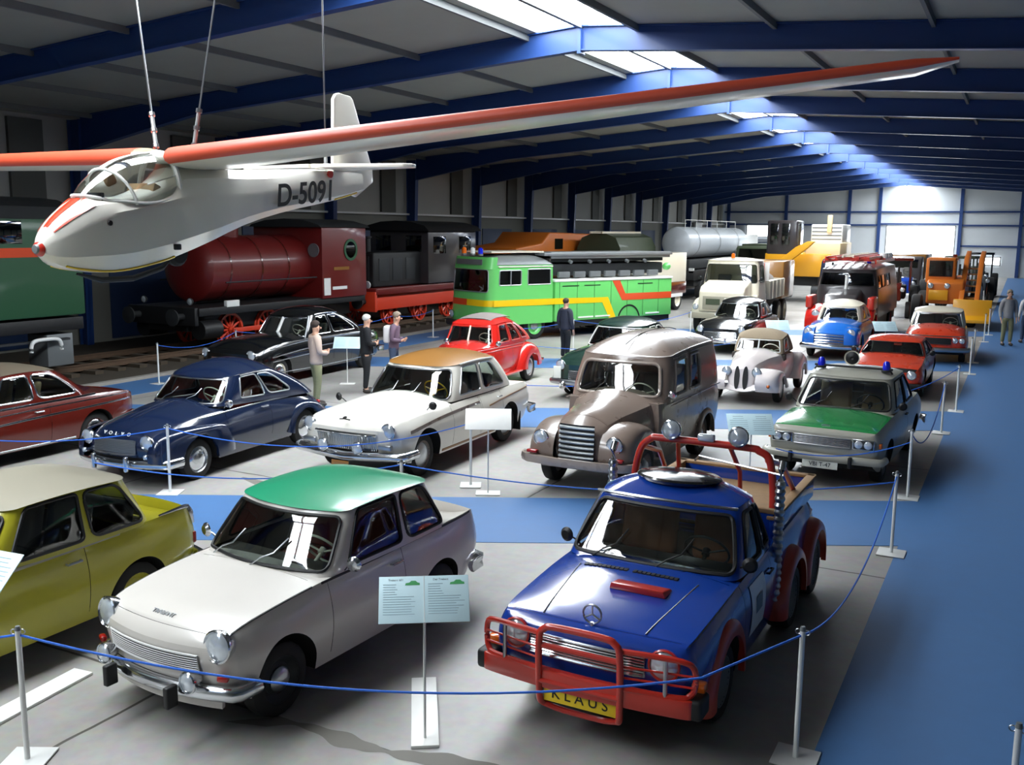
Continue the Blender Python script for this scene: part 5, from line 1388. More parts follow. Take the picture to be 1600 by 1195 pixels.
# ---------------------------------------------------------------- barriers and signs
PSI = math.radians(27.78)
def make_post(loc, label, rz=0.):
    t = thing('barrier_post', label, 'barrier post', loc, rz, 'white barrier posts around the cars')
    MB().cyl((0, 0, .01), (0, 0, .945), .019, n=12).build('pole', 'white_steel', t)
    MB().box((0, 0, .006), (.30, .30, .012)).build('base_plate', 'white_steel', t, bevel=.003)
    c = MB().cyl((0, 0, .945), (0, 0, .975), .021, .015, 12).build('cap', 'grey_steel', t)
    for s in (-1, 1): MB().tube([(s * (.03 + .018 * math.cos(a)), 0, .935 + .018 * math.sin(a)) for a in [2 * PI * k / 12 for k in range(12)]], .004, 5, True).build('rope_eye', 'dull_chrome', t)
    return t
POSTS = [
    ((-5.80, 3.88), 'white barrier post at the lower left, in front of the lime yellow car'),
    ((-1.13, 6.46), 'white barrier post in the foreground, right of the blue pickup bumper'),
    ((-1.07, 11.45), 'white barrier post at the aisle edge beside the pickup load bed'),
    ((-1.16, 14.07), 'white barrier post beside the bumper of the police car'),
    ((-1.08, 19.1), 'white barrier post beside the aisle, behind the police car tail'),
    ((-.98, 21.65), 'white barrier post beside the nose of the orange red coupe'),
    ((-1.0, 27.7), 'white barrier post just before the white roofed red saloon'),
    ((-1.03, 30.25), 'white barrier post next to the white roofed red saloon front wheel'),
    ((-.96, 36.4), 'white barrier post in the aisle row near the yellow loader bucket'),
    ((-.90, 39.0), 'farthest white barrier post in the aisle row, beside the loader'),
    ((-10.2, 9.22), 'white barrier post in front of the navy fastback front wheel'),
    ((-6.78, 11.62), 'white barrier post behind the information board of the white saloon'),
    ((-6.25, 9.1), 'white barrier post behind the tail of the green roofed car'),
    ((-17.73, 15.85), 'white barrier post behind the navy fastback, beside the rails'),
    ((-18.3, 19.0), 'white barrier post at the nose of the black limousine'),
    ((-17.6, 25.3), 'white barrier post beside the rails behind the black limousine'),
    ((-17.6, 27.6), 'white barrier post beside the left front corner of the green truck'),
    ((-12.05, 26.9), 'white barrier post right beside the man in dark clothes'),
    ((-9.9, 31.9), 'white barrier post between the green truck and the black saloon'),
    ((.19, 5.70), 'white barrier post cut off at the lower right corner of the aisle'),
    ((-8.2, 36.4), 'white barrier post behind the black saloon, by the beige truck wheel'),
]
for (x, y), lb in POSTS: make_post((x, y, .006), lb, PSI if y < 13 and x < -2 else 0)
def rope(a, b, sag, label, za=.92, zb=.92, m='rope_blue', r=.008):
    A, Bq = Vector((a[0], a[1], za)), Vector((b[0], b[1], zb)); n = 28
    P = [A.lerp(Bq, k / n) - Vector((0, 0, sag * 4 * (k / n) * (1 - k / n))) for k in range(n + 1)]
    o = MB().tube(P, r, 6).build('barrier_rope', m)
    return tag(o, label, 'rope', 'blue barrier ropes')
Q = [p[0] for p in POSTS]
rope((-8.3, 2.55), Q[0], .12, 'blue rope leaving the left edge towards the lower left barrier post')
A_, W_, Z_ = Vector((Q[0][0], Q[0][1], .92)), Vector((-1.63, 5.78, .78)), Vector((Q[1][0], Q[1][1], .92))
pp = [A_.lerp(W_, k / 24) - Vector((0, 0, .24 * 4 * (k / 24) * (1 - k / 24))) for k in range(25)] + [W_.lerp(Z_, k / 6) for k in range(1, 7)]
tag(MB().tube(pp, .008, 6).build('barrier_rope', 'rope_blue'), 'long blue rope sagging in front of the green roofed car and the pickup', 'rope', 'blue barrier ropes')
rope(Q[1], Q[2], .40, 'blue rope along the aisle beside the blue pickup')
rope(Q[12], Q[2], .22, 'blue rope running behind the blue pickup to the aisle', .92, .85)
rope((-9.4, 7.4), Q[12], .18, 'blue rope behind the green roofed car, over the blue floor strip')
rope(Q[10], Q[11], .30, 'blue rope sagging in front of the white saloon')
rope((-13.6, 7.4), Q[10], .2, 'blue rope in front of the navy fastback and the maroon saloon')
rope((-2.9, 13.6), Q[3], .15, 'blue rope in front of the police car bumper', .6, .8)
rope(Q[3], Q[4], .5, 'dark rope hanging slack beside the police car', .92, .92)
rope((-2.6, 19.0), Q[5], .2, 'blue rope in front of the orange red coupe', .6)
rope(Q[13], Q[14], .2, 'blue rope beside the rails, from the navy fastback to the limousine')
rope(Q[14], Q[15], .25, 'blue rope beside the rails along the black limousine')
rope(Q[15], Q[16], .1, 'blue rope between the two posts by the green truck')
rope((-14.2, 24.2), Q[17], .2, 'blue rope in front of the man in dark clothes')
rope(Q[17], Q[18], .25, 'blue rope to the right of the man in dark clothes')
rope((-11.4, 16.3), (-5.8, 19.2), .2, 'blue rope in front of the dark green saloon and the white roadster', .7, .6)
rope((-11.8, 21.6), (-6.5, 24.4), .2, 'blue rope behind the red vintage saloon', .8, .8)

def board(loc, rz, label, z=1.05, plank=True, w=.64, rich=False, blank=False, tilt=.75, h=.36, m='board_print'):
    t = thing('information_board', label, 'information board', loc, rz, 'information boards beside the cars')
    if plank: MB().box((0, .42, .012), (.20, 1.06, .024)).build('base_plank', 'white_paint', t, bevel=.004)
    else: MB().box((0, 0, .008), (.34, .22, .016)).build('base_plate', 'white_paint', t, bevel=.003)
    MB().cyl((0, 0, .01), (0, -.0, z - .06), .010, n=10).build('pole', 'white_steel', t)
    R3 = Matrix.Rotation(tilt, 3, 'X')
    p = MB().box((0, 0, 0), (w, h, .008)).build('panel', m, t, bevel=.003)
    p.location = (0, .06, z); p.rotation_euler = (tilt, 0, 0)
    if rich:
        for s, title in ((-1, 'Trabant 601'), (1, 'Der Trabant')):
            x0 = s * w / 4
            text('panel_heading', title, .022, 'ink_grey', p, Matrix.Translation((x0 - .04, h / 2 - .03, .0045)), .0005)
            mb = MB()
            for k in range(13):
                y = h / 2 - .065 - .019 * k
                ww = (.11 if k < 5 else .26) * random.uniform(.75, 1)
                mb.box((x0 - .13 + ww / 2, y, .0048), (ww, .004, .001))
            mb.build('panel_print', 'ink_pale', p)
            c = MB(); cx, cy = x0 + .075, h / 2 - .06
            c.prism([(cx - .05, cy - .012), (cx - .045, cy + .004), (cx - .02, cy + .008), (cx - .005, cy + .022), (cx + .025, cy + .022), (cx + .04, cy + .008), (cx + .055, cy + .004), (cx + .055, cy - .012)], .0042, .0055, 'xy')
            c.build('panel_picture', 'ink_green', p)
        MB().box((0, 0, .005), (.004, h, .001)).build('panel_fold', 'white_paint', p)
    elif not blank:
        mb = MB()
        for s in (-1, 1):
            for k in range(8): mb.box((s * w / 4, h / 2 - .05 - .034 * k, .0048), (w * .38 * (.6 if k < 2 else 1), .006, .001))
        mb.build('panel_print', 'ink_pale', p)
    return t
board((-3.54, 5.42, 0), math.radians(33.5), 'double pale blue information board on a white plank between the two front cars', 1.05, True, rich=True)
board((-6.50, 4.02, 0), math.radians(6), 'pale blue information board cut off by the left edge, before the yellow car', 1.18, True)
board((-6.36, 11.38, 0), PSI, 'information board with painted white glare beside the white saloon front door', 1.05, False, blank=True, m='white_paint')  # glare put into the colour: panel plain white, print left off
board((-13.95, 18.1, 0), PSI, 'pale blue information board between the visitors and the black limousine', .98, False)
board((-5.85, 26.9, 0), PSI, 'pale information board behind the white roadster, left of the blue saloon', 1.1, False)
board((-3.2, 28.2, 0), PSI, 'pale information board between the blue saloon and the white roofed saloon', 1.1, False)
board((-3.14, 13.1, .006), PSI, 'pale blue information board to the left of the police car', 1.0, False)
board((-13.0, 8.1, 0), PSI, 'pale blue information board at the left edge beside the maroon saloon', 1.0, False)

# ---------------------------------------------------------------- glider
def build_glider():
    t = thing('glider', 'white glider with orange red wing edges and nose stripes hanging from the roof', 'glider', (-7.75, 5.64, 3.45), math.radians(4.2))
    zb = curve([(0, -.04), (.1, -.13), (.3, -.2), (.7, -.24), (1.24, -.18), (1.67, -.08), (2.13, .05), (2.63, .20), (3.16, .32), (3.74, .42), (4.52, .54), (5.15, .66), (5.3, .70)])
    zt = curve([(0, .03), (.06, .14), (.2, .28), (.39, .41), (.5, .47), (.9, .48), (1.45, .66), (1.6, .80), (2.2, .84), (2.65, .84), (3.3, .88), (4.3, .94), (5.3, .97)])
    zc = curve([(0, 0), (.1, .06), (.52, .27), (1.0, .37), (1.61, .48), (2.64, .56), (4.13, .69), (5.3, .80)])
    w = curve([(0, .03), (.06, .1), (.25, .20), (.6, .29), (1.2, .33), (2.0, .31), (2.7, .23), (3.5, .15), (4.5, .085), (5.3, .05)])
    def ring(y):
        a, b, c, q = zb(y), zt(y), zc(y), w(y)
        f = min(1, y / .8)
        pts = [(0, a), (q * .45, a + .01), (q * (.86 + .0 * f), a + (c - a) * .32), (q, c - (c - a) * .06), (q * .985, c + (b - c) * .12), (q * .80, c + (b - c) * .62), (q * .42, b - (b - c) * .08), (0, b)]
        return pts
    ys = [0, .02, .05, .1, .16, .25, .36, .48, .6, .75, .9, 1.05, 1.2, 1.4, 1.5, 1.6, 1.75, 1.95, 2.15, 2.4, 2.7, 3, 3.4, 3.8, 4.2, 4.6, 5, 5.3]
    V, F, Mi = [], [], []
    for y in ys:
        r = ring(y); V += [(x, y, z) for x, z in r] + [(-x, y, z) for x, z in r[-2:0:-1]]
    k = 14
    for i in range(len(ys) - 1):
        for j in range(k): F.append((i * k + j, i * k + (j + 1) % k, (i + 1) * k + (j + 1) % k, (i + 1) * k + j)); 
    F += [tuple(range(k)), tuple((len(ys) - 1) * k + j for j in range(k))]
    mb = MB().add(V, F)
    mb.build('fuselage', 'p_white', t, ang=24)
    # nose stripes and nose ring
    for s in (-1, 1):
        pts = []
        def stripe(y, u): 
            a, b, c, q = zb(y), zt(y), zc(y), w(y)
            P = [(q * .985, c + (b - c) * .12), (q * .80, c + (b - c) * .62), (q * .42, b - (b - c) * .08), (0, b)]
            f = u * 3; i = min(2, int(f)); f -= i
            return (s * ((P[i][0] * (1 - f) + P[i + 1][0] * f) * 1.01 + .003), y, P[i][1] * (1 - f) + P[i + 1][1] * f + .004)
        MB().grid(lambda a, b: stripe(.10 + .38 * a, .32 + (.12 + .36 * a) * b), 12, 4).build('nose_stripe', 'p_orange_red', t)
        MB().grid(lambda a, b: stripe(.10 + .36 * a, .84 + .16 * b), 12, 2).build('nose_stripe', 'p_orange_red', t)
    MB().lathe([(.001, -.02), (.035, -.018), (.06, .0), (.07, .03)], (0, .0, -.005), (0, 1, 0), 16).build('nose_ring', 'p_red', t)
    MB().lathe([(.001, -.03), (.035, -.028), (.045, -.012), (.001, -.01)], (0, .0, -.005), (0, 1, 0), 14).build('tow_hook', 'grey_steel', t)
    # canopy
    cw = curve([(.46, .16), (.6, .24), (.9, .30), (1.3, .29), (1.56, .25)])
    ct = curve([(.46, .48), (.6, .62), (.8, .76), (1.0, .85), (1.25, .91), (1.56, .95)])
    cb = curve([(.46, .44), (.9, .40), (1.56, .49)])
    def can(u, v):
        y = .46 + 1.08 * u; a = (v - .5) * PI
        x = cw(y) * math.sin(a); z = cb(y) + (ct(y) - cb(y)) * math.cos(a) ** .8 if abs(v - .5) < .499 else cb(y)
        return (x * 1.03, y - .35 * (1 - u) * (1 - abs(math.cos(a))) * -.6, z)
    cn = MB().grid(can, 18, 16).build('canopy', 'canopy', t)
    def line(pts, r, nm, m='white_paint'): MB().tube(pts, r, 6).build(nm, m, cn)
    line([Vector(can(0, k / 16)) for k in range(17)], .018, 'canopy_frame'); line([Vector(can(.98, k / 16)) for k in range(17)], .03, 'canopy_frame')
    for s in (0.01, .99): line([Vector(can(k / 16, s)) for k in range(17)], .016, 'canopy_frame')
    line([Vector(can(.28, k / 16)) for k in range(17)], .016, 'canopy_frame')
    line([Vector(can(.5, .88)), Vector(can(.98, .86))], .008, 'canopy_frame')
    MB().grid(lambda u, v: tuple(Vector(can(.28 + .72 * u, .46 + .08 * v)) + Vector((0, 0, .006))), 12, 3).build('canopy_spine', 'white_paint', cn, solid=.01)
    st = MB(); st.box((0, 1.25, .42), (.36, .1, .42), Matrix.Rotation(-.35, 3, 'X')); st.box((0, 1.0, .26), (.36, .42, .06)); st.build('pilot_seat', 'wood', t, bevel=.02)
    MB().box((0, .62, .44), (.34, .04, .14)).build('instrument_panel', 'dark_steel', t, bevel=.01)
    # wings: aerofoil with red leading edge
    def wing(s):
        mb = MB(); N = 24
        span, tip = 7.15, (.54 if s > 0 else .03)
        prof = []
        for k in range(13): c = .5 * (1 - math.cos(PI * k / 12)); prof.append((c, .255 * c ** .42 * (1 - c) ** 1.15))
        up = [(c, h) for c, h in prof]; lo = [(c, -h * .62) for c, h in prof[-2:0:-1]]
        P = up + lo; k = len(P)
        for i in range(N + 1):
            u = i / N; x = s * (.22 + span * u); ch = 1.15 * (1 - u) + .45 * u
            if u > .96: ch *= max(.05, math.sqrt(1 - ((u - .96) / .042) ** 2)) if (u - .96) < .042 else .05
            y0 = 1.36 + .02 * u + (.45 * u * 0); z0 = .885 + tip * u
            for c, h in P: mb.v.append((x, y0 + .16 * u + c * ch, z0 + h * ch * 1.1 - .04 * c * ch))
        for i in range(N):
            for j in range(k):
                cmid = (P[j][0] + P[(j + 1) % k][0]) / 2; upper = j < 12
                mb.f.append((i * k + j, i * k + (j + 1) % k, (i + 1) * k + (j + 1) % k, (i + 1) * k + j)); mb.m.append(0 if upper or cmid < .10 else 1)
        mb.f.append(tuple(N * k + j for j in range(k))); mb.m.append(1); mb.f.append(tuple(range(k))); mb.m.append(1)
        return mb.build('wing', ['p_wing_red', 'p_cream'], t, ang=50)
    wing(1); wing(-1)
    MB().box((0, 1.95, .90), (.50, 1.15, .09)).build('wing_root_fairing', 'p_white', t, bevel=.035, seg=3)
    # tail
    fin = [(4.62, .90), (4.66, 1.86), (4.72, 1.93), (4.80, 1.95), (5.06, 1.94), (5.12, 1.90), (5.58, 1.02), (5.60, .84), (5.16, .62), (5.0, .66)]
    MB().prism(fin, -.028, .028, 'yz').build('fin', 'p_white', t, bevel=.02)
    MB().tube([(-.03, 5.10, 1.86), (-.03, 5.1, .68)], .003, 4).build('rudder_line', 'ink_grey', t)
    for s in (-1, 1):
        pl = [(s * .02, 4.12), (s * 1.22, 4.36), (s * 1.30, 4.45), (s * 1.28, 4.58), (s * .02, 4.85)]
        MB().prism(pl if s > 0 else pl[::-1], .95, 1.0, 'xy').build('tailplane', 'p_white', t, bevel=.012)
    sk = MB().tube([(0, .42, -.24), (0, .7, -.31), (0, 1.1, -.31), (0, 1.5, -.22), (0, 1.62, -.14)], .03, 8, scale=[.4, 1, 1, 1, .5]); sk.build('landing_skid', 'dark_steel', t)
    MB().lathe([(.001, -.05), (.12, -.05), (.15, -.02), (.15, .02), (.12, .05), (.001, .05)], (0, 1.72, -.06), (1, 0, 0), 18).build('landing_wheel', 'rubber', t)
    for s in (-1, 1):
        pts = [Vector((s * (w(y) * .47 + .004), y, zb(y) + .018)) for y in [.22 + .1 * k for k in range(14)]]
        MB().tube(pts, .012, 5).build('keel_strip', 'p_yellow', t)
        pts = [Vector((s * (w(y) * .5 + .004), y, zb(y) + .02)) for y in (4.6, 4.8, 5.0, 5.15)]
        MB().tube(pts, .012, 5).build('tail_strip', 'p_yellow', t)
        q = MB().cyl((s * (w(.57) * .99), .57, .23), (s * (w(.57) + .012), .57, .23), .025, n=12); q.build('vent', 'black_trim', t)
        q = MB().box((s * (w(1.4) * .9), 1.42, .0), (.05, .07, .06)); q.build('release_fitting', 'black_trim', t, bevel=.01)
        y = 4.46; MB().cyl((s * (w(y) * .7), y, .89), (s * (w(y) + .012), y, .885), .045, n=14).build('tail_disc', 'p_red', t)
        # registration
        yy = 3.82; n = -math.atan2(w(4.6) - w(3.3), 1.3)
        ang = math.atan2(.09, 1.0)
        if s > 0:
            M = Matrix.Translation((w(yy) * .97 + .036, yy, .615)) @ Matrix.Rotation(PI / 2 + n * 1.0 + .0 , 4, 'Z') @ Matrix.Rotation(PI / 2, 4, 'X') @ Matrix.Rotation(ang, 4, 'Z')
        else:
            M = Matrix.Translation((-w(yy) * .97 - .036, yy, .615)) @ Matrix.Rotation(-PI / 2 - n, 4, 'Z') @ Matrix.Rotation(PI / 2, 4, 'X') @ Matrix.Rotation(-ang, 4, 'Z')
        text('registration', 'D-5091', .36, 'ink_black', t, M @ Matrix.Diagonal((1.2, 1.0, 1, 1)), .002, bold=.007, shear=.18)
    return t
build_glider()
def cable(a, b, label):
    A, Bq = Vector(a), Vector(b)
    t = thing('suspension_cable', label, 'cable', a, 0, 'cables holding the glider')
    d = Bq - A
    MB().tube([Vector((0, 0, 0)), d], .011, 6).build('wire', 'dull_chrome', t)
    n = d.normalized()
    MB().cyl(n * .05, n * .42, .022, n=8).build('turnbuckle', 'alloy', t)
    for q in (.06, .24, .42): MB().cyl(n * (q - .02), n * (q + .02), .034, n=8).build('cable_clamp', 'dull_chrome', t)
cable((-8.10, 7.36, 4.43), (-9.15, 8.0, 7.35), 'left one of the two front steel cables holding the glider')
cable((-7.72, 7.5, 4.43), (-7.50, 8.0, 7.30), 'right one of the two front steel cables holding the glider')
cable((-8.07, 10.1, 4.40), (-8.07, 10.1, 7.9), 'thin steel cable holding the tail of the glider')

# ---------------------------------------------------------------- people
def person(loc, rz, label, top='cloth_beige', legs='cloth_olive', hair='hair_dark', H=1.72, arms='down', lean=0., bulk=1., pack=None):
    t = thing('person', label, 'person', loc, rz)
    s = H / 1.72
    J = {'pel': (0, 0, .93), 'wst': (0, .0, 1.05), 'chs': (0, .01, 1.28), 'nkb': (0, .02, 1.46), 'nk': (0, .0, 1.52), 'hd': (0, -.015, 1.60), 'hd2': (0, -.01, 1.70)}
    R_ = {'pel': (.165, .125), 'wst': (.15, .115), 'chs': (.165, .12), 'nkb': (.09, .075), 'nk': (.055, .055), 'hd': (.078, .095), 'hd2': (.062, .075)}
    E_ = [('pel', 'wst'), ('wst', 'chs'), ('chs', 'nkb'), ('nkb', 'nk'), ('nk', 'hd'), ('hd', 'hd2')]
    for d, n in ((1, 'r'), (-1, 'l')):
        J.update({'sh' + n: (d * .185, .02, 1.40), 'hp' + n: (d * .09, 0, .86), 'kn' + n: (d * .10, -.02 - .02 * d, .49), 'an' + n: (d * .105, .02 - .03 * d, .09), 'to' + n: (d * .12, -.12 - .03 * d, .05)})
        if arms == 'down': J.update({'el' + n: (d * .235, .04, 1.12), 'wr' + n: (d * .235, -.05, .88), 'ha' + n: (d * .225, -.08, .78)})
        else: J.update({'el' + n: (d * .24, .02, 1.13), 'wr' + n: (d * .13, -.20, 1.10), 'ha' + n: (d * .05, -.25, 1.13)})
        R_.update({'sh' + n: (.065, .065), 'el' + n: (.047, .047), 'wr' + n: (.034, .03), 'ha' + n: (.04, .022), 'hp' + n: (.088, .09), 'kn' + n: (.06, .062), 'an' + n: (.045, .048), 'to' + n: (.04, .035)})
        E_ += [('nkb', 'sh' + n), ('sh' + n, 'el' + n), ('el' + n, 'wr' + n), ('wr' + n, 'ha' + n), ('pel', 'hp' + n), ('hp' + n, 'kn' + n), ('kn' + n, 'an' + n), ('an' + n, 'to' + n)]
    def P(k):
        x, y, z = J[k]
        if lean and z > .95: y -= lean * (z - .95)
        return Vector((x * bulk, y, z)) * s
    def skin(keys, name, m, grow=0., extra=None, root=None, rr=None):
        pos = dict((k, P(k)) for k in keys); rad = dict((k, (rr or R_)[k]) for k in keys)
        if extra:
            for k, (p, r) in extra.items(): pos[k] = p * s; rad[k] = r
        ks = list(pos); me = bpy.data.meshes.new(name)
        ed = [(ks.index(a), ks.index(b)) for a, b in (E_ if not extra else E_ + extra_e) if a in pos and b in pos]
        me.from_pydata([pos[k] for k in ks], ed, [])
        o = bpy.data.objects.new(name, me); COL.objects.link(o)
        o.modifiers.new('s', 'SKIN'); sb = o.modifiers.new('u', 'SUBSURF'); sb.levels = sb.render_levels = 1
        for i, k in enumerate(ks):
            v = me.skin_vertices[0].data[i]; v.radius = ((rad[k][0] * bulk + grow) * s, (rad[k][1] * bulk + grow) * s); v.use_root = (k == (root or ks[0]))
        dg = bpy.context.evaluated_depsgraph_get(); nm = bpy.data.meshes.new_from_object(o.evaluated_get(dg)); nm.name = name
        bpy.data.objects.remove(o); nm.materials.clear(); nm.materials.append(MAT[m])
        nm.shade_smooth()
        o = bpy.data.objects.new(name, nm); COL.objects.link(o); o.parent = t
        return o
    extra_e = [('pel', 'hem')]
    RB = dict(R_)
    for k in R_:
        if k[:2] in ('pe', 'ws', 'ch', 'hp', 'kn', 'sh') or k == 'nkb': RB[k] = tuple(q - .024 for q in R_[k])
        elif k[:2] in ('el', 'an'): RB[k] = tuple(q - .010 for q in R_[k])
    skin(list(J), 'body', 'skin', rr=RB)
    up = ['wst', 'chs', 'nkb', 'pel'] + ['sh' + n for n in 'rl'] + ['el' + n for n in 'rl'] + ['wr' + n for n in 'rl']
    skin(up, 'jacket' if 'navy' in top or 'black' in top else 'shirt', top, .018, extra={'hem': (Vector((0, 0, .84)), (.165, .13))}, root='chs')
    skin(['pel'] + [k + n for n in 'rl' for k in ('hp', 'kn', 'an')], 'trousers', legs, .014, extra={'hem': (Vector((0, 0, 1.0)), (.145, .11))}, root='pel')
    hd = P('hd2')
    hm = MB().ball(hd + Vector((0, .018, -.012)) * s, (.082 * s, .10 * s, .085 * s), 14, 9); hm.v = [(x, y, z if not (y < hd.y - .03 and z < hd.z) else hd.z) for x, y, z in hm.v]
    hm.build('hair', hair, t)
    h0 = P('hd')
    fc = MB(); fc.ball(h0 + Vector((0, -.098, .005)) * s, (.014, .02, .022), 8, 6)
    fc.build('nose', 'skin', t)
    for d in (-1, 1):
        MB().ball(h0 + Vector((d * .03, -.080, .035)) * s, (.009, .008, .006), 8, 5).build('eye', 'ink_black', t)
        MB().ball(h0 + Vector((d * .082, .0, .01)) * s, (.012, .022, .032), 8, 6).build('ear', 'skin', t)
        n = 'r' if d > 0 else 'l'; a, b = P('an' + n), P('to' + n)
        mb = MB().ball(((a.x + b.x) / 2, (a.y + b.y) / 2 - .01, .05 * s), (.055, .14, .052), 12, 8); mb.v = [(x, y, max(0, z)) for x, y, z in mb.v]
        mb.build('shoe', 'leather_shoe', t)
        # hand: palm with four fingers and a thumb
        w_, h_ = P('wr' + n), P('ha' + n); dr = (h_ - w_).normalized(); sdv = Vector((0, 1, 0)) if arms == 'down' else Vector((0, 0, 1))
        mb = MB(); base = h_
        for q in range(4):
            st_ = base + sdv * (.024 - .016 * q) + dr * .005; ln = (.065, .075, .07, .055)[q]
            mb.tube([st_, st_ + dr * ln * .55, st_ + dr * ln + Vector((-d * .012, 0, 0))], .0085, 6)
        st_ = base - dr * .03 - sdv * .025; mb.tube([st_, st_ + dr * .03 - sdv * .02, st_ + dr * .055 - sdv * .022], .0095, 6)
        mb.build('fingers', 'skin', t)
    MB().tube([h0 + Vector((x, -.086 + abs(x) * .3, -.035)) * s for x in (-.022, 0, .022)], .004, 5).build('mouth', 'p_maroon', t)
    if pack: MB().box(P('chs') + Vector((0, .17, -.04)), (.30, .16, .40)).build('backpack', pack, t, bevel=.05, seg=3)
    return t
RZ_IN = PI   # default figure faces -Y; PI turns its back to the nave front
person((-12.7, 15.45, .0), math.radians(150), 'person in a beige shirt and olive trousers looking at the black limousine', 'cloth_beige', 'cloth_olive', 'hair_dark', 1.74, 'fold')
person((-12.85, 17.35, .0), math.radians(140), 'person with white hair in black clothes beside the information board', 'cloth_black', 'cloth_black', 'hair_white', 1.72, 'fold', .05, 1.05)
person((-12.75, 18.3, .0), math.radians(110), 'person with short grey hair and white and mauve top beside the limousine', 'cloth_mauve', 'cloth_denim', 'hair_grey', 1.72, 'fold', .12, .95, 'cloth_white')
person((-11.26, 24.6, .006), math.radians(165), 'person in a dark jacket standing in front of the green truck', 'cloth_navy', 'cloth_black', 'hair_dark', 1.72, 'down')
person((-.28, 35.6, .006), math.radians(20), 'person in a grey top and olive trousers walking in the aisle', 'cloth_grey', 'cloth_olive', 'hair_grey', 1.80, 'down', 0, 1., 'cloth_grey')
person((.28, 36.8, .006), math.radians(200), 'person in dark jeans at the right edge of the aisle', 'cloth_white', 'cloth_denim', 'hair_dark', 1.72, 'down')
# ---------------------------------------------------------------- railway vehicles and trucks
def bogie_wheel(t, x, y, r, m='p_wheel_red', name='wheel', spokes=10, sd=1):
    o = MB().lathe([(r, -.06), (r + .03, -.06), (r + .03, -.03), (r, -.02), (r, .06), (r * .86, .06), (r * .86, -.06), (r, -.06)], (x, y, r + .18), (sd, 0, 0), 28).build(name, 'rust_steel' if m != 'p_wheel_red' else m, t)
    mb = MB(); mb.lathe([(.001, -.08), (.11, -.08), (.11, .09), (.001, .09)], (x, y, r + .18), (sd, 0, 0), 14)
    for k in range(spokes):
        a = 2 * PI * k / spokes; mb.cyl((x, y, r + .18), (x, y + r * .88 * math.cos(a), r + .18 + r * .88 * math.sin(a)), .035, n=6)
    mb.build('spokes', m, o); return o
TX = -21.25
def build_wagon():
    t = thing('railway_carriage', 'dark green railway carriage with an orange stripe at the left edge', 'railway carriage', (TX, 0, 0))
    y0, y1 = -2.5, 15.6; yc, L = (y0 + y1) / 2, y1 - y0
    MB().box((0, yc, 2.70), (2.9, L, 2.26)).build('carriage_body', 'p_wagon_green', t, bevel=.04)
    for s in (-1, 1): MB().box((s * 1.455, yc, 3.05), (.012, L - .02, .21)).build('side_stripe', 'p_stripe_red', t)
    MB().prism([(-1.47, 3.80), (1.47, 3.80), (1.3, 4.08), (.7, 4.26), (0, 4.32), (-.7, 4.26), (-1.3, 4.08)], y0, y1 - .02, 'xz').build('carriage_roof', 'dark_steel', t)
    for k in range(6):
        w = MB().box((1.452, 13.4 - 2.5 * k, 3.5), (.02, 1.3, .5)).build('window', 'glass_dark', t, bevel=.005)
    MB().box((0, yc, 1.36), (2.7, L, .30)).build('underframe', 'black_trim', t, bevel=.02)
    st = MB(); st.box((1.42, yc, 1.02), (.12, L - 1, .05)); st.build('footboard', 'dark_steel', t)
    MB().box((.9, 15.0, .75), (.7, .7, .75)).build('equipment_box', 'grey_steel', t, bevel=.02)
    for y in (12.6, 10.2, 2.6, .2):
        for s in (-1, 1): bogie_wheel(t, s * .75, y, .44, 'dark_steel', sd=s)
    h = MB().tube(catmull([(1.55, 14.02, .80), (1.55, 14.03, .95), (1.55, 14.12, 1.05), (1.55, 14.4, 1.07), (1.55, 14.7, 1.05), (1.55, 14.79, .95), (1.55, 14.8, .80)], 5), .045, 10).build('white_handrail', 'white_steel', t)
build_wagon()
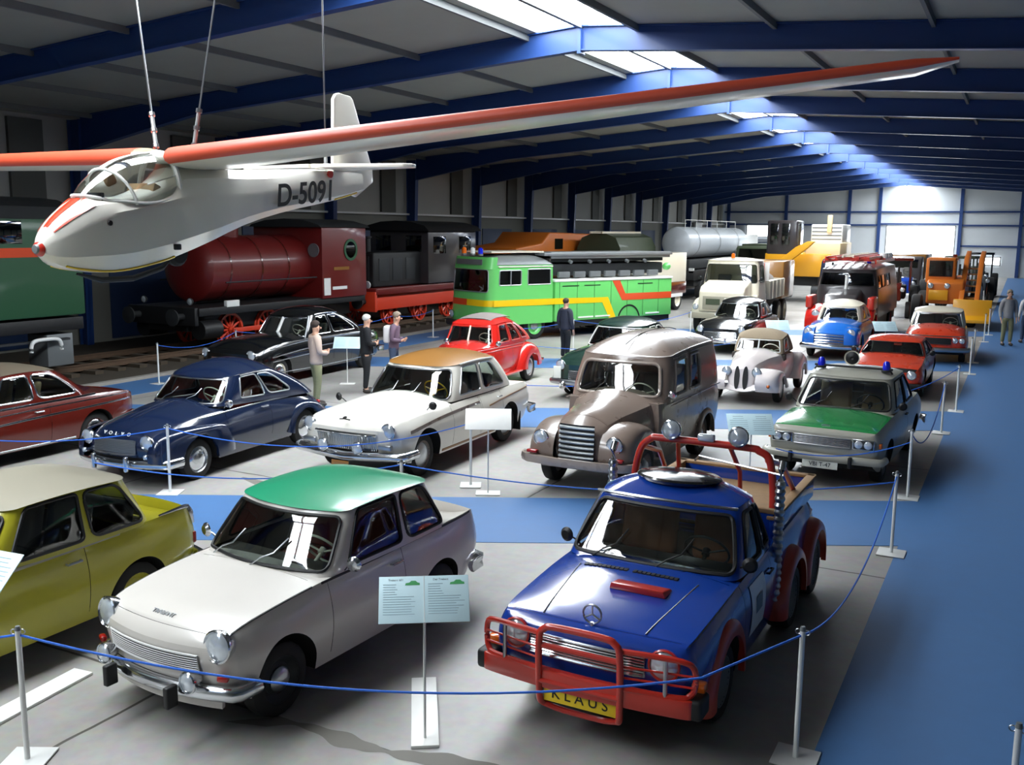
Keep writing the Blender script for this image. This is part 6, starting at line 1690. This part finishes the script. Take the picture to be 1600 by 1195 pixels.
def build_red_loco():
    t = thing('steam_locomotive', 'dark red locomotive with a long round boiler tank and boxy cab', 'locomotive', (TX, 0, 0))
    R0 = .96; zc = 2.46
    MB().lathe([(.001, -.16), (.5, -.12), (.85, -.03), (R0, .1), (R0, 4.5), (.001, 4.5)], (0, 20.2, zc), (0, 1, 0), 40).build('boiler', 'p_loco_red', t)
    for y in (21.0, 22.3, 23.5): MB().lathe([(R0 + .012, -.03), (R0 + .012, .03)], (0, y, zc), (0, 1, 0), 40).build('boiler_band', 'p_maroon', t)
    MB().lathe([(.36, 0), (.36, .45), (.30, .62), (.001, .66)], (0, 21.8, zc + R0 - .1), (0, 0, 1), 22).build('steam_dome', 'p_loco_red', t)
    cb = MB(); cb.box((0, 25.7, 2.55), (2.86, 2.35, 2.3)); cb.build('cab', 'p_loco_red', t, bevel=.03)
    MB().prism([(-1.5, 3.68), (1.5, 3.68), (1.4, 3.76), (.8, 3.90), (0, 3.95), (-.8, 3.90), (-1.4, 3.76)], 24.4, 27.0, 'xz').build('cab_roof', 'dark_steel', t)
    for s in (-1, 1):
        o = MB().lathe([(.36, 0), (.36, .03), (.27, .03), (.27, 0)], (s * 1.43, 26.0, 2.95), (s, 0, 0), 24).build('cab_window_ring', 'p_wagon_green', t)
        MB().lathe([(.27, .01), (.001, .01)], (s * 1.43, 26.0, 2.95), (s, 0, 0), 24).build('window_pane', 'glass_dark', o)
        q = MB().lathe([(.22, 0), (.22, .03), (.001, .03)], (s * 1.12, 24.5, 2.95), (0, -1, 0), 20).build('front_porthole', 'grey_steel', t)
    MB().box((1.44, 24.75, 1.78), (.02, .32, .55)).build('notice_board', 'white_paint', t); MB().box((1.44, 25.4, 1.72), (.015, .75, .10)).build('notice_strip', 'white_paint', t)
    MB().box((1.44, 25.5, 2.35), (.015, .8, .10)).build('name_plate', 'p_ochre', t)
    MB().box((0, 23.1, 1.32), (2.7, 7.6, .22)).build('running_plate', 'black_trim', t, bevel=.015)
    MB().box((0, 23.1, 1.0), (1.5, 7.4, .5)).build('frame', 'black_trim', t, bevel=.02)
    MB().box((0, 19.25, 1.2), (2.6, .14, .5)).build('buffer_beam', 'black_trim', t, bevel=.02)
    for s in (-1, 1):
        MB().lathe([(.09, 0), (.09, -.35), (.22, -.36), (.24, -.42), (.001, -.44)], (s * .85, 19.2, 1.2), (0, 1, 0), 18).build('buffer', 'dark_steel', t)
        headlight(t, s * .9, 19.4, 1.6, .10, (0, -1, 0), bezel='dark_steel', name='lamp')
        for y in (21.0, 22.6, 24.6): bogie_wheel(t, s * .80, y, .50, 'p_wheel_red', spokes=12, sd=s)
        MB().box((s * 1.02, 21.8, .68), (.05, 1.8, .14)).build('coupling_rod', 'p_wheel_red', t, bevel=.01); MB().box((s * 1.02, 23.3, .68), (.05, 2.0, .14)).build('coupling_rod', 'p_wheel_red', t, bevel=.01)
        MB().cyl((s * 1.08, 19.5, .8), (s * 1.08, 20.2, .8), .27, n=20).build('cylinder', 'black_trim', t)
        MB().tube([(s * 1.3, 20.4, 2.1), (s * 1.3, 24.4, 2.1)], .022, 8).build('hand_rail', 'dark_steel', t)
    MB().box((1.3, 20.6, 1.50), (.12, .5, .18)).build('tool_box', 'white_paint', t, bevel=.01)
build_red_loco()
def build_black_loco():
    t = thing('diesel_locomotive', 'black locomotive with a bright red frame beside the green truck', 'locomotive', (TX, .5, 0))
    MB().box((0, 28.9, 2.2), (2.0, 3.0, 1.25)).build('engine_hood', 'black_trim', t, bevel=.08, seg=3)
    for k in range(3): MB().box((1.005, 28.0 + .85 * k, 2.2), (.02, .6, .8)).build('hood_door', 'dark_steel', t, bevel=.005)
    MB().box((0, 27.38, 2.2), (1.6, .03, .95)).build('radiator', 'dark_steel', t)
    MB().box((0, 32.2, 2.6), (2.7, 3.6, 2.0)).build('cab', 'p_fire_dark', t, bevel=.04)
    MB().prism([(-1.5, 3.58), (1.5, 3.58), (1.3, 3.78), (.7, 3.92), (0, 3.96), (-.7, 3.92), (-1.3, 3.78)], 30.2, 34.2, 'xz').build('cab_roof', 'black_trim', t)
    for s in (-1, 1):
        for y in (31.2, 33.1): MB().box((s * 1.355, y, 3.05), (.02, .9, .65)).build('window', 'glass_dark', t, bevel=.005)
        MB().box((s * .7, 30.39, 3.1), (.7, .02, .6)).build('window', 'glass_dark', t, bevel=.005)
        headlight(t, s * .85, 27.2, 1.68, .13, (0, -1, 0), bezel='white_steel', name='lamp')
        for y in (28.6, 30.6, 32.6): bogie_wheel(t, s * .78, y, .46, 'p_wheel_red', sd=s)
        MB().lathe([(.09, 0), (.09, -.35), (.22, -.36), (.24, -.42), (.001, -.44)], (s * .85, 27.0, 1.1), (0, 1, 0), 18).build('buffer', 'dark_steel', t)
        MB().box((s * 1.05, 30.5, 1.05), (.06, 6.8, .55)).build('side_frame', 'p_wheel_red', t, bevel=.015)
    MB().box((0, 30.7, 1.45), (2.6, 7.2, .22)).build('running_plate', 'p_loco_red', t, bevel=.015)
    MB().box((0, 27.1, 1.1), (2.6, .14, .7)).build('buffer_beam', 'p_wheel_red', t, bevel=.02)
    MB().lathe([(.12, 0), (.12, .5), (.15, .52), (.15, .58), (.001, .58)], (.3, 28.0, 2.8), (0, 0, 1), 16).build('exhaust', 'black_trim', t)
build_black_loco()
def build_orange():
    t = thing('track_machine', 'orange rail work machine with a sloped hood behind the green truck', 'rail vehicle', (TX, 0, 0))
    MB().prism([(38.2, 1.2), (49.2, 1.2), (49.2, 2.9), (48.3, 3.45), (41.6, 3.55), (40.8, 3.05), (38.2, 2.85)], -1.3, 1.3, 'yz').build('machine_body', 'p_orange', t, bevel=.08, seg=3)
    for y in (47.2, 42.6): MB().box((1.31, y, 3.0), (.02, .9, .5)).build('window', 'glass_dark', t)
    for s in (-1, 1):
        for y in (40, 47): bogie_wheel(t, s * .78, y, .42, 'dark_steel', sd=s)
    MB().box((0, 43.7, 1.05), (2.2, 10.6, .25)).build('frame', 'black_trim', t)
build_orange()

def build_army():
    t = thing('military_truck', 'dark olive truck with canvas back and pale ladder behind the green truck', 'truck', (-18.6, 41.5, 0))
    MB().prism([(.0, 1.0), (0, 1.75), (1.3, 2.0), (1.7, 2.65), (2.7, 2.7), (2.7, 1.0)], -1.05, 1.05, 'yz').build('cab', 'p_army', t, bevel=.08, seg=3)
    MB().prism([(-1.15, 1.2), (1.15, 1.2), (1.15, 2.8), (.9, 3.3), (.4, 3.5), (-.4, 3.5), (-.9, 3.3), (-1.15, 2.8)], 2.85, 8.0, 'xz').build('canvas_back', 'p_army', t)
    MB().box((0, 4, .9), (1.5, 7.6, .25)).build('chassis', 'black_trim', t)
    wheels(t, (.9, 5.6, 6.9), .95, .5, .3, rim='p_army', cap=None)
    MB().grid(lambda u, v: (-.8 + 1.6 * u, 1.32 + .36 * v, 2.05 + .55 * v), 2, 2).build('windscreen', 'glass_dark', t)
    ld = MB()
    for x in (-.3, .3): ld.box((x, 5.2, 3.56), (.07, 5.4, .10))
    for k in range(14): ld.box((0, 2.7 + .38 * k, 3.56), (.55, .05, .05))
    ld.build('ladder', 'p_cream', t)
build_army()

def build_bus():
    t = thing('workshop_truck', 'bright green box truck with yellow and red stripes and grey ladder gear', 'truck', (-16.25, 27.5, 0), math.radians(-24.8))
    W, L = 2.3, 8.6; h = W / 2
    # cab
    cab = dict(z0=.55, z1=(2.50, 2.50), yf0=.0, yf1=.14, yr0=2.85, yr1=2.85, w0=h, w1=h - .04, rf=.30, rr=.05, crown=.34, arch=0, bowf=.10, bowr=0, we=2., re2=4.,
               ws=(1.35, 1.3, .556, .93, .10), side=[(2.03, 2.42, 2.42, 2.03, .667, .915, .06), (2.54, 2.96, 2.96, 2.54, .667, .93, .04)], lip=0., lipz=0.)
    R = cabin(t, cab, 'p_bus_green', 'alloy', trim='alloy', trim_r=.02, glass_m='glass_dark'); P = R['P']
    R['frame'].name = 'cab_body'
    MB().grid(lambda u, v: tuple(P(.0 + 1.9 * abs(2 * u - 1), .935 + .20 * v, 1 if u > .5 else -1) + Vector((0, -.03 + .05 * v, .0))), 24, 4).build('cab_brow', 'p_bus_green', t, solid=.03)
    sg = MB().grid(lambda u, v: tuple(P(.9 * abs(2 * u - 1), .99 + .09 * v, 1 if u > .5 else -1) + Vector((0, -.05, .03))), 8, 2).build('destination_box', 'grey_steel', t, solid=.02)
    MB().tube([P(2.23, .667, 1) + Vector((.01, 0, 0)), P(2.23, .915, 1) + Vector((.01, 0, 0))], .025, 6).build('window_bar', 'alloy', t)
    MB().tube([P(2.0 + k / 10, .975, 1) + Vector((.015, 0, 0)) for k in range(11)], .02, 6).build('roof_gutter', 'p_cream', t)
    MB().box((0, 2.75, 1.7), (W - .2, .05, 2.0)).build('cab_rear_wall', 'interior_dark', t)
    # box body
    MB().box((0, 5.75, 1.24), (W, 5.7, 1.36)).build('box_body', 'p_bus_green', t, bevel=.02)
    MB().box((0, 5.75, 1.95), (W + .06, 5.76, .08)).build('box_rim', 'white_paint', t, bevel=.01)
    MB().box((0, 5.75, .45), (W - .1, 5.6, .22)).build('chassis', 'black_trim', t)
    x = h + .004
    def band(poly, nm, m, x=x):
        MB().prism(poly, x, x + .006, 'yz').build(nm, m, t)
    band([(.30, 1.376), (2.86, 1.36), (2.86, 1.155), (.30, 1.168)], 'yellow_stripe', 'p_yellow', h + .022)
    band([(2.88, 1.36), (4.95, 1.32), (5.35, 1.32), (5.75, .58), (5.42, .58), (5.08, 1.14), (2.88, 1.155)], 'yellow_stripe', 'p_yellow', h + .006)
    band([(5.55, 1.90), (5.92, 1.90), (6.2, 1.42), (8.58, 1.42), (8.58, 1.18), (6.05, 1.18)], 'red_stripe', 'p_stripe_red')
    mb = MB().grid(lambda u, v: tuple(P(2.0 * (1 - u) if u < 1 else 0, .317 + .106 * v, 1) + Vector((.008 * (1 - u), -.008, 0))), 20, 2); mb.build('front_stripe', 'p_yellow', t)
    mb = MB().grid(lambda u, v: tuple(P(2.0 * u, .317 + .106 * v, -1) + Vector((0, -.008, 0))), 20, 2); mb.build('front_stripe_red', 'p_stripe_red', t)
    for y0 in (3.1, 3.9, 4.7, 5.5, 6.3, 7.1, 7.9):
        MB().box((h + .003, y0 + .0, 1.25), (.006, .012, 1.28)).build('panel_seam', 'p_dark_green', t)
    for y0 in (3.6, 4.6, 7.2): MB().box((h + .006, y0, 1.76), (.012, .75, .03)).build('grab_slot', 'black_trim', t)
    for y0 in (4.3, 5.1, 7.6): MB().box((h + .012, y0, .66), (.03, .7, .05)).build('step_bar', 'white_steel', t)
    # rear and front wheel arch
    for y in (2.1, 6.4):
        for s in (-1, 1):
            if y > 3: MB().lathe([(.50, -.01), (.56, -.01), (.56, .015), (.50, .015)], (s * (h + .0), y, .46), (s, 0, 0), 26).build('wheel_arch', 'black_trim', t)
            wheel(t, s * (h - .22), y, .46, .28, 'dull_chrome', 'p_bus_green', s)
    # roof equipment
    rk = MB()
    rk.box((.10, 5.6, 2.84), (1.9, 6.2, .10)); rk.box((h - .22, 5.75, 2.80), (.08, 5.8, .22))
    rk.build('roof_ladder_deck', 'alloy', t, bevel=.01)
    MB().box((-.1, 5.75, 2.66), (1.7, 5.5, .2)).build('ladder_case', 'dark_steel', t, bevel=.02)
    MB().box((0, 5.75, 2.30), (1.5, 5.5, .4)).build('hose_case', 'dark_steel', t, bevel=.04)
    for k in range(7): MB().box((h - .16, 3.4 + .72 * k, 2.14), (.12, .5, .20)).build('tool_locker', 'grey_steel', t, bevel=.02)
    for k in range(5): MB().cyl((h - .22, 3.7 + .9 * k, 2.6), (h - .1, 3.7 + .9 * k, 2.56), .06, n=10).build('roller', 'grey_steel', t)
    MB().box((0, 1.6, 2.92), (1.5, 2.2, .05)).build('roof_plank', 'p_cream', t)
    for x_, m in ((-.60, 'amber_lens'), (-.10, 'white_steel'), (.35, 'blue_lens')):
        o = MB().lathe([(.09, 0), (.09, .06), (.001, .06)], (x_, .35, 2.80), n=16).build('beacon', 'grey_steel', t)
        MB().lathe([(.085, .06), (.08, .22), (.04, .26), (.001, .27)], (x_, .35, 2.80), n=16).build('beacon_dome', m, o)
    o = MB().ball((h - .15, 8.45, 2.35), (.16, .16, .14)).build('rear_lamp', 'p_bus_green', t)
    for s in (-1, 1): headlight(t, s * .75, -.05, .85, .12, (0, -1, 0))
    bumper(t, [Vector((x, -.14 + .12 * x * x, .55)) for x in (-1.12, -.6, 0, .6, 1.12)], .22, .08, 'dark_steel')
    seat(t, .5, 1.0, 1.2, 'seat_grey'); seat(t, -.5, 1.0, 1.2, 'seat_grey'); steering(t, -.5, .7, 1.8, .24, 'black_trim')
build_bus()

def build_cream_wagon():
    t = thing('box_trailer', 'cream and maroon box trailer between the green truck and the silver tank', 'trailer', (-15.6, 40.4, 0), math.radians(-6))
    MB().box((0, 2, 2.0), (2.3, 4, 1.35)).build('trailer_box', 'p_cream', t, bevel=.04); MB().box((0, 2, 1.05), (2.32, 4.02, .56)).build('lower_panel', 'p_maroon', t, bevel=.02)
    wheels(t, (.9, 3.2), .98, .48, .26, rim='p_cream', cap=None); MB().box((0, 2, .66), (1.6, 3.9, .2)).build('chassis', 'black_trim', t)
    MB().box((1.155, 2.6, .72), (.03, 2.0, .16)).build('side_guard', 'white_steel', t)
build_cream_wagon()
def build_tank():
    t = thing('tank_truck', 'big silver tank wagon standing behind the cream truck', 'tank wagon', (-16.4, 49.8, 0))
    MB().lathe([(.001, -.25), (.5, -.2), (.78, -.05), (.84, .1), (.84, 11.5), (.6, 11.7), (.001, 11.75)], (0, 0, 3.05), (0, 1, 0), 36).build('tank', 'tank_silver', t)
    MB().lathe([(.3, 0), (.3, .3), (.34, .32), (.001, .4)], (0, 3.5, 3.82), (0, 0, 1), 18).build('manhole', 'alloy', t)
    for y in (1.5, 5.5, 9.5): MB().lathe([(.855, -.05), (.855, .05)], (0, y, 3.05), (0, 1, 0), 36).build('tank_band', 'grey_steel', t)
    MB().box((0, 5.5, 1.9), (1.5, 11, .5)).build('tank_saddle', 'dark_steel', t, bevel=.03)
    MB().box((0, 5.5, 1.35), (2.2, 11.6, .5)).build('chassis', 'black_trim', t, bevel=.02)
    wheels(t, (1.4, 7.6, 9.2), .95, .52, .3, rim='dark_steel', cap=None)
    MB().box((0, 5.5, .95), (1.9, 10.5, .4)).build('underframe', 'black_trim', t)
    rl = MB()
    for y in range(0, 12, 2): rl.tube([(.45, y, 3.75), (.45, y, 4.25)], .02, 6)
    rl.tube([(.45, 0, 4.25), (.45, 10, 4.25)], .02, 6); rl.build('walkway_rail', 'white_steel', t)
    MB().box((.95, -.2, 1.6), (.25, .2, .25)).build('lamp_bracket', 'white_steel', t)
build_tank()

def build_beige_truck():
    t = thing('tipper_truck', 'beige bonneted truck with a red and white striped panel on its tipper body', 'truck', (-9.3, 33.4, 0), math.radians(2))
    MB().prism([(.02, .82), (.0, 1.55), (.22, 1.74), (1.25, 1.92), (1.25, .82)], -.80, .80, 'yz').build('bonnet', 'p_cream', t, bevel=.07, seg=3)
    MB().box((0, -.005, 1.16), (1.3, .03, .46)).build('grille', 'p_beige_roof', t, bevel=.01)
    cab = dict(z0=1.2, z1=(2.62, 2.62), yf0=1.15, yf1=1.45, yr0=2.75, yr1=2.7, w0=1.05, w1=.92, rf=.14, rr=.12, crown=.10, arch=0, bowf=.08, ws=(1.45, 1.4, .44, .9, .09), side=[(2.05, 2.8, 2.75, 2.1, .45, .88, .08)], lip=.03)
    cabin(t, cab, 'p_cream', 'p_cream', trim='black_trim'); MB().box((0, 2.0, 1.1), (2.06, 1.6, .6)).build('cab_floor', 'p_cream', t, bevel=.04)
    for s in (-1, 1):
        A = [(.1, .6), (.1, .95), (.3, 1.2), (.7, 1.32), (1.15, 1.2), (1.4, .9), (1.45, .6)]; Qf = [(.22, .55), (.25, .75), (.42, .98), (.72, 1.06), (1.02, .98), (1.2, .75), (1.22, .55)]
        fender(t, .70, 1.1, A, Qf, 'p_cream', 'front_wing', .65, 8, s); headlight(t, s * .92, .1, 1.0, .10, (0, -1, 0)); mirror(t, s * 1.0, 1.35, 1.9, 'black_trim', s)
    wheels(t, (.74, 5.4, 6.6), .92, .48, .26, rim='p_beige_roof', cap=None)
    MB().box((0, 4.6, .85), (1.4, 7.6, .25)).build('chassis', 'black_trim', t); MB().box((0, -.15, .72), (2.2, .14, .22)).build('bumper', 'p_beige_roof', t, bevel=.03)
    MB().prism([(2.95, 1.15), (5.8, 1.15), (5.8, 1.85), (2.85, 1.85)], -1.1, 1.15, 'yz').build('tipper_body', 'p_beige_roof', t, bevel=.03)
    for k in range(4): MB().box((1.16, 3.3 + .75 * k, 1.5), (.04, .08, .66)).build('body_rib', 'p_cream', t)
    MB().ball((0, 4.4, 1.85), (.95, 1.25, .35), 18, 10).build('tarpaulin', 'canvas_grey', t)
    MB().box((0, 7.2, 1.75), (2.1, 2.5, 1.5)).build('rear_box', 'p_ochre', t, bevel=.05)
    o = MB().box((.7, 2.88, 2.15), (.75, .04, .75)).build('warning_panel', 'white_paint', t)
    for k in range(3):
        MB().prism([(.38 + .22 * k, 1.80), (.50 + .22 * k, 1.80), (.62 + .14 * k, 2.50), (.50 + .14 * k, 2.50)], 2.85, 2.858, 'xz').build('warning_stripe', 'p_stripe_red', o)
    MB().lathe([(.07, 0), (.06, .16), (.001, .18)], (0, 1.6, 2.70), n=14).build('beacon', 'amber_lens', t)
    MB().box((-.28, -.03, 1.20), (.5, .02, .2)).build('badge_plate', 'p_army', t); MB().box((.30, -.03, 1.16), (.34, .02, .36)).build('licence_plate', 'white_paint', t)
    seat(t, .45, 1.8, 1.4, 'seat_grey'); seat(t, -.45, 1.8, 1.4, 'seat_grey')
build_beige_truck()

def build_fire():
    t = thing('fire_engine', 'dark vintage fire engine with red wings and red ladders on its roof', 'fire engine', (-5.25, 33.0, 0), math.radians(0))
    MB().prism([(.1, .8), (.05, 1.35), (.3, 1.6), (1.3, 1.78), (1.3, .8)], -.55, .55, 'yz').build('bonnet', 'p_fire_dark', t, bevel=.10, seg=3)
    cab = dict(z0=.8, z1=(2.42, 2.45), yf0=1.2, yf1=1.4, yr0=7.2, yr1=7.2, w0=1.05, w1=.88, rf=.24, rr=.15, crown=.16, arch=.02, bowf=.10, ws=(1.5, 1.45, .66, .93, .10), side=[(2.03, 2.17, 2.17, 2.03, .6, .86, .05), (2.2, 2.34, 2.34, 2.2, .6, .86, .05), (2.4, 2.6, 2.6, 2.4, .6, .86, .05)], we=2.)
    R = cabin(t, cab, 'p_fire_dark', 'p_fire_dark', trim='black_trim'); R['frame'].name = 'coachwork'
    MB().tube([R['P'](0, v) + Vector((0, -.02, 0)) for v in (.58, .75, .88)], .05, 8).build('windscreen_divider', 'white_steel', t)
    for s in (-1, 1):
        A = [(.0, .55), (-.02, .9), (.15, 1.18), (.55, 1.3), (1.0, 1.2), (1.4, .9), (1.6, .6)]; Qf = [(.2, .5), (.22, .7), (.36, .9), (.62, 1.0), (.9, .92), (1.1, .7), (1.15, .5)]
        fender(t, .50, 1.1, A, Qf, 'p_bright_red', 'front_wing', .62, 10, s); headlight(t, s * .72, .02, .98, .13, (0, -1, 0), bezel='p_red')
        MB().box((s * .98, .55, 1.36), (.22, .9, .42)).build('side_locker', 'p_red', t, bevel=.06, seg=3)
    wheels(t, (.65, 5.4), .9, .46, .26, rim='p_red', cap=None); MB().box((0, 3.8, .62), (1.9, 6.8, .36)).build('chassis', 'black_trim', t)
    hgrille(t, -.36, .36, .9, 1.4, lambda x, z: .05 - .02, 8, 'dull_chrome')
    for x, z in ((-.55, 2.80), (.0, 2.86), (.5, 2.80)):
        ld = MB()
        for d in (-.17, .17): ld.box((x + d, 4.3, z), (.05, 6.0, .09))
        for k in range(18): ld.box((x, 1.6 + .33 * k, z), (.32, .04, .04))
        ld.build('roof_ladder', 'p_red' if x else 'p_cream', t)
    rk = MB()
    for y in (1.9, 4.2, 6.6): rk.box((0, y, 2.72), (1.7, .06, .06)); 
    for s in (-1, 1): rk.box((s * .85, 4.3, 2.66), (.05, 5.2, .1))
    rk.build('roof_rack', 'p_red', t)
    for k in range(3): MB().lathe([(.14, 0), (.16, .1), (.12, .2), (.001, .2)], (.75, 4.6 + k * .7, 2.72), n=12).build('roof_gear', 'white_steel', t)
    MB().lathe([(.07, 0), (.06, .16), (.001, .18)], (.6, 2.0, 2.62), n=14).build('beacon', 'blue_lens', t)
    seat(t, .45, 2.0, 1.0, 'seat_red'); seat(t, -.45, 2.0, 1.0, 'seat_red')
build_fire()

def build_excavator():
    t = thing('excavator', 'yellow excavator with a tall dark cab and folded yellow arm', 'excavator', (-10.6, 51.5, 0))
    tr = MB()
    for s in (-1, 1): tr.prism(rpoly([(.2, 0), (5.0, 0), (5.2, .9), (0, .9)], .4), s * 1.3 - .35, s * 1.3 + .35, 'yz')
    tr.build('crawler_tracks', 'dark_steel', t); MB().box((0, 2.6, 1.1), (2.2, 3.0, .5)).build('turntable', 'dark_steel', t)
    MB().box((.1, 2.6, 1.95), (3.4, 4.2, 1.2)).build('platform', 'p_digger_yellow', t, bevel=.06)
    MB().box((1.35, 2.4, 2.65), (1.75, 3.6, .95)).build('engine_cover', 'p_pale_yellow', t, bevel=.05)
    MB().box((1.35, 2.8, 3.6), (1.6, 2.6, .95)).build('radiator_cover', 'white_paint', t, bevel=.04)
    for k in range(4): MB().box((1.35, 1.49, 3.3 + .2 * k), (1.5, .02, .06)).build('louvre', 'grey_steel', t)
    MB().box((1.5, 1.4, 4.1), (.24, .2, .9)).build('exhaust_guard', 'p_pale_yellow', t, bevel=.03)
    cb = MB().box((-.75, 1.3, 3.35), (1.6, 1.6, 1.85)).build('cab', 'p_fire_dark', t, bevel=.1, seg=3)
    for x in (-1.15, -.55): MB().box((x, .49, 3.55), (.42, .03, 1.1)).build('cab_window', 'glass', t, bevel=.01)
    MB().box((.06, 1.2, 3.55), (.03, 1.1, 1.1)).build('cab_window', 'glass', t, bevel=.01)
    MB().prism([(-.9, 1.9), (-.4, 1.9), (.8, 2.85), (1.15, 3.2), (.8, 3.2), (.2, 2.9), (-.5, 2.3)], -.6, -.25, 'xz').build('arm', 'p_digger_yellow', t, bevel=.04)
build_excavator()

def build_loader():
    t = thing('wheel_loader', 'orange bucket loader with a yellow shovel beside the aisle', 'loader', (-2.3, 41.0, 0))
    MB().prism([(.5, .9), (.45, 1.75), (1.0, 1.9), (4.4, 1.9), (4.6, .9)], -1.0, .35, 'yz').build('engine_body', 'p_orange', t, bevel=.08, seg=3)
    MB().box((-.55, 1.5, 2.2), (1.1, 1.3, 1.0)).build('cab', 'p_orange', t, bevel=.08, seg=3); MB().box((-.55, .84, 2.28), (.85, .03, .62)).build('windscreen', 'glass_dark', t); MB().box((.01, 1.5, 2.28), (.03, 1.0, .6)).build('cab_window', 'glass_dark', t)
    for x in (-.85, -.25): headlight(t, x, .42, 1.62, .1, (0, -1, 0))
    MB().box((-.55, .40, 1.25), (.7, .04, .4)).build('grille', 'p_digger_yellow', t, bevel=.02)
    for x in (.30, .85):
        MB().prism([(-.2, .95), (.0, .75), (2.2, 2.35), (3.6, 2.75), (3.7, 2.95), (2.1, 2.70)], x - .09, x + .09, 'yz').build('lift_arm', 'p_orange', t, bevel=.02)
    rg = MB()
    for k in range(7): rg.box((.575, .25 + .3 * k, .95 + .22 * k), (.5, .06, .06))
    rg.build('arm_rungs', 'p_ochre', t)
    MB().prism([(-.75, .30), (-.1, .30), (.0, 1.15), (-.25, 1.15), (-.3, .55), (-.75, .42)], .05, 1.40, 'yz').build('shovel', 'p_digger_yellow', t, bevel=.015)
    for s in (-1, 1): MB().box((s * .6 + .72, -.45, .28), (.06, .5, .08)).build('shovel_tooth', 'dark_steel', t)
    for y in (1.0, 3.8):
        for s in (-1, 1): wheel(t, -.35 + s * 1.0, y, .62, .38, None, 'p_orange', s)
    MB().lathe([(.09, 0), (.09, .9), (.001, .9)], (-.2, 3.2, 1.9), n=12).build('exhaust', 'p_maroon', t)
build_loader()

def tractor(loc, rz, label, m, rim, cab=True, s=1.):
    t = thing('tractor', label, 'tractor', loc, rz, 'old tractors before the far wall')
    MB().prism([(0, .75), (.05, 1.35), (.3, 1.5), (1.7, 1.5), (1.7, .75)], -.32, .32, 'yz').build('bonnet', m, t, bevel=.06, seg=3)
    MB().box((0, 2.3, 1.05), (.9, 1.2, .6)).build('rear_axle', 'dark_steel', t, bevel=.06)
    if cab:
        c = MB()
        for x in (-.6, .6):
            for y in (1.75, 2.9): c.box((x, y, 1.8), (.07, .07, 1.4))
        c.box((0, 2.3, 2.5), (1.4, 1.5, .12)); c.build('cab', m, t, bevel=.02)
    seat(t, 0, 2.0, 1.25, 'seat_grey', .45); steering(t, 0, 1.85, 1.75, .2, 'black_trim')
    for sd in (-1, 1):
        wheel(t, sd * .62, .45, .36, .2, None, rim, sd); wheel(t, sd * .78, 2.4, .68, .38, None, rim, sd); headlight(t, sd * .38, .02, 1.25, .09, (0, -1, 0))
    MB().cyl((.15, .9, 1.5), (.15, .9, 2.2), .045, n=10).build('exhaust', 'black_trim', t)
    return t
tractor((-4.85, 44.4, 0), math.radians(4), 'dark maroon tractor left of the orange bucket loader', 'p_maroon', 'p_red')
tractor((-2.9, 50.5, 0), math.radians(-6), 'dark green tractor seen behind the orange bucket loader', 'p_army', 'p_cream')
tractor((-1.9, 55.5, 0), math.radians(8), 'grey tractor without cab before the far wall on the right', 'grey_steel', 'p_red', False)
tractor((-2.2, 62.0, 0), 0, 'black tractor nearest the small bright window of the far wall', 'p_black', 'p_cream')
tractor((-5.0, 50.5, 0), math.radians(3), 'blue tractor to the right of the fire engine tail', 'p_wart_blue', 'p_cream', False)

def box_truck(loc, rz, label, body, cabm, L=6., H=2.6, name='box_truck'):
    t = thing(name, label, 'truck', loc, rz)
    MB().prism([(0, .8), (.0, 1.7), (.35, H - .15), (.6, H - .05), (1.7, H - .05), (1.7, .8)], -1.05, 1.05, 'yz').build('cab', cabm, t, bevel=.08, seg=3)
    MB().grid(lambda u, v: (-.85 + 1.7 * u, .03 + .30 * v - .02, 1.75 + (H - 1.95) * v), 2, 2).build('windscreen', 'glass_dark', t)
    MB().box((0, 1.8 + (L - 1.8) / 2, H * .5 + .55), (2.2, L - 1.8, H - 1.0)).build('cargo_box', body, t, bevel=.04)
    MB().box((0, L / 2, .75), (1.5, L - .2, .25)).build('chassis', 'black_trim', t); wheels(t, (.9, L - 1.3), .92, .46, .26, rim='dark_steel', cap=None)
    for s in (-1, 1): headlight(t, s * .75, -.02, 1.0, .11, (0, -1, 0))
    return t
box_truck((-13.6, 55.0, 0), 0, 'dark green truck left of the tall excavator cab', 'p_army', 'p_army', 6.5, 2.9)
box_truck((-18.8, 66.0, 0), 0, 'white box truck before the left bright window of the far wall', 'white_paint', 'p_dark_green', 7, 3.4)
box_truck((-7.2, 46.0, 0), 0, 'dark blue truck behind the beige tipper truck', 'p_navy', 'p_navy', 6, 2.5)
box_truck((-6.0, 58.0, 0), 0, 'tan backed truck behind the fire engine', 'p_ochre', 'p_fire_dark', 6, 2.4)
